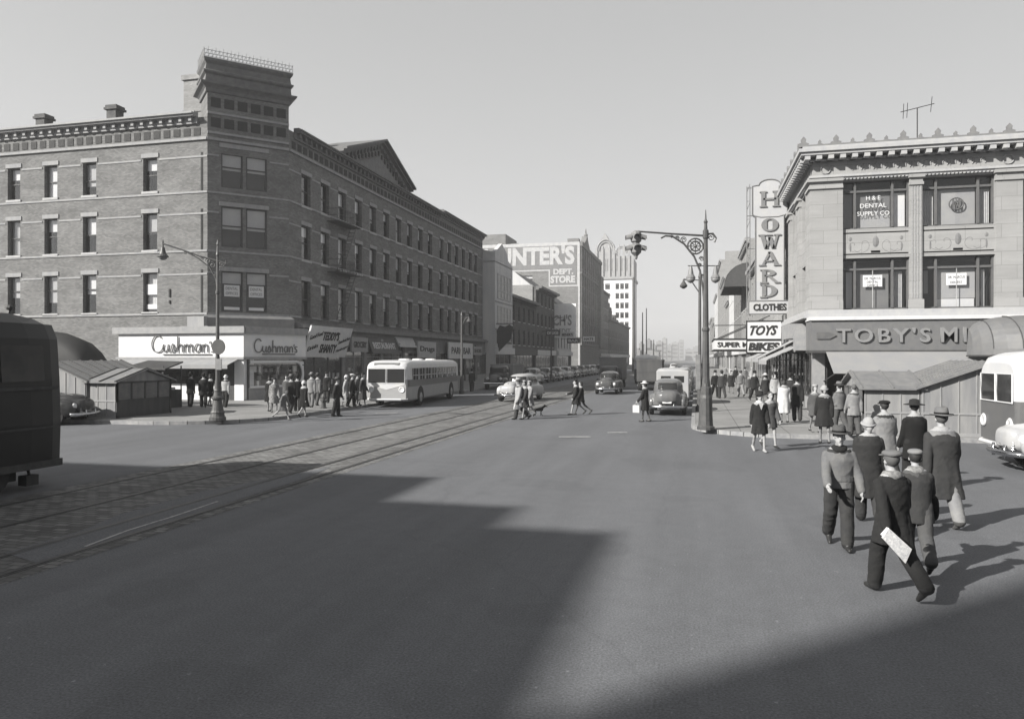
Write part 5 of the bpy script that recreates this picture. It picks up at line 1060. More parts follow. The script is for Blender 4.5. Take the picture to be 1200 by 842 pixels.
for a in (.52, -.34):
    b = MB(); b.lathe([(.02, 0), (.05, -.03), (.07, -.12), (.1, -.3), (.16, -.4), (.16, -.43)], AP(a, 5.68), 12); b.build('lamp_shade', M_LAMPG, G_)
    b = MB(); b.lathe([(.15, -.43), (.15, -.5), (.1, -.56), (.02, -.6)], AP(a, 5.68), 12); b.build('lamp_bulb', M_LAMPG, G_, smooth=True)
# second, plainer post behind it with a small bracket lamp; more posts down the kerbs
def plain_lamp(px, py, h, arm, lab, grp, side=1, name='street_lamp'):
    p = gpt(px, py, WZ); o = thing(name, lab, 'street lamp', p, group=grp)
    b = MB(); b.lathe([(.2, 0), (.2, .2), (.14, .3), (.12, 1.0), (.13, 1.05), (.09, 1.1), (.06, h - .2), (.08, h - .15), (.02, h + .1)], n=9); b.build('pole', M_POLE, o)
    b = MB(); b.tube([(0, 0, h - .9), (AX[0] * arm * side * .5, AX[1] * arm * side * .5, h - .35), (AX[0] * arm * side, AX[1] * arm * side, h - .25)], .03, 5); b.tube([(0, 0, h - .3), (AX[0] * arm * side, AX[1] * arm * side, h - .25)], .025, 5); b.build('bracket', M_POLE, o)
    b = MB(); b.lathe([(.03, 0), (.05, -.1), (.18, -.3), (.16, -.36), (.05, -.44)], (AX[0] * arm * side, AX[1] * arm * side, h - .25), 10); b.build('lamp_shade', M_POLE, o); return o
plain_lamp(820, 482, 6.4, .75, 'plain dark lamp post standing just behind the ornate signal post', 'plain lamp posts along the avenue')
p_ = gpt(848, 470, WZ)
plain_lamp(541, 461.5, 5.6, .5, 'short plain post with a small lamp on the left kerb behind the parked bus', 'plain lamp posts along the avenue', -1)
plain_lamp(646, 446.5, 7.2, 1.4, 'plain lamp post on the left kerb by the row of parked cars', 'plain lamp posts along the avenue', -1)
for px, zt, y in ((742.5, 325, 150), (753, 366, 190), (757.5, 361, 210), (766, 398, 240)):
    x = ony(px, y); h = zat(px, zt, y=y); o = MB().lathe([(.35 if y == 150 else .25, 0), (.25 if y == 150 else .16, h * .5), (.2 if y == 150 else .12, h)], n=8).build('trolley_pole', M_POLE); o.location = (x, y, 0)
    tag(o, {150: 'thickest tall dark pole right of the white tower below the signal', 190: 'slim pole just right of the white tower', 210: 'tallest of the slim poles right of the white tower', 240: 'short dark pole farthest right of the white tower'}[y], 'pole', 'tall poles beside the white tower')
# ------------------------------------------------------------------ wooden kiosks
M_WOOD = mat('weathered grey boards', .26, .85, .22, 3, streak=True); M_WOODD = mat('dark painted boards', .08, .8, .25, 3, streak=True); M_TIN = mat('grey tin roofing', .2, .5, .2, 3, spec=.4)
def shed(b, br, bt, x0, x1, y0, y1, ez, pz, axis, end='b'):
    """boarded box with gable roof; ridge along axis x or y. b walls, br dark, bt roof"""
    b.box(x0, x1, y0, y1, 0, ez)
    ov = .18
    if axis == 'x':
        ym = (y0 + y1) / 2
        for x in (x0, x1 - .05): b.slab([(x, y0, ez), (x, y1, ez), (x, ym, pz - .03)], (.05, 0, 0))
        for s_, ya in ((0, y0 - ov), (1, y1 + ov)):
            ze = ez - ov * (pz - ez) / (ym - y0)
            bt.slab([(x0 - ov, ya, ze), (x1 + ov, ya, ze), (x1 + ov, ym, pz), (x0 - ov, ym, pz)], (0, 0, .05))
            k = int((x1 - x0) / .55)
            for i in range(k + 1): x = x0 - .1 + (x1 - x0 + .2) * i / k; bt.slab([(x - .025, ya, ze + .05), (x + .025, ya, ze + .05), (x + .025, ym, pz + .05), (x - .025, ym, pz + .05)], (0, 0, .045), 1)
    else:
        xm = (x0 + x1) / 2
        for y in (y0, y1 - .05): b.slab([(x0, y, ez), (x1, y, ez), (xm, y, pz - .03)], (0, .05, 0))
        for xa in (x0 - ov, x1 + ov):
            ze = ez - ov * (pz - ez) / (xm - x0)
            bt.slab([(xa, y0 - ov, ze), (xa, y1 + ov, ze), (xm, y1 + ov, pz), (xm, y0 - ov, pz)], (0, 0, .05))
            k = int((y1 - y0) / .55)
            for i in range(k + 1): y = y0 - .1 + (y1 - y0 + .2) * i / k; bt.slab([(xa, y - .025, ze + .05), (xa, y + .025, ze + .05), (xm, y + .025, pz + .05), (xm, y - .025, pz + .05)], (0, 0, .045), 1)
def kiosk(lab, ox, oy, mir, w1, w2, seam):
    """gabled boarded hut made of two ranges, at pavement level; mir mirrors it"""
    o = thing('boarded_kiosk', lab, 'kiosk', (ox, oy, WZ)); b = MB(); bt = MB(); X = lambda a, c: (min(a * mir, c * mir), max(a * mir, c * mir))
    x0, x1 = X(0, -w1); shed(b, None, bt, x0, x1, 0, 3.3, 1.5, 1.98, 'x')
    x2, x3 = X(-w1 - .02, -w1 - .02 - w2); shed(b, None, bt, x2, x3, -.1, 4.0, 1.54, 2.32, 'y')
    b.build('walls', M_WOOD, o); bt.build('roof', [M_TIN, seam], o)
    t_ = MB(); e = mir * .012
    for x in (0,):
        a, c = sorted((x + e * 0, x + mir * .035))
        for y in (0, .82, 1.62, 2.42, 3.22): t_.box(a, c, y, y + .08, .72, 1.5)
        t_.box(a, c, 0, 3.3, .66, .76); t_.box(a, c, 0, 3.3, 1.42, 1.5); t_.box(a, c, 0, 3.3, 0, .1)
        t_.box(a, c, 0, .12, 0, 1.5); t_.box(a, c, 3.18, 3.3, 0, 1.5)
        c2 = a + mir * .0; t_.box(min(x, x + mir * .015), max(x, x + mir * .015), .12, 3.18, .1, .66)
    f_ = MB()
    for i in range(4): xx = min(x0, x1) + .01 + i * ((w1 - .07) / 3); f_.box(xx, xx + .035, -.02, 0, .08, 1.5)
    f_.box(x0, x1, -.025, 0, .68, .74); f_.box(x0, x1, -.03, 0, 0, .08)
    for i in range(9): xx = x2 + .02 + i * ((x3 - x2 - .1) / 8); f_.box(xx, xx + .035, -.125, -.1, .1, 1.56 + .72 * (1 - abs((xx - (x2 + x3) / 2) / ((x3 - x2) / 2))))
    f_.box(x2, x3, -.13, -.1, .68, .74); f_.box(x2, x3, -.14, -.1, 0, .1); f_.build('board_joints', M_GREYP, o); t_.build('battens', M_WOODD, o)
    g_ = MB(); a, c = sorted((mir * .004, mir * .012))
    g_.box(a, c, .1, 3.2, .78, 1.42); g_.build('pane', mat('dusty hut glass', .14, .35, .25, 3), o)
    return o
kx = gpt(136.5, 490, WZ); kiosk('grey boarded hut with ribbed gable roofs on the pavement left of the bakery', -23.2, 25.8, 1, 1.35, 4.0, M_WOODD); kiosk('grey boarded hut on the right pavement in front of the milk shop', 5.35, 26.3, -1, 1.65, 4.2, M_TIN)
# newspaper stand behind the hut
ns_ = thing('newsstand', 'small dark canopied newsstand between the boarded hut and the bakery', 'newsstand', gpt(180, 478, WZ))
b = MB(); b.box(-1.3, .7, .4, 1.2, 0, .9); b.build('counter', M_WOODD, ns_)
b = MB(); b.slab([(-1.6, -.3, 1.95), (.9, -.3, 1.9), (.7, 1.3, 2.25), (-1.4, 1.3, 2.3)], (0, 0, .07)); b.build('canopy', M_DKP, ns_)
b = MB()
for x, y in ((-1.3, -.1), (.65, -.1), (-1.3, 1.2), (.65, 1.2)): b.tube([(x, y, 0), (x, y, 2.1)], .035, 5)
b.build('posts', M_WOODD, ns_)
b = MB(); random.seed(4)
for i in range(10): x = -1.2 + i * .19; b.box(x, x + .15, .45, .75, .9, .93 + random.random() * .12, random.randrange(4))
b.build('papers', M_GOODS, ns_)
es = thing('easel_board', 'leaning easel board propped on the pavement beside the newsstand', 'easel', gpt(193, 475, WZ))
b = MB(); b.tube([(0, 0, 0), (-.25, .1, 1.7)], .05, 5); b.tube([(.75, 0, 0), (-.2, .1, 1.75)], .06, 5); b.tube([(.2, .7, 0), (-.2, .15, 1.7)], .04, 5); b.build('legs', M_WOODD, es); b = MB(); b.slab([(-.3, -.05, .7), (.3, -.05, .6), (.1, .02, 1.4), (-.35, .02, 1.45)], (0, .03, 0)); b.build('board', M_GREYP, es)
# litter bin, hydrant on the pavements
hy = thing('fire_hydrant', 'squat dark fire hydrant at the left kerb beyond the lamp', 'hydrant', (-17.9, 33.5, WZ)); b = MB(); b.lathe([(.16, 0), (.16, .06), (.11, .08), (.11, .5), (.15, .52), (.14, .6), (.08, .7), (.03, .74)], n=10); b.build('barrel', M_IRON, hy); b = MB(); b.tube([(-.18, 0, .42), (.18, 0, .42)], .05, 8); b.tube([(0, -.18, .36), (0, 0, .36)], .06, 8); b.build('outlet', M_IRON, hy)
# overhead wires of the trolley line
M_WIRE = mat('trolley wire', .1, .5, .1, 1)
# barrel awning at the right edge over the neighbouring shop
ba = thing('dome_awning', 'dark rounded awning projecting at the right edge over the shop sign', 'awning', (ony(1200, 35.5) + .4, 30.0, 0))
b = MB(); cxw = 2.3; Rr = 1.35; P = []
for i in range(9):
    a_ = R(90 * i / 8); P.append([( -cxw * (math.cos(R(180 * j / 12)) if True else 0) * (1 - 0 * i), 4.2 - Rr * 1.6 * math.sin(R(180 * j / 12)) * math.sin(a_) * 1.0, 3.05 + 1.3 * math.cos(a_) * math.sin(R(180 * j / 12)) ** .6) for j in range(13)])
P = []
for j in range(15):
    t_ = R(180 * j / 14); P.append([(-2.4 * math.cos(t_), -2.4 * math.sin(t_) * math.cos(R(90 * i / 7)) + 6.0, 3.0 + 1.45 * math.sin(R(90 * i / 7)) * math.sin(t_) ** .35) for i in range(8)])
for j in range(14):
    for i in range(7): b.add([P[j][i], P[j + 1][i], P[j + 1][i + 1], P[j][i + 1]], [(0, 1, 2, 3)])
rim = [P[j][0] for j in range(15)]
for j in range(14): b.add([rim[j], rim[j + 1], (rim[j + 1][0], rim[j + 1][1], 2.72), (rim[j][0], rim[j][1], 2.72)], [(3, 2, 1, 0)])
b.build('canopy', M_TOBY, ba); b = MB()
for j in (3, 5, 7, 9, 11): b.tube([(p[0], p[1] - .01, p[2] + .015) for p in P[j]], .025, 4)
b.tube([(p[0], p[1] - .02, 2.72) for p in rim], .04, 5); b.tube([(-1.6, 4.3, 2.7), (-1.6, 4.3, 2.5)], .05, 5); b.build('awning_rib', M_DKP, ba)
# ------------------------------------------------------------------ vehicles
M_TYRE = mat('tyre rubber', .025, .8, .15, 6); M_CHROME = mat('chrome', .6, .18, .05, 3, metal=1); M_HEADL = mat('headlamp glass', .7, .15, .05, 3); M_HUB = mat('wheel disc', .3, .35, .1, 4, spec=.5)
def wheel(parent, x, y, r=.36, w_=.2, hubm=None, name='wheel'):
    o = bpy.data.objects.new(name, None); C.objects.link(o); o.parent = parent; o.location = (x, y, r); s = 1 if x > 0 else -1
    k = ('wh', r, w_, s, (hubm or M_HUB).name)
    if k not in WIN:
        b = MB(); pr = [(r * .55, -w_ / 2), (r * .94, -w_ / 2), (r, -w_ / 2 + .04), (r, w_ / 2 - .04), (r * .94, w_ / 2), (r * .55, w_ / 2)]
        b.loft([[(z, q * math.cos(2 * math.pi * i / 18), q * math.sin(2 * math.pi * i / 18)) for i in range(18)] for q, z in pr])
        h = MB(); h.loft([[(s * z, q * math.cos(2 * math.pi * i / 14), q * math.sin(2 * math.pi * i / 14)) for i in range(14)] for q, z in ((r * .58, 0), (r * .58, w_ / 2 - .01), (r * .5, w_ / 2 + .012), (r * .2, w_ / 2 + .02), (r * .12, w_ / 2 + .05), (.001, w_ / 2 + .055))])
        WIN[k] = (b.mesh('tyre', M_TYRE), h.mesh('rim', hubm or M_HUB))
    t, h = WIN[k]; inst('tyre', t, o); inst('rim', h, o); return o
def split_faces(me, tests, mats):
    """cut faces of a mesh into several meshes by tests on face centre and normal"""
    bm = bmesh.new(); bm.from_mesh(me); out = []
    for nm, tst, m in tests:
        fs = [f for f in bm.faces if tst(f.calc_center_median(), f.normal)]
        if not fs: continue
        b2 = MB(); vm = {}; F = []
        for f in fs:
            t = []
            for v in f.verts:
                if v.index not in vm: vm[v.index] = len(b2.v); b2.v.append(tuple(v.co - v.normal * .012))
                t.append(vm[v.index])
            b2.f.append(tuple(t)); b2.m.append(0)
        out.append((nm, b2.mesh(nm, m, True))); bmesh.ops.delete(bm, geom=fs, context='FACES_ONLY'); bm.verts.index_update()
        bm.verts.index_update()
    bm.to_mesh(me); bm.free(); me.materials.clear(); me.materials.append(mats)
    me.polygons.foreach_set('use_smooth', [True] * len(me.polygons)); return out
CARM = {}
def car(name, label, x, y, head, paint, style='sedan', group=None, vox=.035, s=1.0, chrome=True):
    """1940s motor car; local +Y is forward"""
    o = thing(name, label, 'car' if style == 'sedan' else 'van', (x, y, 0), head - math.pi / 2, group)
    key = (style, paint.name, vox)
    if key not in CARM:
        b = MB(); b.ell((0, -.05, .66), (.8, 2.25, .36), 28, 14, .45); b.ell((0, 1.3, .88), (.46, 1.0, .34), 20, 12, .7)
        b.ell((0, 2.05, .72), (.5, .38, .3), 16, 10, .6)
        for sx in (-1, 1):
            b.ell((sx * .62, 1.5, .62), (.24, .74, .37), 16, 12, .8); b.ell((sx * .7, -1.4, .58), (.2, .75, .38), 16, 12, .8); b.ell((sx * .78, .1, .36), (.08, .9, .07), 8, 6, .6)
        if style == 'sedan': b.ell((0, -.45, 1.12), (.69, 1.35, .54), 28, 14, .62); b.ell((0, -1.75, .82), (.58, .72, .36), 20, 12, .7)
        else: b.box(-.85, .85, -2.35, .35, .5, 1.95); b.ell((0, .45, 1.2), (.74, .55, .55), 20, 12, .5); b.ell((0, -.9, 1.9), (.84, 1.45, .18), 24, 10, .4)
        me = remesh(b, vox, 3, 'body')
        T = []
        if style == 'sedan':
            T = [('windscreen', lambda c, n: c.y > .28 and 1.13 < c.z < 1.5 and abs(c.x) < .56 and abs(c.x) > .025 and n.y > .3 and n.z < .86, DGLASS),
                 ('rear_window', lambda c, n: c.y < -1.2 and 1.17 < c.z < 1.48 and abs(c.x) < .42 and n.y < -.25, DGLASS),
                 ('side_window', lambda c, n: c.x > .45 and 1.12 < c.z < 1.46 and n.x > .45 and (-.32 < c.y < .32 or -1.25 < c.y < -.42), DGLASS),
                 ('side_window', lambda c, n: c.x < -.45 and 1.12 < c.z < 1.46 and n.x < -.45 and (-.32 < c.y < .32 or -1.25 < c.y < -.42), DGLASS)]
        else:
            T = [('windscreen', lambda c, n: c.y > .55 and 1.2 < c.z < 1.62 and abs(c.x) < .6 and abs(c.x) > .02 and n.y > .4, DGLASS),
                 ('side_window', lambda c, n: abs(c.x) > .5 and 1.2 < c.z < 1.6 and abs(n.x) > .6 and .4 < c.y < .8, DGLASS),
                 ('rear_window', lambda c, n: c.y < -2.2 and 1.3 < c.z < 1.65 and .08 < abs(c.x) < .6 and n.y < -.6, DGLASS)]
        CARM[key] = (me, split_faces(me, T, paint))
    me, win = CARM[key]; inst('body', me, o)
    for nm, m in win: inst(nm, m, o)
    for sx in (-1, 1):
        wheel(o, sx * .72, 1.5); wheel(o, sx * .74, -1.4)
    k = ('cartrim', style)
    if k not in CARM:
        f = MB(); f.tube([(-.86, 2.15, .42), (-.6, 2.42, .42), (0, 2.5, .42), (.6, 2.42, .42), (.86, 2.15, .42)], .07, 6)
        for x in (-.3, .3): f.tube([(x, 2.44, .3), (x, 2.44, .6)], .035, 5)
        r = MB(); r.tube([(-.84, -2.1, .42), (-.6, -2.36, .42), (0, -2.45, .42), (.6, -2.36, .42), (.84, -2.1, .42)], .07, 6)
        for x in (-.3, .3): r.tube([(x, -2.38, .3), (x, -2.38, .58)], .035, 5)
        g = MB()
        for i in range(7): z = .5 + i * .055; w_ = .48 - .012 * i; g.tube([(-w_, 2.3 + .0 * i, z), (0, 2.44 - .012 * i, z), (w_, 2.3, z)], .016, 4)
        g.tube([(0, 2.42, .5), (0, 2.2, 1.12), (0, 1.2, 1.235)], .014, 4)
        p = MB(); p.box(-.2, .2, -2.42, -2.4, .58, .72)
        h = MB(); h.tube([(0, 2.1, 0), (0, 2.17, 0)], [.12, .12], 12); h.ell((0, 2.16, 0), (.11, .05, .11), 12, 8)
        CARM[k] = (f.mesh('bumper', M_CHROME, True), r.mesh('bumper', M_CHROME, True), g.mesh('grille', M_CHROME, True), p.mesh('licence_plate', M_CARD), h.mesh('headlight', M_HEADL, True))
    f, r, g, p, h = CARM[k]; inst('bumper', f, o); inst('bumper', r, o); inst('grille', g, o); inst('licence_plate', p, o)
    for sx in (-1, 1): inst('headlight', h, o, (sx * .6, .02, .74))
    return o
P_BLK = mat('black car paint', .03, .22, .08, 2, spec=.6); P_GRY = mat('grey car paint', .14, .25, .08, 2, spec=.55); P_LGT = mat('light car paint', .4, .3, .06, 2, spec=.5); P_MID = mat('mid car paint', .08, .25, .08, 2, spec=.55)
HD = R(-90); HU = R(90)
car('parked_sedan', 'pale rounded sedan turning toward the viewer on the tram tracks behind the crossing couple', -10.6, 45.2, R(-97), P_LGT, group='cars on the avenue')
car('parked_sedan', 'rounded grey sedan parked at the right kerb with white bumper toward the crossing', -1.25, 36.6, HU, P_GRY, group='cars on the avenue')
car('delivery_van', 'light boxy van parked behind the grey sedan at the right kerb', -1.2, 43.2, HU, P_LGT, 'van', group='cars on the avenue')
o = car('parked_sedan', 'oncoming light nosed sedan in the middle of the avenue right of the tracks', -6.3, 56, HD, P_MID, group='cars on the avenue')
lbs = ['first', 'second', 'third', 'fourth', 'fifth', 'sixth', 'seventh', 'eighth', 'ninth', 'tenth', 'eleventh', 'twelfth']
pp = [P_LGT, P_GRY, P_GRY, P_LGT, P_MID, P_BLK, P_GRY, P_LGT, P_BLK, P_MID, P_GRY, P_BLK]
for i in range(12): car('parked_sedan', '%s parked car beyond the old truck along the left kerb' % lbs[i], -16.1, 73.5 + i * 6.4, HD + .02 * (i % 3 - 1), pp[i], group='cars parked along the left kerb', vox=.06)
for i in range(9): car('parked_sedan', '%s parked car beyond the boxy van along the right kerb' % lbs[i], -1.2, 50 + i * 6.5, HU + .02 * (i % 3 - 1), pp[(i * 5 + 2) % 12], group='cars parked along the right kerb', vox=.06)
for i, (x, y, p, hd, l) in enumerate(((-4.4, 96, P_BLK, HU, 'dark car driving away in the middle distance'), (-7.2, 128, P_GRY, HD, 'grey oncoming car far down the avenue'), (-4.2, 150, P_LGT, HU, 'pale car driving away far down the avenue'))): car('moving_sedan', l, x, y, hd, p, group='cars on the avenue', vox=.06)

def bus(name, label, cat, x, y, head, L, W, H, top, mid, low, z0=.38, nwin=8, group=None, front_slant=.12, stripe=None, belt=1.55, winz=(1.5, 2.1), vshape=True, blunt=False):
    """coach built round-cornered body; local +Y forward, centre at x, y"""
    o = thing(name, label, cat, (x, y, 0), head - math.pi / 2, group); hl = L / 2; hw = W / 2
    def ring(yy, e, z0_, z1, cr=.35):
        """cross-section in XZ at yy, shrunk by e"""
        w_ = hw - e; r = min(cr, w_ * .6); P = [(-w_ + .06, z0_), (w_ - .06, z0_), (w_, z0_ + .1), (w_, belt), (w_ - .03, z1 - r)]
        P += [(w_ - .03 - r + r * math.cos(R(t)), z1 - r * .8 + r * .8 * math.sin(R(t))) for t in (20, 45, 70)]
        P += [(w_ * .4, z1 + .02), (-w_ * .4, z1 + .02)] + [(-(w_ - .03 - r + r * math.cos(R(t))), z1 - r * .8 + r * .8 * math.sin(R(t))) for t in (70, 45, 20)] + [(-w_ + .03, z1 - r), (-w_, belt), (-w_, z0_ + .1)]
        return [(p[0], yy, p[1]) for p in P]
    b = MB(); st = [(-hl, .28, z0 + .15, H - .35), (-hl + .08, .14, z0 + .08, H - .2), (-hl + .3, .04, z0, H - .06), (-hl + .8, 0, z0, H), (hl - .9, 0, z0, H), (hl - .35, .03, z0, H - .05), (hl - .1, .09, z0, H - .14), (hl, .16, z0 + .02, H - .3)]
    b.loft([ring(*s_) for s_ in st]); n = 15
    # colour by height
    body = b
    me = body.mesh('body', [top, mid, low])
    bm = bmesh.new(); bm.from_mesh(me)
    for z in (belt - .02, winz[1] + .1) + ((stripe,) if stripe else ()): bmesh.ops.bisect_plane(bm, geom=bm.verts[:] + bm.edges[:] + bm.faces[:], plane_co=(0, 0, z), plane_no=(0, 0, 1))
    for f in bm.faces: c = f.calc_center_median(); f.material_index = 0 if c.z > belt - .02 else (1 if (stripe is None or c.z > stripe) else 2)
    if vshape: # pale V on the front panel
        for f in bm.faces:
            c = f.calc_center_median()
            if c.y > hl - .2 and c.z < belt: f.material_index = 2
    for f in bm.faces: f.smooth = f.normal.z > .3 or abs(f.normal.x) > .02 and abs(f.normal.x) < .98
    bm.to_mesh(me); bm.free(); inst('body', me, o)
    # side windows
    wl = (L - 1.55) / nwin
    for sx in (-1, 1):
        for i in range(nwin):
            ya = -hl + .9 + i * wl; a, c = sorted((sx * (hw - .02), sx * (hw + .006)))
            g = MB(); g.box(a, c, ya + .1, ya + wl - .06, winz[0] + .06, winz[1]); f_ = g.build('side_window', DGLASS, o)
            q = MB(); a, c = sorted((sx * (hw + .006), sx * (hw + .02)))
            for u_, v_ in ((ya + .1, ya + .14), (ya + wl - .1, ya + wl - .06), (ya + wl / 2 - .015, ya + wl / 2 + .015)): q.box(a, c, u_, v_, winz[0] + .06, winz[1])
            q.box(a, c, ya + .1, ya + wl - .06, winz[0] + .42 * (winz[1] - winz[0]), winz[0] + .47 * (winz[1] - winz[0])); q.build('sash', top, f_)
    # windscreen, two panes, slightly raked
    for i, (xa, xb) in enumerate(((-hw + .22, -.04), (.04, hw - .22))):
        g = MB(); fr = lambda xx: hl - .0 + .012 - abs(xx) * .0
        g.slab([(xa, hl + .004, winz[0] - .1), (xb, hl + .004, winz[0] - .1), (xb, hl + .004, winz[1] - .02), (xa, hl + .004, winz[1] - .02)], (0, .012, 0)); f_ = g.build('windscreen', DGLASS, o)
        q = MB(); q.tube([(xa, hl + .02, winz[0] - .1), (xb, hl + .02, winz[0] - .1), (xb, hl + .02, winz[1] - .02), (xa, hl + .02, winz[1] - .02), (xa, hl + .02, winz[0] - .1)], .022, 4); q.build('windscreen_frame', top, f_)
    if vshape: g = MB(); g.slab([(-hw + .2, hl + .003, belt - .15), (hw - .2, hl + .003, belt - .15), (hw - .2, hl + .003, belt - .28), (0, hl + .003, belt - .55), (-hw + .2, hl + .003, belt - .28)], (0, .012, 0)); g.build('front_flash', top, o)
    g = MB(); g.slab([(-.7, hl - .1, winz[1] + .08), (.7, hl - .1, winz[1] + .08), (.7, hl - .16, winz[1] + .3), (-.7, hl - .16, winz[1] + .3)], (0, .1, 0)); g.build('destination_box', M_MULL, o)
    for sx in (-1, 1):
        g = MB(); g.lathe([(.16, 0), (.17, .02), (.13, .05), (.12, .03), (.02, .045)], n=14); me = g.mesh('headlight', M_HEADL, True)
        q = inst('headlight', me, o, (sx * (hw - .38), hl - .0, z0 + .62)); q.rotation_euler = (-math.pi / 2, 0, 0)
        wheel(o, sx * (hw - .1), hl - 2.2, .48, .26); wheel(o, sx * (hw - .1), -hl + 2.4, .48, .26)
        g = MB(); 
        for yy in (hl - 2.2, -hl + 2.4):
            a, c = sorted((sx * (hw - .03), sx * (hw + .012))); g.slab([(a, yy + .62 * math.cos(R(t)), .48 + .62 * math.sin(R(t))) for t in range(-5, 186, 19)], (c - a, 0, 0))
        g.build('wheel_arch_shade', M_DARK, o)  # dark plates on the sides stand in for the shaded wheel openings
    g = MB(); g.tube([(-hw + .1, hl - .1, z0 + .12), (-hw + .4, hl + .08, z0 + .1), (hw - .4, hl + .08, z0 + .1), (hw - .1, hl - .1, z0 + .12)], .06, 6); g.build('bumper', top, o)
    g = MB()
    for yy in (-hl * .5, 0, hl * .45): g.ell((0, yy, H + .02), (.35, .3, .09), 10, 6, .6)
    g.build('roof_vent', top, o)
    return o
M_BT = mat('bus cream paint', .6, .4, .08, 1.5, spec=.45); M_BM = mat('bus green paint', .12, .4, .1, 1.5, spec=.45); M_BL = mat('bus lower panel', .34, .45, .1, 1.5, spec=.4)
a_ = math.atan2(-9.3, .75)
bc = Vector((-16.35, 42.35)); bus('city_bus', 'cream fronted city bus pulled in at the left kerb', 'bus', bc.x, bc.y, a_, 11.6, 2.45, 2.5, M_BT, M_BM, M_BL, nwin=8, stripe=1.1, belt=1.5, winz=(1.4, 2.08), z0=.34)
g = gpt(1148, 520, .3)
bus('tram_car', 'two tone bus entering from the right edge behind the overcoated man', 'bus', 7.2 + 5.6, 20.6, R(180), 11.2, 2.4, 2.78, M_BT, mat('tram dark lower', .12, .4, .1, 2, spec=.45), MATS['bus lower panel'], nwin=7, stripe=.1, belt=1.62, winz=(1.65, 2.25), z0=.42, vshape=False)
bus('distant_bus', 'dark bus far down the left kerb beyond the parked cars', 'bus', -14.2, 128, HD, 10, 2.4, 3.0, M_BM, M_BM, M_BM, nwin=7, winz=(1.6, 2.3), vshape=False)
bus('distant_bus', 'white roofed bus in the distance above the parked cars', 'bus', -5.0, 82, HU, 9.5, 2.4, 2.95, M_BT, M_BM, M_BL, nwin=6, winz=(1.6, 2.3), vshape=False)
# trucks
def truck(name, label, x, y, head, cabm, boxm, L=6.5, bh=2.3, canvas=False, group='trucks on the avenue'):
    o = thing(name, label, 'truck', (x, y, 0), head - math.pi / 2, group); hl = L / 2
    b = MB(); b.ell((0, hl - .75, .95), (.42, .85, .36), 16, 10, .5); b.box(-.8, .8, hl - 2.5, hl - 1.4, .6, 1.35); b.ell((0, hl - 1.95, 1.5), (.8, .62, .52), 20, 12, .4)
    for sx in (-1, 1): b.ell((sx * .72, hl - .7, .75), (.24, .62, .3), 12, 8, .7)
    b.box(-.6, .6, hl - 1.5, hl - .2, .45, .7)
    me = remesh(b, .05, 2, 'cab'); w_ = split_faces(me, [('windscreen', lambda c, n: c.y > hl - 1.6 and 1.35 < c.z < 1.85 and abs(c.x) < .65 and n.y > .4, DGLASS), ('side_window', lambda c, n: abs(c.x) > .6 and 1.35 < c.z < 1.8 and abs(n.x) > .6 and abs(c.y - hl + 1.95) < .4, DGLASS)], cabm)
    inst('cab', me, o)
    for nm, m in w_: inst(nm, m, o)
    b = MB(); b.box(-1.0, 1.0, -hl, hl - 2.6, .75, .9); b.box(-.4, .4, -hl + .3, hl - .5, .5, .75); b.build('chassis', M_IRON, o)
    b = MB(); 
    if canvas: b.loft([[(1.0 * x_, yy, z_) for x_, z_ in ((-1, .9), (-1, (bh - dr) * .84), (-.7, (bh - dr) * .95), (0, bh - dr), (.7, (bh - dr) * .95), (1, (bh - dr) * .84), (1, .9))] for yy, dr in ((-hl, .2), (-hl + 1, 0), (hl - 3.6, 0), (hl - 2.4, .15), (hl - 1.5, .5), (hl - .9, 1.0), (hl - .5, 1.6))])
    else: b.box(-1.0, 1.0, -hl, hl - 2.65, .9, bh); b.box(-1.03, 1.03, -hl - .02, hl - 2.62, bh - .12, bh + .02); b.box(-1.03, 1.03, -hl - .02, hl - 2.62, 1.5, 1.56)
    b.build('box_body', boxm, o, smooth=canvas)
    for sx in (-1, 1): wheel(o, sx * .78, hl - .75, .4, .2); wheel(o, sx * .82, -hl + 1.1, .42, .3); inst('headlight', CARM[('cartrim', 'sedan')][4], o, (sx * .55, hl - 2.25, .95))
    b = MB(); b.tube([(-.85, hl + .05, .55), (.85, hl + .05, .55)], .07, 6); b.build('bumper', M_CHROME, o)
    b = MB()
    for i in range(8): x_ = -.28 + i * .08; b.box(x_, x_ + .03, hl + .06, hl + .1, .7, 1.2)
    b.build('grille', M_CHROME, o); return o
truck('old_truck', 'old dark stake truck parked behind the cream fronted bus', -16.2, 62.5, HD, P_MID, M_WOOD, 6.5, 2.1)
truck('box_truck', 'boxy truck driving behind the oncoming sedan in the middle distance', -7.2, 66, HD, P_GRY, mat('grey truck box', .2, .7, .15, 2), 7, 2.7)
truck('box_truck', 'open topped dark truck standing between the two sedans far up the avenue', -3.6, 64, HU, P_MID, M_WOODD, 7, 2.5)
truck('canvas_van', 'dark round topped canvas van behind the boarded hut at the left edge', -33.0, 31.6, R(0), P_BLK, mat('black canvas', .03, .7, .2, 3), 8.0, 4.05, canvas=True)
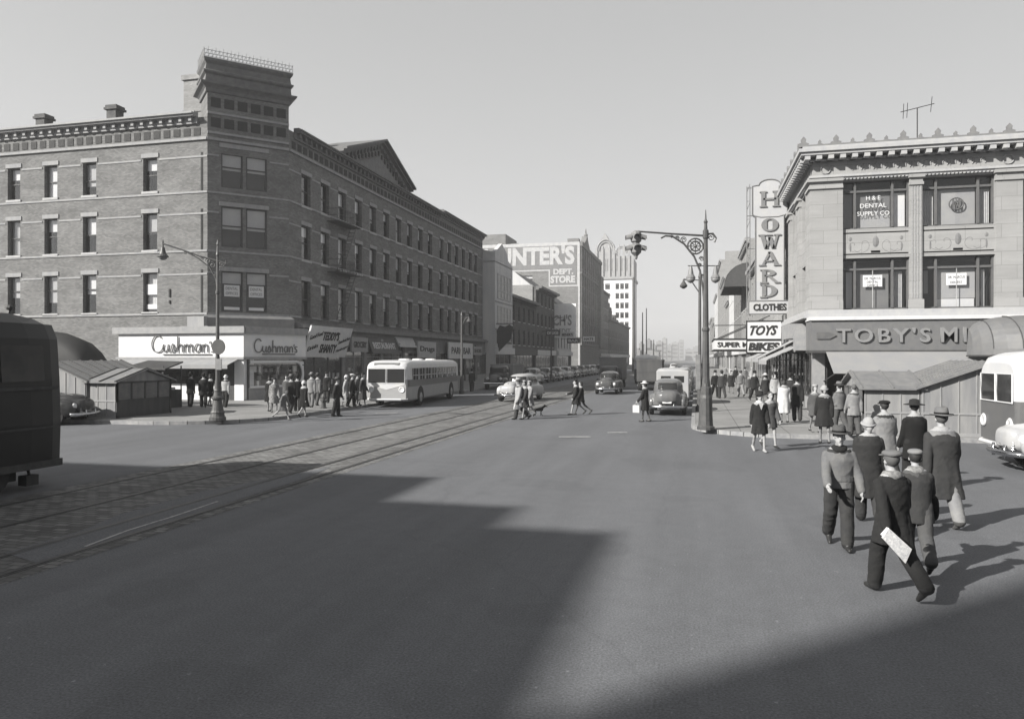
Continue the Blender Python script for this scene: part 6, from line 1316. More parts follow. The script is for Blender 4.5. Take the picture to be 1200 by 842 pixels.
# the dark vehicle cut by the left edge
tm = thing('streetcar', 'dark streetcar cropped by the left edge of the picture', 'streetcar', (0, 0, 0))
TF = 15.35; dxx, TX = 0, -14.1
yf = None
p_ = gpt(80, 566); TX, TYF = p_.x, p_.y; tm.location = (TX, TYF, 0)
M_SC = mat('dark streetcar paint', .014, .45, .35, 1.6, spec=.5); M_SCR = mat('reddish brown truck frame', .05, .7, .2, 5)
b = MB(); W_ = 2.5
def sring(y, e, zt, zb=.42): 
    P = [(-W_ + e, zb), (0 - e, zb), (.03 - e, 1.3), (0 - e, 2.2), (-.06 - e, 3.0), (-.2 - e, 3.3), (-.55, zt), (-W_ + .55, zt), (-W_ + .2 + e, 3.3), (-W_ + e, 3.0), (-W_ + e, 1.3)]
    return [(x, y, z) for x, z in P]
b.loft([sring(-12, 0, 3.5), sring(-.9, 0, 3.5), sring(-.35, .06, 3.42), sring(-.06, .16, 3.2, .5), sring(.02, .25, 2.9, .55)]); b.build('body', M_SC, tm)
b = MB(); b.box(.02, .05, -12, -.3, 1.98, 2.04); b.box(.02, .05, -12, -.25, 1.2, 1.24); b.box(.0, .06, -12, -.2, .42, .56); b.build('body_moulding', M_IRON, tm)
for k in range(6):
    y = -1.55 - k * 1.2; b = MB(); b.slab([(-.005, y, 2.15), (-.005, y + .95, 2.15), (-.05, y + .95, 2.85), (-.05, y, 2.85)], (.03, 0, 0)); b.build('side_window', mat('dusty dark glass', .04, .15, .4, 2, spec=.5), tm)
b = MB(); b.box(-2.2, -.25, -5, -1.0, .2, .44); b.build('truck_frame', M_SCR, tm)
for y in (-1.5, -3.6): b = MB(); b.tube([(-.3, y, .36), (-.22, y, .36)], .34, 16); b.tube([(-2.1, y, .36), (-.25, y, .36)], .06, 8); b.build('wheel', M_IRON, tm)
b = MB(); b.tube([(-.1, -.9, .5), (-.08, -.85, .25)], .03, 5); b.box(-.2, 0, -1.0, -.72, .1, .3); b.build('step_bracket', M_SCR, tm)
b = MB(); b.tube([(-1.2, -2.5, 3.5), (-1.2, -3.5, 3.75), (-1.2, -9, 4.6)], .03, 5); b.tube([(-.9, -.6, 3.4), (-.9, -.55, 3.62)], .03, 5); b.ell((-.9, -.55, 3.64), (.07, .07, .06), 8, 6); b.box(-1.8, -.7, -10, -1.4, 3.5, 3.6); b.build('roof_gear', M_IRON, tm)
q = gpt(80, 499); car('parked_sedan', 'low dark sedan mostly hidden behind the cropped streetcar', q.x - 2.3, q.y + .5, R(12), P_BLK, group='cars by the left kerb')
q = gpt(1183, 556); car('moving_sedan', 'pale sedan nose entering at the lower right edge', q.x + 2.55, q.y + 1.0, R(182), P_LGT, group='cars by the right edge')
# ------------------------------------------------------------------ people
M_SKIN = mat('skin', .36, .6, .06, 8); M_SHOE = mat('shoe leather', .03, .4, .1, 8); M_HAIR = mat('dark hair', .035, .6, .2, 12); M_HAIRG = mat('grey hair', .1, .7, .2, 12); M_EYE = mat('eye dark', .03, .4, .1, 3)
CL = {k: mat('cloth ' + k, v, .95, .14, 7, bump=.25) for k, v in dict(black=.01, dark=.02, navy=.028, char=.04, mid=.08, grey=.15, tan=.22, light=.34, white=.55).items()}
CL['check'] = mat('checked coat', .2, .95, .6, 14)
def hand(b, w, d, side, s=1.0, grip=.5, m=0):
    """palm and five unequal curled fingers from the wrist w, pointing along d"""
    w = Vector(w); d = Vector(d).normalized(); up = Vector((0, 1, 0)); a = (up - d * up.dot(d)).normalized(); c = d.cross(a) * side
    b.cap(w, w + d * .05 * s, .026 * s, .034 * s, 8, m); b.cap(w + d * .03 * s + a * .016 * s, w + d * .075 * s + a * .02 * s, .022 * s, .02 * s, 8, m); b.cap(w + d * .03 * s - a * .016 * s, w + d * .075 * s - a * .02 * s, .022 * s, .018 * s, 8, m)
    for i, (o_, L_) in enumerate(((.03, .066), (.01, .076), (-.011, .07), (-.03, .054))):
        p = w + d * .08 * s + a * o_ * s; q = p + (d * (1 - grip * .5) - c * grip * .5).normalized() * L_ * .5 * s; r = q + (d * (1 - grip) - c * grip).normalized() * L_ * .5 * s
        b.cap(p, q, .0105 * s, .0095 * s, 6, m); b.cap(q, r, .0095 * s, .0075 * s, 6, m)
    p = w + d * .025 * s + a * .03 * s; q = p + (d * .6 + a * .8 - c * .2).normalized() * .035 * s; r = q + (d * .9 + a * .3 - c * .3).normalized() * .03 * s
    b.cap(p, q, .014 * s, .012 * s, 6, m); b.cap(q, r, .012 * s, .009 * s, 6, m)
def wrinkle(me, amp, test):
    """soft cloth creases"""
    n0 = [v.normal.copy() for v in me.vertices]; o = Vector((random.random() * 50, random.random() * 50, 0))
    for v, nn in zip(me.vertices, n0):
        if test and not test(v.co): continue
        q = v.co; a = noise.noise(Vector((q.x * 7 + q.z * 4, q.y * 7 + q.z * 3, q.z * 3)) + o) + .35 * noise.noise(Vector((q.x * 14 - q.z * 12, q.y * 14, q.z * 9)) + o)
        v.co = q + nn * (amp * (1 - 2.2 * abs(a)))
def person(label, px, py, h, head, st=.3, coat='dark', hem=.55, legs='char', hat='fedora', hatm='char', woman=False, arms=((.3, .1, .2), (-.3, .1, .3)), lean=.02, vox=.022, bag=None, z=None, hair=None, shoulder=1.0, collar=None, flare=1.0, group=None, shoe=None, stoop=0, bulk=1.0, pos=None, face=False, stock='tan', tie=False, belt=False, kneebend=(.12, .5), cat='person'):
    """head = heading angle in the world; st = stride; hem = coat hem height as a share of body height; arms = (swing, out, elbow)"""
    k = h / 1.75
    if z is None: z = 0
    loc = Vector(pos) if pos else gpt(px, py, z)
    if pos: loc = Vector((pos[0], pos[1], z))
    o = thing('person', label, cat, loc, head - math.pi / 2, group)
    hip = .93; L1 = .45; L2 = .42; J = []
    for i, (sx, sg) in enumerate(((-1, 1), (1, -1))):
        th = st * sg; kb = kneebend[0] if sg > 0 else kneebend[1]; kb *= min(1, abs(st) * 3)
        hp = Vector((sx * .09, 0, hip)); kn = hp + Vector((sx * .01, math.sin(th), -math.cos(th))) * L1; an = kn + Vector((-sx * .015, math.sin(th - kb), -math.cos(th - kb))) * L2; J.append([hp, kn, an, th - kb])
    dz = .09 - min(j[2].z for j in J)
    sh = Vector((0, 0, dz))
    for j in J:
        for i in range(3): j[i] = j[i] + sh
    hip += dz
    ln = lambda v: Vector((v.x, v.y + lean * max(0, v.z - hip) + stoop * max(0, v.z - hip - .25) ** 1.3, v.z))
    b = MB(); lr = .8 if woman else 1.0
    for j in J:
        if woman: b.cap(j[0], j[1], .085, .052, 10); b.cap(j[1], j[2], .05, .032, 10); b.cap(j[1] + (j[2] - j[1]) * .15 + Vector((0, -.015, 0)), j[1] + (j[2] - j[1]) * .5, .048, .035, 8)
        else: b.cap(j[0], j[1], .115 * bulk, .095, 14); b.cap(j[1], j[2] + Vector((0, -.01, .0)), .095, .085, 14)
        p = min(0, j[3]) * .9; f = Vector((0, math.cos(p), math.sin(p) if j[2].z > .14 else 0)); a = j[2]
        b.cap(a + f * -.05 + Vector((0, 0, -.035)), a + f * .06 + Vector((0, 0, -.045)), .042, .042, 8); b.cap(a + f * .05 + Vector((0, 0, -.05)), a + f * .16 + Vector((0, 0, -.058)), .045, .032, 8)
    tor = [(hip - .08, .15, .11), (hip, .17, .125), (hip + .12, .15, .11), (hip + .25, .165 * shoulder, .12), (hip + .4, .185 * shoulder, .125), (hip + .48, .16 * shoulder, .1), (hip + .54, .07, .065)]
    b.loft([[ln(Vector((rx * bulk * math.cos(2 * math.pi * i / 16), ry * bulk * math.sin(2 * math.pi * i / 16), zz))) for i in range(16)] for zz, rx, ry in tor])
    nk = ln(Vector((0, 0, hip + .50))); hc = ln(Vector((0, .02, hip + .655))); b.cap(nk, hc - Vector((0, 0, .06)), .055, .05, 10)
    hd = Vector((0, .0, 0)); b.ell(hc + Vector((0, -.01, .03)), (.076, .095, .095), 16, 12); b.ell(hc + Vector((0, .02, -.045)), (.056, .07, .075), 14, 10)
    b.cap(hc + Vector((0, .085, .012)), hc + Vector((0, .112, -.024)), .011, .017, 8); b.cap(hc + Vector((-.018, .078, -.058)), hc + Vector((.018, .078, -.058)), .013, .013, 6); b.ell(hc + Vector((0, .07, -.1)), (.028, .025, .022), 8, 6)
    for sx in (-1, 1): b.ell(hc + Vector((sx * .078, -.005, -.01)), (.012, .022, .034), 8, 6); b.cap(hc + Vector((sx * .015, .082, .028)), hc + Vector((sx * .045, .074, .03)), .01, .01, 6)
    A = []
    for sx, (sw, out_, el) in zip((-1, 1), arms):
        s0 = ln(Vector((sx * .165 * shoulder, 0, hip + .405))); e0 = s0 + Vector((sx * math.sin(out_), math.sin(sw) * math.cos(out_), -math.cos(sw) * math.cos(out_))) * .29
        sw2 = sw + el; out2 = out_ * .55; w0 = e0 + Vector((sx * math.sin(out2) * .6, math.sin(sw2), -math.cos(sw2))).normalized() * .25; A.append((s0, e0, w0)); b.cap(s0, e0, .056, .043, 10); b.cap(e0, w0, .043, .028, 10)
    me = remesh(b, vox, 2, 'body'); zt = nk.z - .01; wrinkle(me, .006 if vox < .02 else .004, lambda v: v.z < hip + .1 and v.z > .12)
    for q in (CL[legs] if not woman else CL[stock], M_SKIN, shoe or M_SHOE): me.materials.append(q)
    mi = []
    for p in me.polygons:
        c = p.center; mi.append(1 if c.z > zt or (abs(c.x) > .13 and any((c - a[2]).length < .09 for a in A)) else 2 if any((c - j[2]).length < .21 and c.z < j[2].z - (.0 if not woman else .01) for j in J) else 0)
    me.polygons.foreach_set('material_index', mi)
    # hands and eyes go into the same mesh
    hb = MB()
    for (s0, e0, w0), sx in zip(A, (-1, 1)): hand(hb, w0, (w0 - e0), sx, 1.0 if not woman else .9, .45)
    if face or vox < .02:
        for sx in (-1, 1): hb.ell(hc + Vector((sx * .031, .08, .012)), (.009, .005, .005), 8, 6, m=1)
        hb.cap(hc + Vector((-.014, .09, -.06)), hc + Vector((.014, .09, -.06)), .0022, .0022, 5, 1)
    hm = hb.mesh('h', [M_SKIN, M_EYE], True); bm = bmesh.new(); bm.from_mesh(me); n0 = len(bm.faces); me.materials.append(M_EYE); bm.from_mesh(hm)
    for i, f in enumerate(bm.faces):
        if i >= n0: f.material_index = 1 if f.material_index == 0 else 3
        f.smooth = True
    bm.to_mesh(me); bm.free(); bpy.data.meshes.remove(hm)
    bo = inst('body', me, o)
    # coat or jacket with sleeves
    hz = hem * 1.75; seed = random.random() * 9; rings = []; prof = []
    zs = [hip + .525, hip + .49, hip + .435, hip + .34, hip + .2, hip + .08, hip - .04]; 
    zz = hip - .16
    while zz > hz + .05: zs.append(zz); zz -= .11
    zs.append(hz); N_ = 32
    for zz in zs:
        t = hip + .54 - zz
        if zz > hip - .05:
            rx, ry = [(0, .07, .065), (.035, .11, .085), (.09, .178, .11), (.2, .215, .145), (.34, .2 if not woman else .18, .145), (.46, .19 if not woman else .165, .14), (.58, .2, .15)][zs.index(zz)][1:]
            if t > .05: rx *= shoulder * (bulk if t > .15 else 1); ry *= bulk
            cyy = 0; cxx = 0
        else:
            ys = []
            for j in J:
                P_, Q_ = (j[0], j[1]) if zz > j[1].z else (j[1], j[2]); tt = max(0, min(1, (P_.z - zz) / max(.01, P_.z - Q_.z))); ys.append(P_.y + (Q_.y - P_.y) * tt)
            d_ = (hip - zz); rx = (.2 + .11 * d_ * flare) * bulk; ry = max(.15 * bulk + .1 * d_ * flare, (max(ys) - min(ys)) / 2 + .1); cyy = (max(ys) + min(ys)) / 2 * .8
        ring = []
        for i in range(N_):
            a = 2 * math.pi * i / N_; fold = 1 + (.055 * math.sin(5 * a + seed + zz * 1.5) + .035 * math.sin(9 * a + seed * 2)) * max(0, min(1, (hip + .1 - zz) * 2.2)) * (1.3 if flare > 1 else 1) + .012 * math.sin(3 * a + zz * 22 + seed)
            ring.append(ln(Vector((rx * fold * math.cos(a), cyy + ry * fold * math.sin(a), zz))))
        rings.append(ring)
    c = MB(); c.loft(rings)
    for (s0, e0, w0) in A: c.cap(s0 + Vector((0, 0, -.012)), e0, .07 * bulk, .066, 12); c.cap(e0, e0 + (w0 - e0) * .93, .066, .058, 12)
    cm = remesh(c, vox, 2, 'coat'); wrinkle(cm, .006 if vox < .02 else .004, None); cm.materials.append(CL[coat]); inst('coat', cm, o)
    if collar:
        q = MB(); q.loft([[ln(Vector((r_ * math.cos(2 * math.pi * i / 16), r_ * .9 * math.sin(2 * math.pi * i / 16) + .005, hip + z_))) for i in range(16)] for r_, z_ in ((.125, .455), (.125, .49), (.1, .535), (.065, .55))]); me = q.mesh('collar', CL[collar], True); inst('scarf' if collar in ('white', 'light') else 'collar', me, o)
    if tie: q = MB(); q.slab([ln(Vector((x, .148, hip + z_))) for x, z_ in ((-.07, .48), (.07, .48), (.0, .28))], (0, .012, 0)); q.build('shirt_front', CL[tie], o)
    if belt: q = MB(); q.loft([[ln(Vector((.205 * bulk * math.cos(2 * math.pi * i / 20), .155 * bulk * math.sin(2 * math.pi * i / 20), hip + z_))) for i in range(20)] for z_ in (.04, .1)]); q.build('waistband', CL[belt], o)
    # hair and hat
    hr = MB(); hr.ell(hc + Vector((0, -.02, .035)), (.086, .098, .1), 14, 10)
    if woman: hr.ell(hc + Vector((0, -.045, -.03)), (.09, .075, .085), 14, 10)
    hme = hr.mesh('hair', hair or M_HAIR, True); hh = inst('hair', hme, o); 
    # keep the face clear
    bm = bmesh.new(); bm.from_mesh(hme); bmesh.ops.delete(bm, geom=[f for f in bm.faces if f.calc_center_median().y > hc.y + .035 and f.calc_center_median().z < hc.z + .085], context='FACES'); bm.to_mesh(hme); bm.free()
    t_ = MB(); top = hc + Vector((0, -.012, .075)); HM = CL[hatm]
    if hat in ('fedora', 'homburg'):
        def rg(r, zz, e=1.22, pin=0): return [top + Vector((r * math.cos(2 * math.pi * i / 24), r * e * math.sin(2 * math.pi * i / 24), zz + .018 * abs(math.cos(2 * math.pi * i / 24)) ** 2 * (1 if r > .12 else 0) - (pin * max(0, 1 - abs(math.cos(2 * math.pi * i / 24)) * 1.6)))) for i in range(24)]
        t_.loft([rg(.1, -.02), rg(.155, -.016), rg(.158, -.008), rg(.096, .0), rg(.094, .03), rg(.084, .09), rg(.06, .118, pin=.02), rg(.02, .105, pin=.01)])
    elif hat == 'cap': t_.ell(top + Vector((0, -.01, .02)), (.1, .122, .045), 18, 10, .85); t_.slab([top + Vector((-.08, .08, -.01)), top + Vector((.08, .08, -.01)), top + Vector((.05, .17, -.025)), top + Vector((-.05, .17, -.025))], (0, 0, .015))
    elif hat == 'kerchief': t_.ell(hc + Vector((0, -.02, .03)), (.098, .112, .118), 16, 10); t_.cap(hc + Vector((0, -.09, -.05)), hc + Vector((0, -.08, -.12)), .05, .02, 8); t_.tube([hc + Vector((.1 * math.cos(R(q)), -.015 + .115 * math.sin(R(q)), .03 + .03 * math.sin(R(q)))) for q in range(0, 361, 24)], .022, 6)
    elif hat == 'pillbox': t_.lathe([(.09, 0), (.1, .03), (.095, .07), (.02, .08)], top, 16)
    elif hat == 'brimmed': t_.lathe([(.1, -.01), (.19, -.02), (.19, -.01), (.095, .01), (.085, .08), (.03, .1)], top, 20)
    if hat: 
        me = t_.mesh('hat', HM, True)
        if hat == 'kerchief': bm = bmesh.new(); bm.from_mesh(me); bmesh.ops.delete(bm, geom=[f for f in bm.faces if f.calc_center_median().y > hc.y + .05 and f.calc_center_median().z < hc.z + .08], context='FACES'); bm.to_mesh(me); bm.free()
        ho = inst('hat', me, o)
        if hat in ('fedora', 'homburg'): q = MB(); q.loft([[top + Vector((.0965 * math.cos(2 * math.pi * i / 20), .0965 * 1.22 * math.sin(2 * math.pi * i / 20), zz)) for i in range(20)] for zz in (.004, .032)]); inst('hat_band', q.mesh('hat_band', CL['black'], True), ho)
    o.scale = (k, k, k); o['_hands'] = 1
    W = o.matrix_basis
    Mx = Matrix.Translation(loc) @ Matrix.Rotation(head - math.pi / 2, 4, 'Z') @ Matrix.Scale(k, 4)
    # things carried are things of their own
    if bag:
        kind, si, bm_, lab = bag; s0, e0, w0 = A[si]; hp = Mx @ (w0 + (w0 - e0).normalized() * .09); 
        bo_ = thing({'handbag': 'handbag', 'parcel': 'paper_parcel', 'case': 'satchel', 'paper': 'newspaper', 'shop': 'shopping_bag'}[kind], lab, {'handbag': 'handbag', 'parcel': 'parcel', 'case': 'bag', 'paper': 'newspaper', 'shop': 'bag'}[kind], hp, head - math.pi / 2)
        q = MB()
        if kind == 'handbag': q.loft([[(x * 1.0, y, zz) for x, y in ((-.03, -.12 - e), (.03, -.12 - e), (.04, 0), (.03, .12 + e), (-.03, .12 + e), (-.04, 0))] for zz, e in ((-.3, .02), (-.27, .03), (-.16, .01), (-.12, -.02))]); q.build('pouch', CL[bm_], bo_); q = MB(); q.tube([(0, -.09, -.13), (0, -.07, -.03), (0, 0, .0), (0, .07, -.03), (0, .09, -.13)], .008, 5); q.build('handle', CL['black'], bo_)
        elif kind == 'shop': q.loft([[(x, y, zz) for x, y in ((-.07, -.15), (.07, -.15), (.07, .15), (-.07, .15))] for zz in (-.42, -.1)]); q.build('sack', CL[bm_], bo_); q = MB(); q.tube([(0, -.08, -.1), (0, -.04, 0), (0, .04, 0), (0, .08, -.1)], .008, 5); q.build('handle', CL[bm_], bo_)
        elif kind == 'parcel': q.ell((0, 0, -.12), (.16, .19, .15), 14, 10, .7); q.build('bundle', CL[bm_], bo_); q = MB(); q.tube([(0, 0, .06), (0, .0, -.0)], .02, 5); q.build('string', CL['tan'], bo_)
        elif kind == 'case':
            q.ell((0, 0, -.1), (.13, .26, .2), 18, 12, .6); mm = q.mesh('pouch', CL[bm_], True); inst('pouch', mm, bo_); q = MB(); q.tube([(0, -.2, -.0), (0, -.1, .12), (0, .1, .12), (0, .2, 0)], .02, 6); q.build('strap', CL['char'], bo_); q = MB(); q.box(.1, .135, -.05, .05, -.08, -.04); q.build('buckle', M_CHROME, bo_)
        elif kind == 'paper':
            for j, dx in enumerate((0, .022)):
                q = MB(); q.slab([(-.12, -.06 - dx, .04 - j * .03), (-.04, -.06 - dx, .12), (.22, -.1 - dx, -.12), (.14, -.1 - dx, -.25 - j * .03)], (.0, .018, .004)); q.build('sheet', M_NEWS, bo_)
        bo_.scale = (k, k, k)
    return o
M_NEWS = mat('newsprint', .72, .8, .3, 30)
AW = math.pi / 2 + YAW; TWD = -math.pi / 2 + YAW; RT = YAW; LF = math.pi + YAW      # away from the camera, towards it, to its right, to its left
random.seed(77)
NEAR = .0125
# foreground walkers at the right
person('man in soft hat and short pale jacket walking nearest the open road', 983, 641, 1.66, TWD - .25, .24, 'grey', .5, 'char', 'fedora', 'mid', arms=((.1, .32, .3), (.5, .1, .5)), vox=NEAR, collar='dark', face=True, belt='grey', bulk=1.02)
person('woman in a long dark coat and white head covering seen from behind', 1018, 612, 1.68, AW - .2, .2, 'navy', .25, 'char', 'kerchief', 'light', woman=False, arms=((.1, .08, .25), (-.1, .12, .2)), vox=NEAR, hair=M_HAIRG, flare=.9, bulk=1.05, shoe=None)
person('man in pale flat cap striding at the front with a newspaper', 1046, 697, 1.62, AW + .15, .3, 'dark', .36, 'dark', 'cap', 'grey', arms=((-.45, .14, .15), (.2, .16, .5)), vox=NEAR, collar='check', kneebend=(.1, .6), flare=1.2, hair=M_HAIRG, bag=('paper', 0, 'white', 'folded white newspaper held by the striding man in the pale flat cap'))
person('stooping person in a dark jacket and striped trousers close behind the flat-capped man', 1074, 668, 1.5, AW - .3, .28, 'char', .4, 'mid', 'cap', 'tan', arms=((.6, .1, .9), (.5, .2, .6)), vox=NEAR, collar='check', lean=.12, kneebend=(.2, .7), bag=('case', 1, 'black', 'bulging dark satchel hugged by the stooping person in striped trousers'))
person('man in a pale hat and wide dark overcoat walking away over the crossing', 1104, 616, 1.82, AW - .1, .26, 'char', .25, 'tan', 'fedora', 'grey', arms=((-.3, .2, .2), (.3, .22, .3)), vox=NEAR, collar='light', flare=1.5, bulk=1.1, shoulder=1.08, kneebend=(.1, .35), shoe=CL['mid'], hair=M_HAIRG)
person('broad man in a pale coat and dark cap seen from behind near the hut', 1037, 566, 1.74, AW + .1, .2, 'tan', .35, 'char', 'cap', 'black', arms=((.1, .2, .5), (.1, .2, .5)), vox=.016, shoulder=1.08, bulk=1.08)
person('person in black with dark hat between the tan coat and the overcoat', 1072, 574, 1.78, AW, .2, 'black', .35, 'dark', 'brimmed', 'dark', arms=((.1, .15, .4), (.2, .15, .5)), vox=.016, flare=1.2, hair=M_HAIR)
person('woman in a dark coat with white scarf and pale boots at the road edge', 890, 529, 1.68, TWD, .22, 'dark', .3, 'char', 'brimmed', 'dark', woman=True, arms=((.2, .12, .2), (-.2, .14, .2)), vox=.016, collar='white', tie='white', stock='light', flare=.9, face=True, shoe=CL['light'])
person('companion in grey half hidden behind the woman with the white scarf', 902, 524, 1.66, TWD + .2, .25, 'mid', .35, 'char', None, 'dark', woman=True, vox=.022, stock='light')
person('woman in a long white coat on the right pavement', 919, 495, 1.68, AW, .1, 'white', .22, 'char', 'pillbox', 'dark', woman=True, arms=((.1, .08, .1), (-.1, .08, .1)), vox=.02, z=WZ, flare=.5)
PC = 'walkers on the right pavement'
def crowd(lst, grp, vox=.03):
    for (lab, px, py, h, hd, st, coat, hem, legs, hat, hatm, wo, kw) in lst: person(lab, px, py, h, hd, st, coat, hem, legs, hat, hatm, woman=wo, vox=kw.pop('vox', vox), z=kw.pop('z', WZ), group=grp, **kw)
crowd([
 ('man in a dark overcoat facing the shop windows beside the pale coated lady', 934, 494, 1.76, AW - .3, .2, 'dark', .35, 'char', 'fedora', 'dark', False, {}),
 ('woman in a dark coat with full skirt left of the boarded hut', 966, 520, 1.7, AW - .2, .15, 'dark', .3, 'char', 'kerchief', 'light', True, dict(flare=1.6, vox=.02)),
 ('man in a grey suit close left of the boarded hut', 984, 508, 1.68, AW + .3, .2, 'grey', .48, 'mid', 'fedora', 'grey', False, dict(vox=.02)),
 ('short woman in a mid grey coat behind the dark full-skirted coat', 955, 507, 1.6, TWD, .18, 'mid', .35, 'char', 'pillbox', 'light', True, {}),
 ('bareheaded man in a pale raincoat in front of the boarded hut window', 1001, 511, 1.66, AW, .1, 'tan', .4, 'mid', None, 'dark', False, dict(vox=.02, hair=M_HAIRG)),
 ('man in a black suit striding beyond the ornate signal post', 838, 466, 1.74, TWD, .35, 'black', .48, 'black', 'fedora', 'dark', False, {}),
 ('man in a charcoal coat at the kerb beyond the signal post', 846, 467, 1.74, AW, .3, 'char', .4, 'char', 'fedora', 'char', False, {}),
 ('man in light trousers walking up the middle of the right pavement', 868, 465, 1.74, AW, .3, 'grey', .48, 'tan', 'cap', 'mid', False, {}),
 ('woman in a dark coat walking behind the light trousered man', 857, 461, 1.64, TWD, .2, 'dark', .3, 'char', 'pillbox', 'dark', True, {}),
 ('man in dark clothes under the pale side awnings', 884, 470, 1.76, TWD + .1, .3, 'dark', .4, 'dark', 'fedora', 'black', False, {}),
 ('woman with a white hat and dark coat near the shop awnings', 897, 473, 1.66, AW + .2, .2, 'navy', .3, 'char', 'brimmed', 'white', True, {}),
 ('man in a pale coat beside the shop window with goods', 908, 474, 1.72, TWD, .2, 'light', .35, 'char', 'fedora', 'tan', False, {}),
 ('man in a navy overcoat leaning toward the shop window', 926, 480, 1.74, AW - .6, .2, 'navy', .35, 'dark', 'fedora', 'dark', False, {}),
 ('child in a mid grey coat on the right pavement', 877, 462, 1.3, TWD, .2, 'mid', .35, 'char', 'cap', 'mid', False, {}),
 ('far walker in black beyond the marquee', 862, 450, 1.72, TWD, .3, 'black', .4, 'dark', 'fedora', 'dark', False, {}),
 ('far walker in grey beneath the marquee', 873, 452, 1.72, AW, .3, 'grey', .4, 'mid', 'fedora', 'mid', False, {}),
 ('far woman in a pale dress beneath the marquee', 881, 451, 1.62, TWD, .2, 'light', .3, 'tan', 'pillbox', 'white', True, {}),
 ('far man in shirtsleeves left of the marquee post', 850, 448, 1.7, TWD, .3, 'tan', .5, 'dark', None, 'dark', False, {}),
], PC, .035)
# on the road
person('tall man in a light raincoat and pale hat crossing the tram tracks', 608, 491, 1.76, TWD - 1.1, .3, 'light', .3, 'char', 'fedora', 'light', arms=((.2, .1, .2), (-.1, .1, .3)), vox=.02, flare=1.1, bag=('handbag', 0, 'white', 'small white bag held low by the couple on the tram tracks'))
person('woman in a slate coat beside the tall raincoated man on the tracks', 615, 491, 1.68, TWD - 1.0, .25, 'char', .3, 'char', 'pillbox', 'light', woman=True, vox=.02, stock='light')
person('woman in a pale dress half a step behind the raincoated couple', 621, 488, 1.62, TWD - 1.0, .25, 'tan', .3, 'char', 'pillbox', 'light', woman=True, vox=.022, stock='light')
person('woman in a swinging dark coat crossing the open road to the left', 675, 486, 1.66, LF, .34, 'dark', .3, 'char', 'pillbox', 'dark', woman=True, arms=((.1, .1, .4), (.5, .1, .8)), vox=.02, flare=1.7, stock='light', hair=M_HAIR)
person('slim person mostly hidden behind the woman in the swinging coat', 681, 486, 1.6, LF, .42, 'black', .38, 'char', None, 'dark', woman=True, vox=.022, stock='mid')
person('woman in narrow dark dress and flat wide hat before the parked grey sedan', 756, 494, 1.66, LF - .5, .12, 'dark', .28, 'char', 'brimmed', 'white', woman=True, arms=((.3, .15, .4), (.1, .2, .9)), vox=.02, collar='light', flare=.5, stock='mid', bag=('shop', 0, 'white', 'white shopping bag held by the woman in the flat wide hat'))
dg = thing('dog', 'small dark dog trotting beside the couple on the tracks', 'dog', gpt(631, 487), RT - math.pi / 2); b = MB()
b.cap((0, -.16, .28), (0, .14, .3), .07, .085, 10); b.cap((0, .14, .33), (0, .25, .42), .055, .045, 8); b.ell((0, .29, .45), (.05, .065, .05), 10, 8); b.cap((0, .32, .44), (0, .4, .425), .028, .02, 8); b.cap((0, -.2, .3), (0, -.33, .42), .02, .01, 6)
for sx in (-1, 1):
    b.cap((sx * .045, .13, .26), (sx * .045, .11, .13), .032, .02, 7); b.cap((sx * .045, .11, .13), (sx * .045, .14 + .04 * sx, .02), .018, .018, 7)
    b.cap((sx * .045, -.17, .26), (sx * .05, -.12, .17), .042, .026, 7); b.cap((sx * .05, -.12, .17), (sx * .05, -.2, .1), .02, .016, 7); b.cap((sx * .05, -.2, .1), (sx * .05, -.17 - .04 * sx, .02), .015, .018, 7); b.cap((sx * .035, .27, .49), (sx * .045, .25, .53), .018, .008, 6)
me = remesh(b, .012, 1, 'body'); me.materials.append(CL['dark']); inst('body', me, dg)
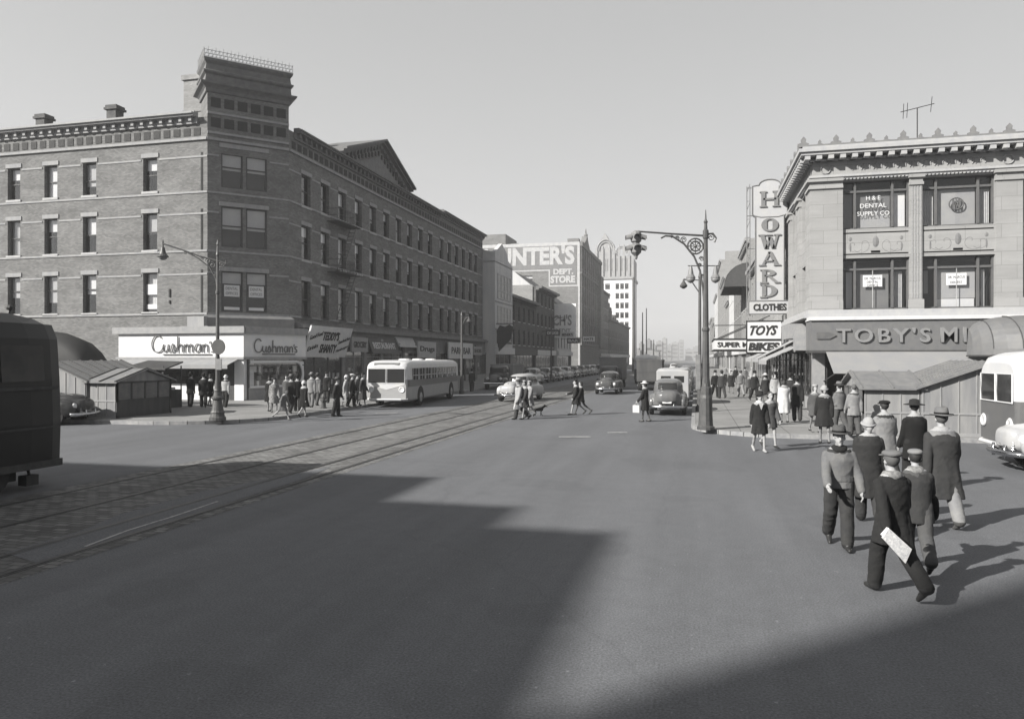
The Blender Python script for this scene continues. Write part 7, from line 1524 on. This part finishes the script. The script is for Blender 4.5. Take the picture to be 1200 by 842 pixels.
# waiting and walking people on the left corner
crowd([
 ('woman in a black coat leftmost of the group at the kerb corner', 316, 482, 1.66, AW, .1, 'black', .28, 'char', 'pillbox', 'black', True, {}),
 ('woman in a checked coat beside the stooping lady at the kerb', 321.5, 485, 1.62, TWD + .4, .2, 'check', .3, 'char', 'kerchief', 'dark', True, dict(vox=.025)),
 ('stooping lady in a wide taupe coat stepping off the kerb', 331, 492, 1.36, RT - .3, .45, 'grey', .3, 'char', None, 'dark', True, dict(z=0, vox=.02, flare=2.2, lean=.3, stock='light')),
 ('man in a dark suit and pale hat behind the stooping lady', 341, 484, 1.74, AW, .25, 'dark', .48, 'dark', 'fedora', 'grey', False, {}),
 ('man in a black overcoat in the middle of the corner group', 348.5, 482, 1.72, AW + .3, .2, 'black', .38, 'dark', 'fedora', 'dark', False, {}),
 ('woman in a full black skirt with white hat stepping off the kerb', 356, 489, 1.66, AW - .5, .3, 'black', .28, 'char', 'kerchief', 'white', True, dict(z=0, vox=.02, flare=1.8, stock='light')),
 ('man in a taupe coat seen from behind at the shanty restaurant', 365, 477.5, 1.74, AW, .15, 'tan', .42, 'grey', 'fedora', 'tan', False, {}),
 ('man in a grey coat right of the taupe coated man', 372, 475, 1.68, AW - .3, .15, 'grey', .4, 'mid', 'fedora', 'mid', False, {}),
 ('man in a dark suit standing alone in the gutter left of the bus', 394.5, 488, 1.74, RT, .1, 'dark', .48, 'dark', 'fedora', 'mid', False, dict(z=0, vox=.02)),
 ('woman in a pale coat with packages waiting for the bus', 405.5, 477, 1.64, RT, .15, 'light', .3, 'char', 'kerchief', 'white', True, dict(bag=('shop', 1, 'light', 'pale shopping bag of the woman waiting for the bus'))),
 ('man in a dark coat and white cap waiting at the bus door', 412.5, 477, 1.7, RT, .15, 'dark', .4, 'dark', 'cap', 'white', False, {}),
 ('tall woman in a long slate coat boarding the parked bus', 425, 477, 1.74, RT, .15, 'char', .22, 'char', 'pillbox', 'dark', True, dict(flare=1.2)),
 ('man in a brown suit just behind the boarding woman', 418.5, 475, 1.7, RT, .1, 'mid', .48, 'mid', 'fedora', 'dark', False, {}),
 ('dark coated man looking in the bakery window left of the lamp post', 223.5, 477, 1.74, AW, .12, 'black', .4, 'black', 'fedora', 'black', False, {}),
 ('dark coated man second from the lamp post before the bakery', 238.5, 477, 1.72, AW + .4, .25, 'dark', .35, 'dark', 'fedora', 'dark', False, {}),
 ('woman in a dark coat close left of the lamp post', 246.5, 476, 1.66, AW - .3, .2, 'black', .3, 'char', 'pillbox', 'char', True, {}),
 ('person in a pale jacket and dark trousers right of the lamp post', 264.5, 477.5, 1.66, AW, .15, 'light', .5, 'dark', 'kerchief', 'white', False, {}),
 ('woman in a mid grey coat at the door beside the shanty restaurant', 336, 476, 1.62, TWD, .1, 'mid', .3, 'char', 'pillbox', 'dark', True, {}),
 ('man in a black coat at the doorway right of the leaning sign', 383, 472, 1.72, TWD, .1, 'black', .4, 'dark', 'fedora', 'black', False, {}),
 ('far man walking on the left pavement beyond the bus', 553, 459, 1.74, AW, .3, 'dark', .4, 'dark', 'fedora', 'dark', False, {}),
], 'people on the left corner pavement', .03)
# driver seen in the bus window at the right edge
dr = ony(1165, 20.0)
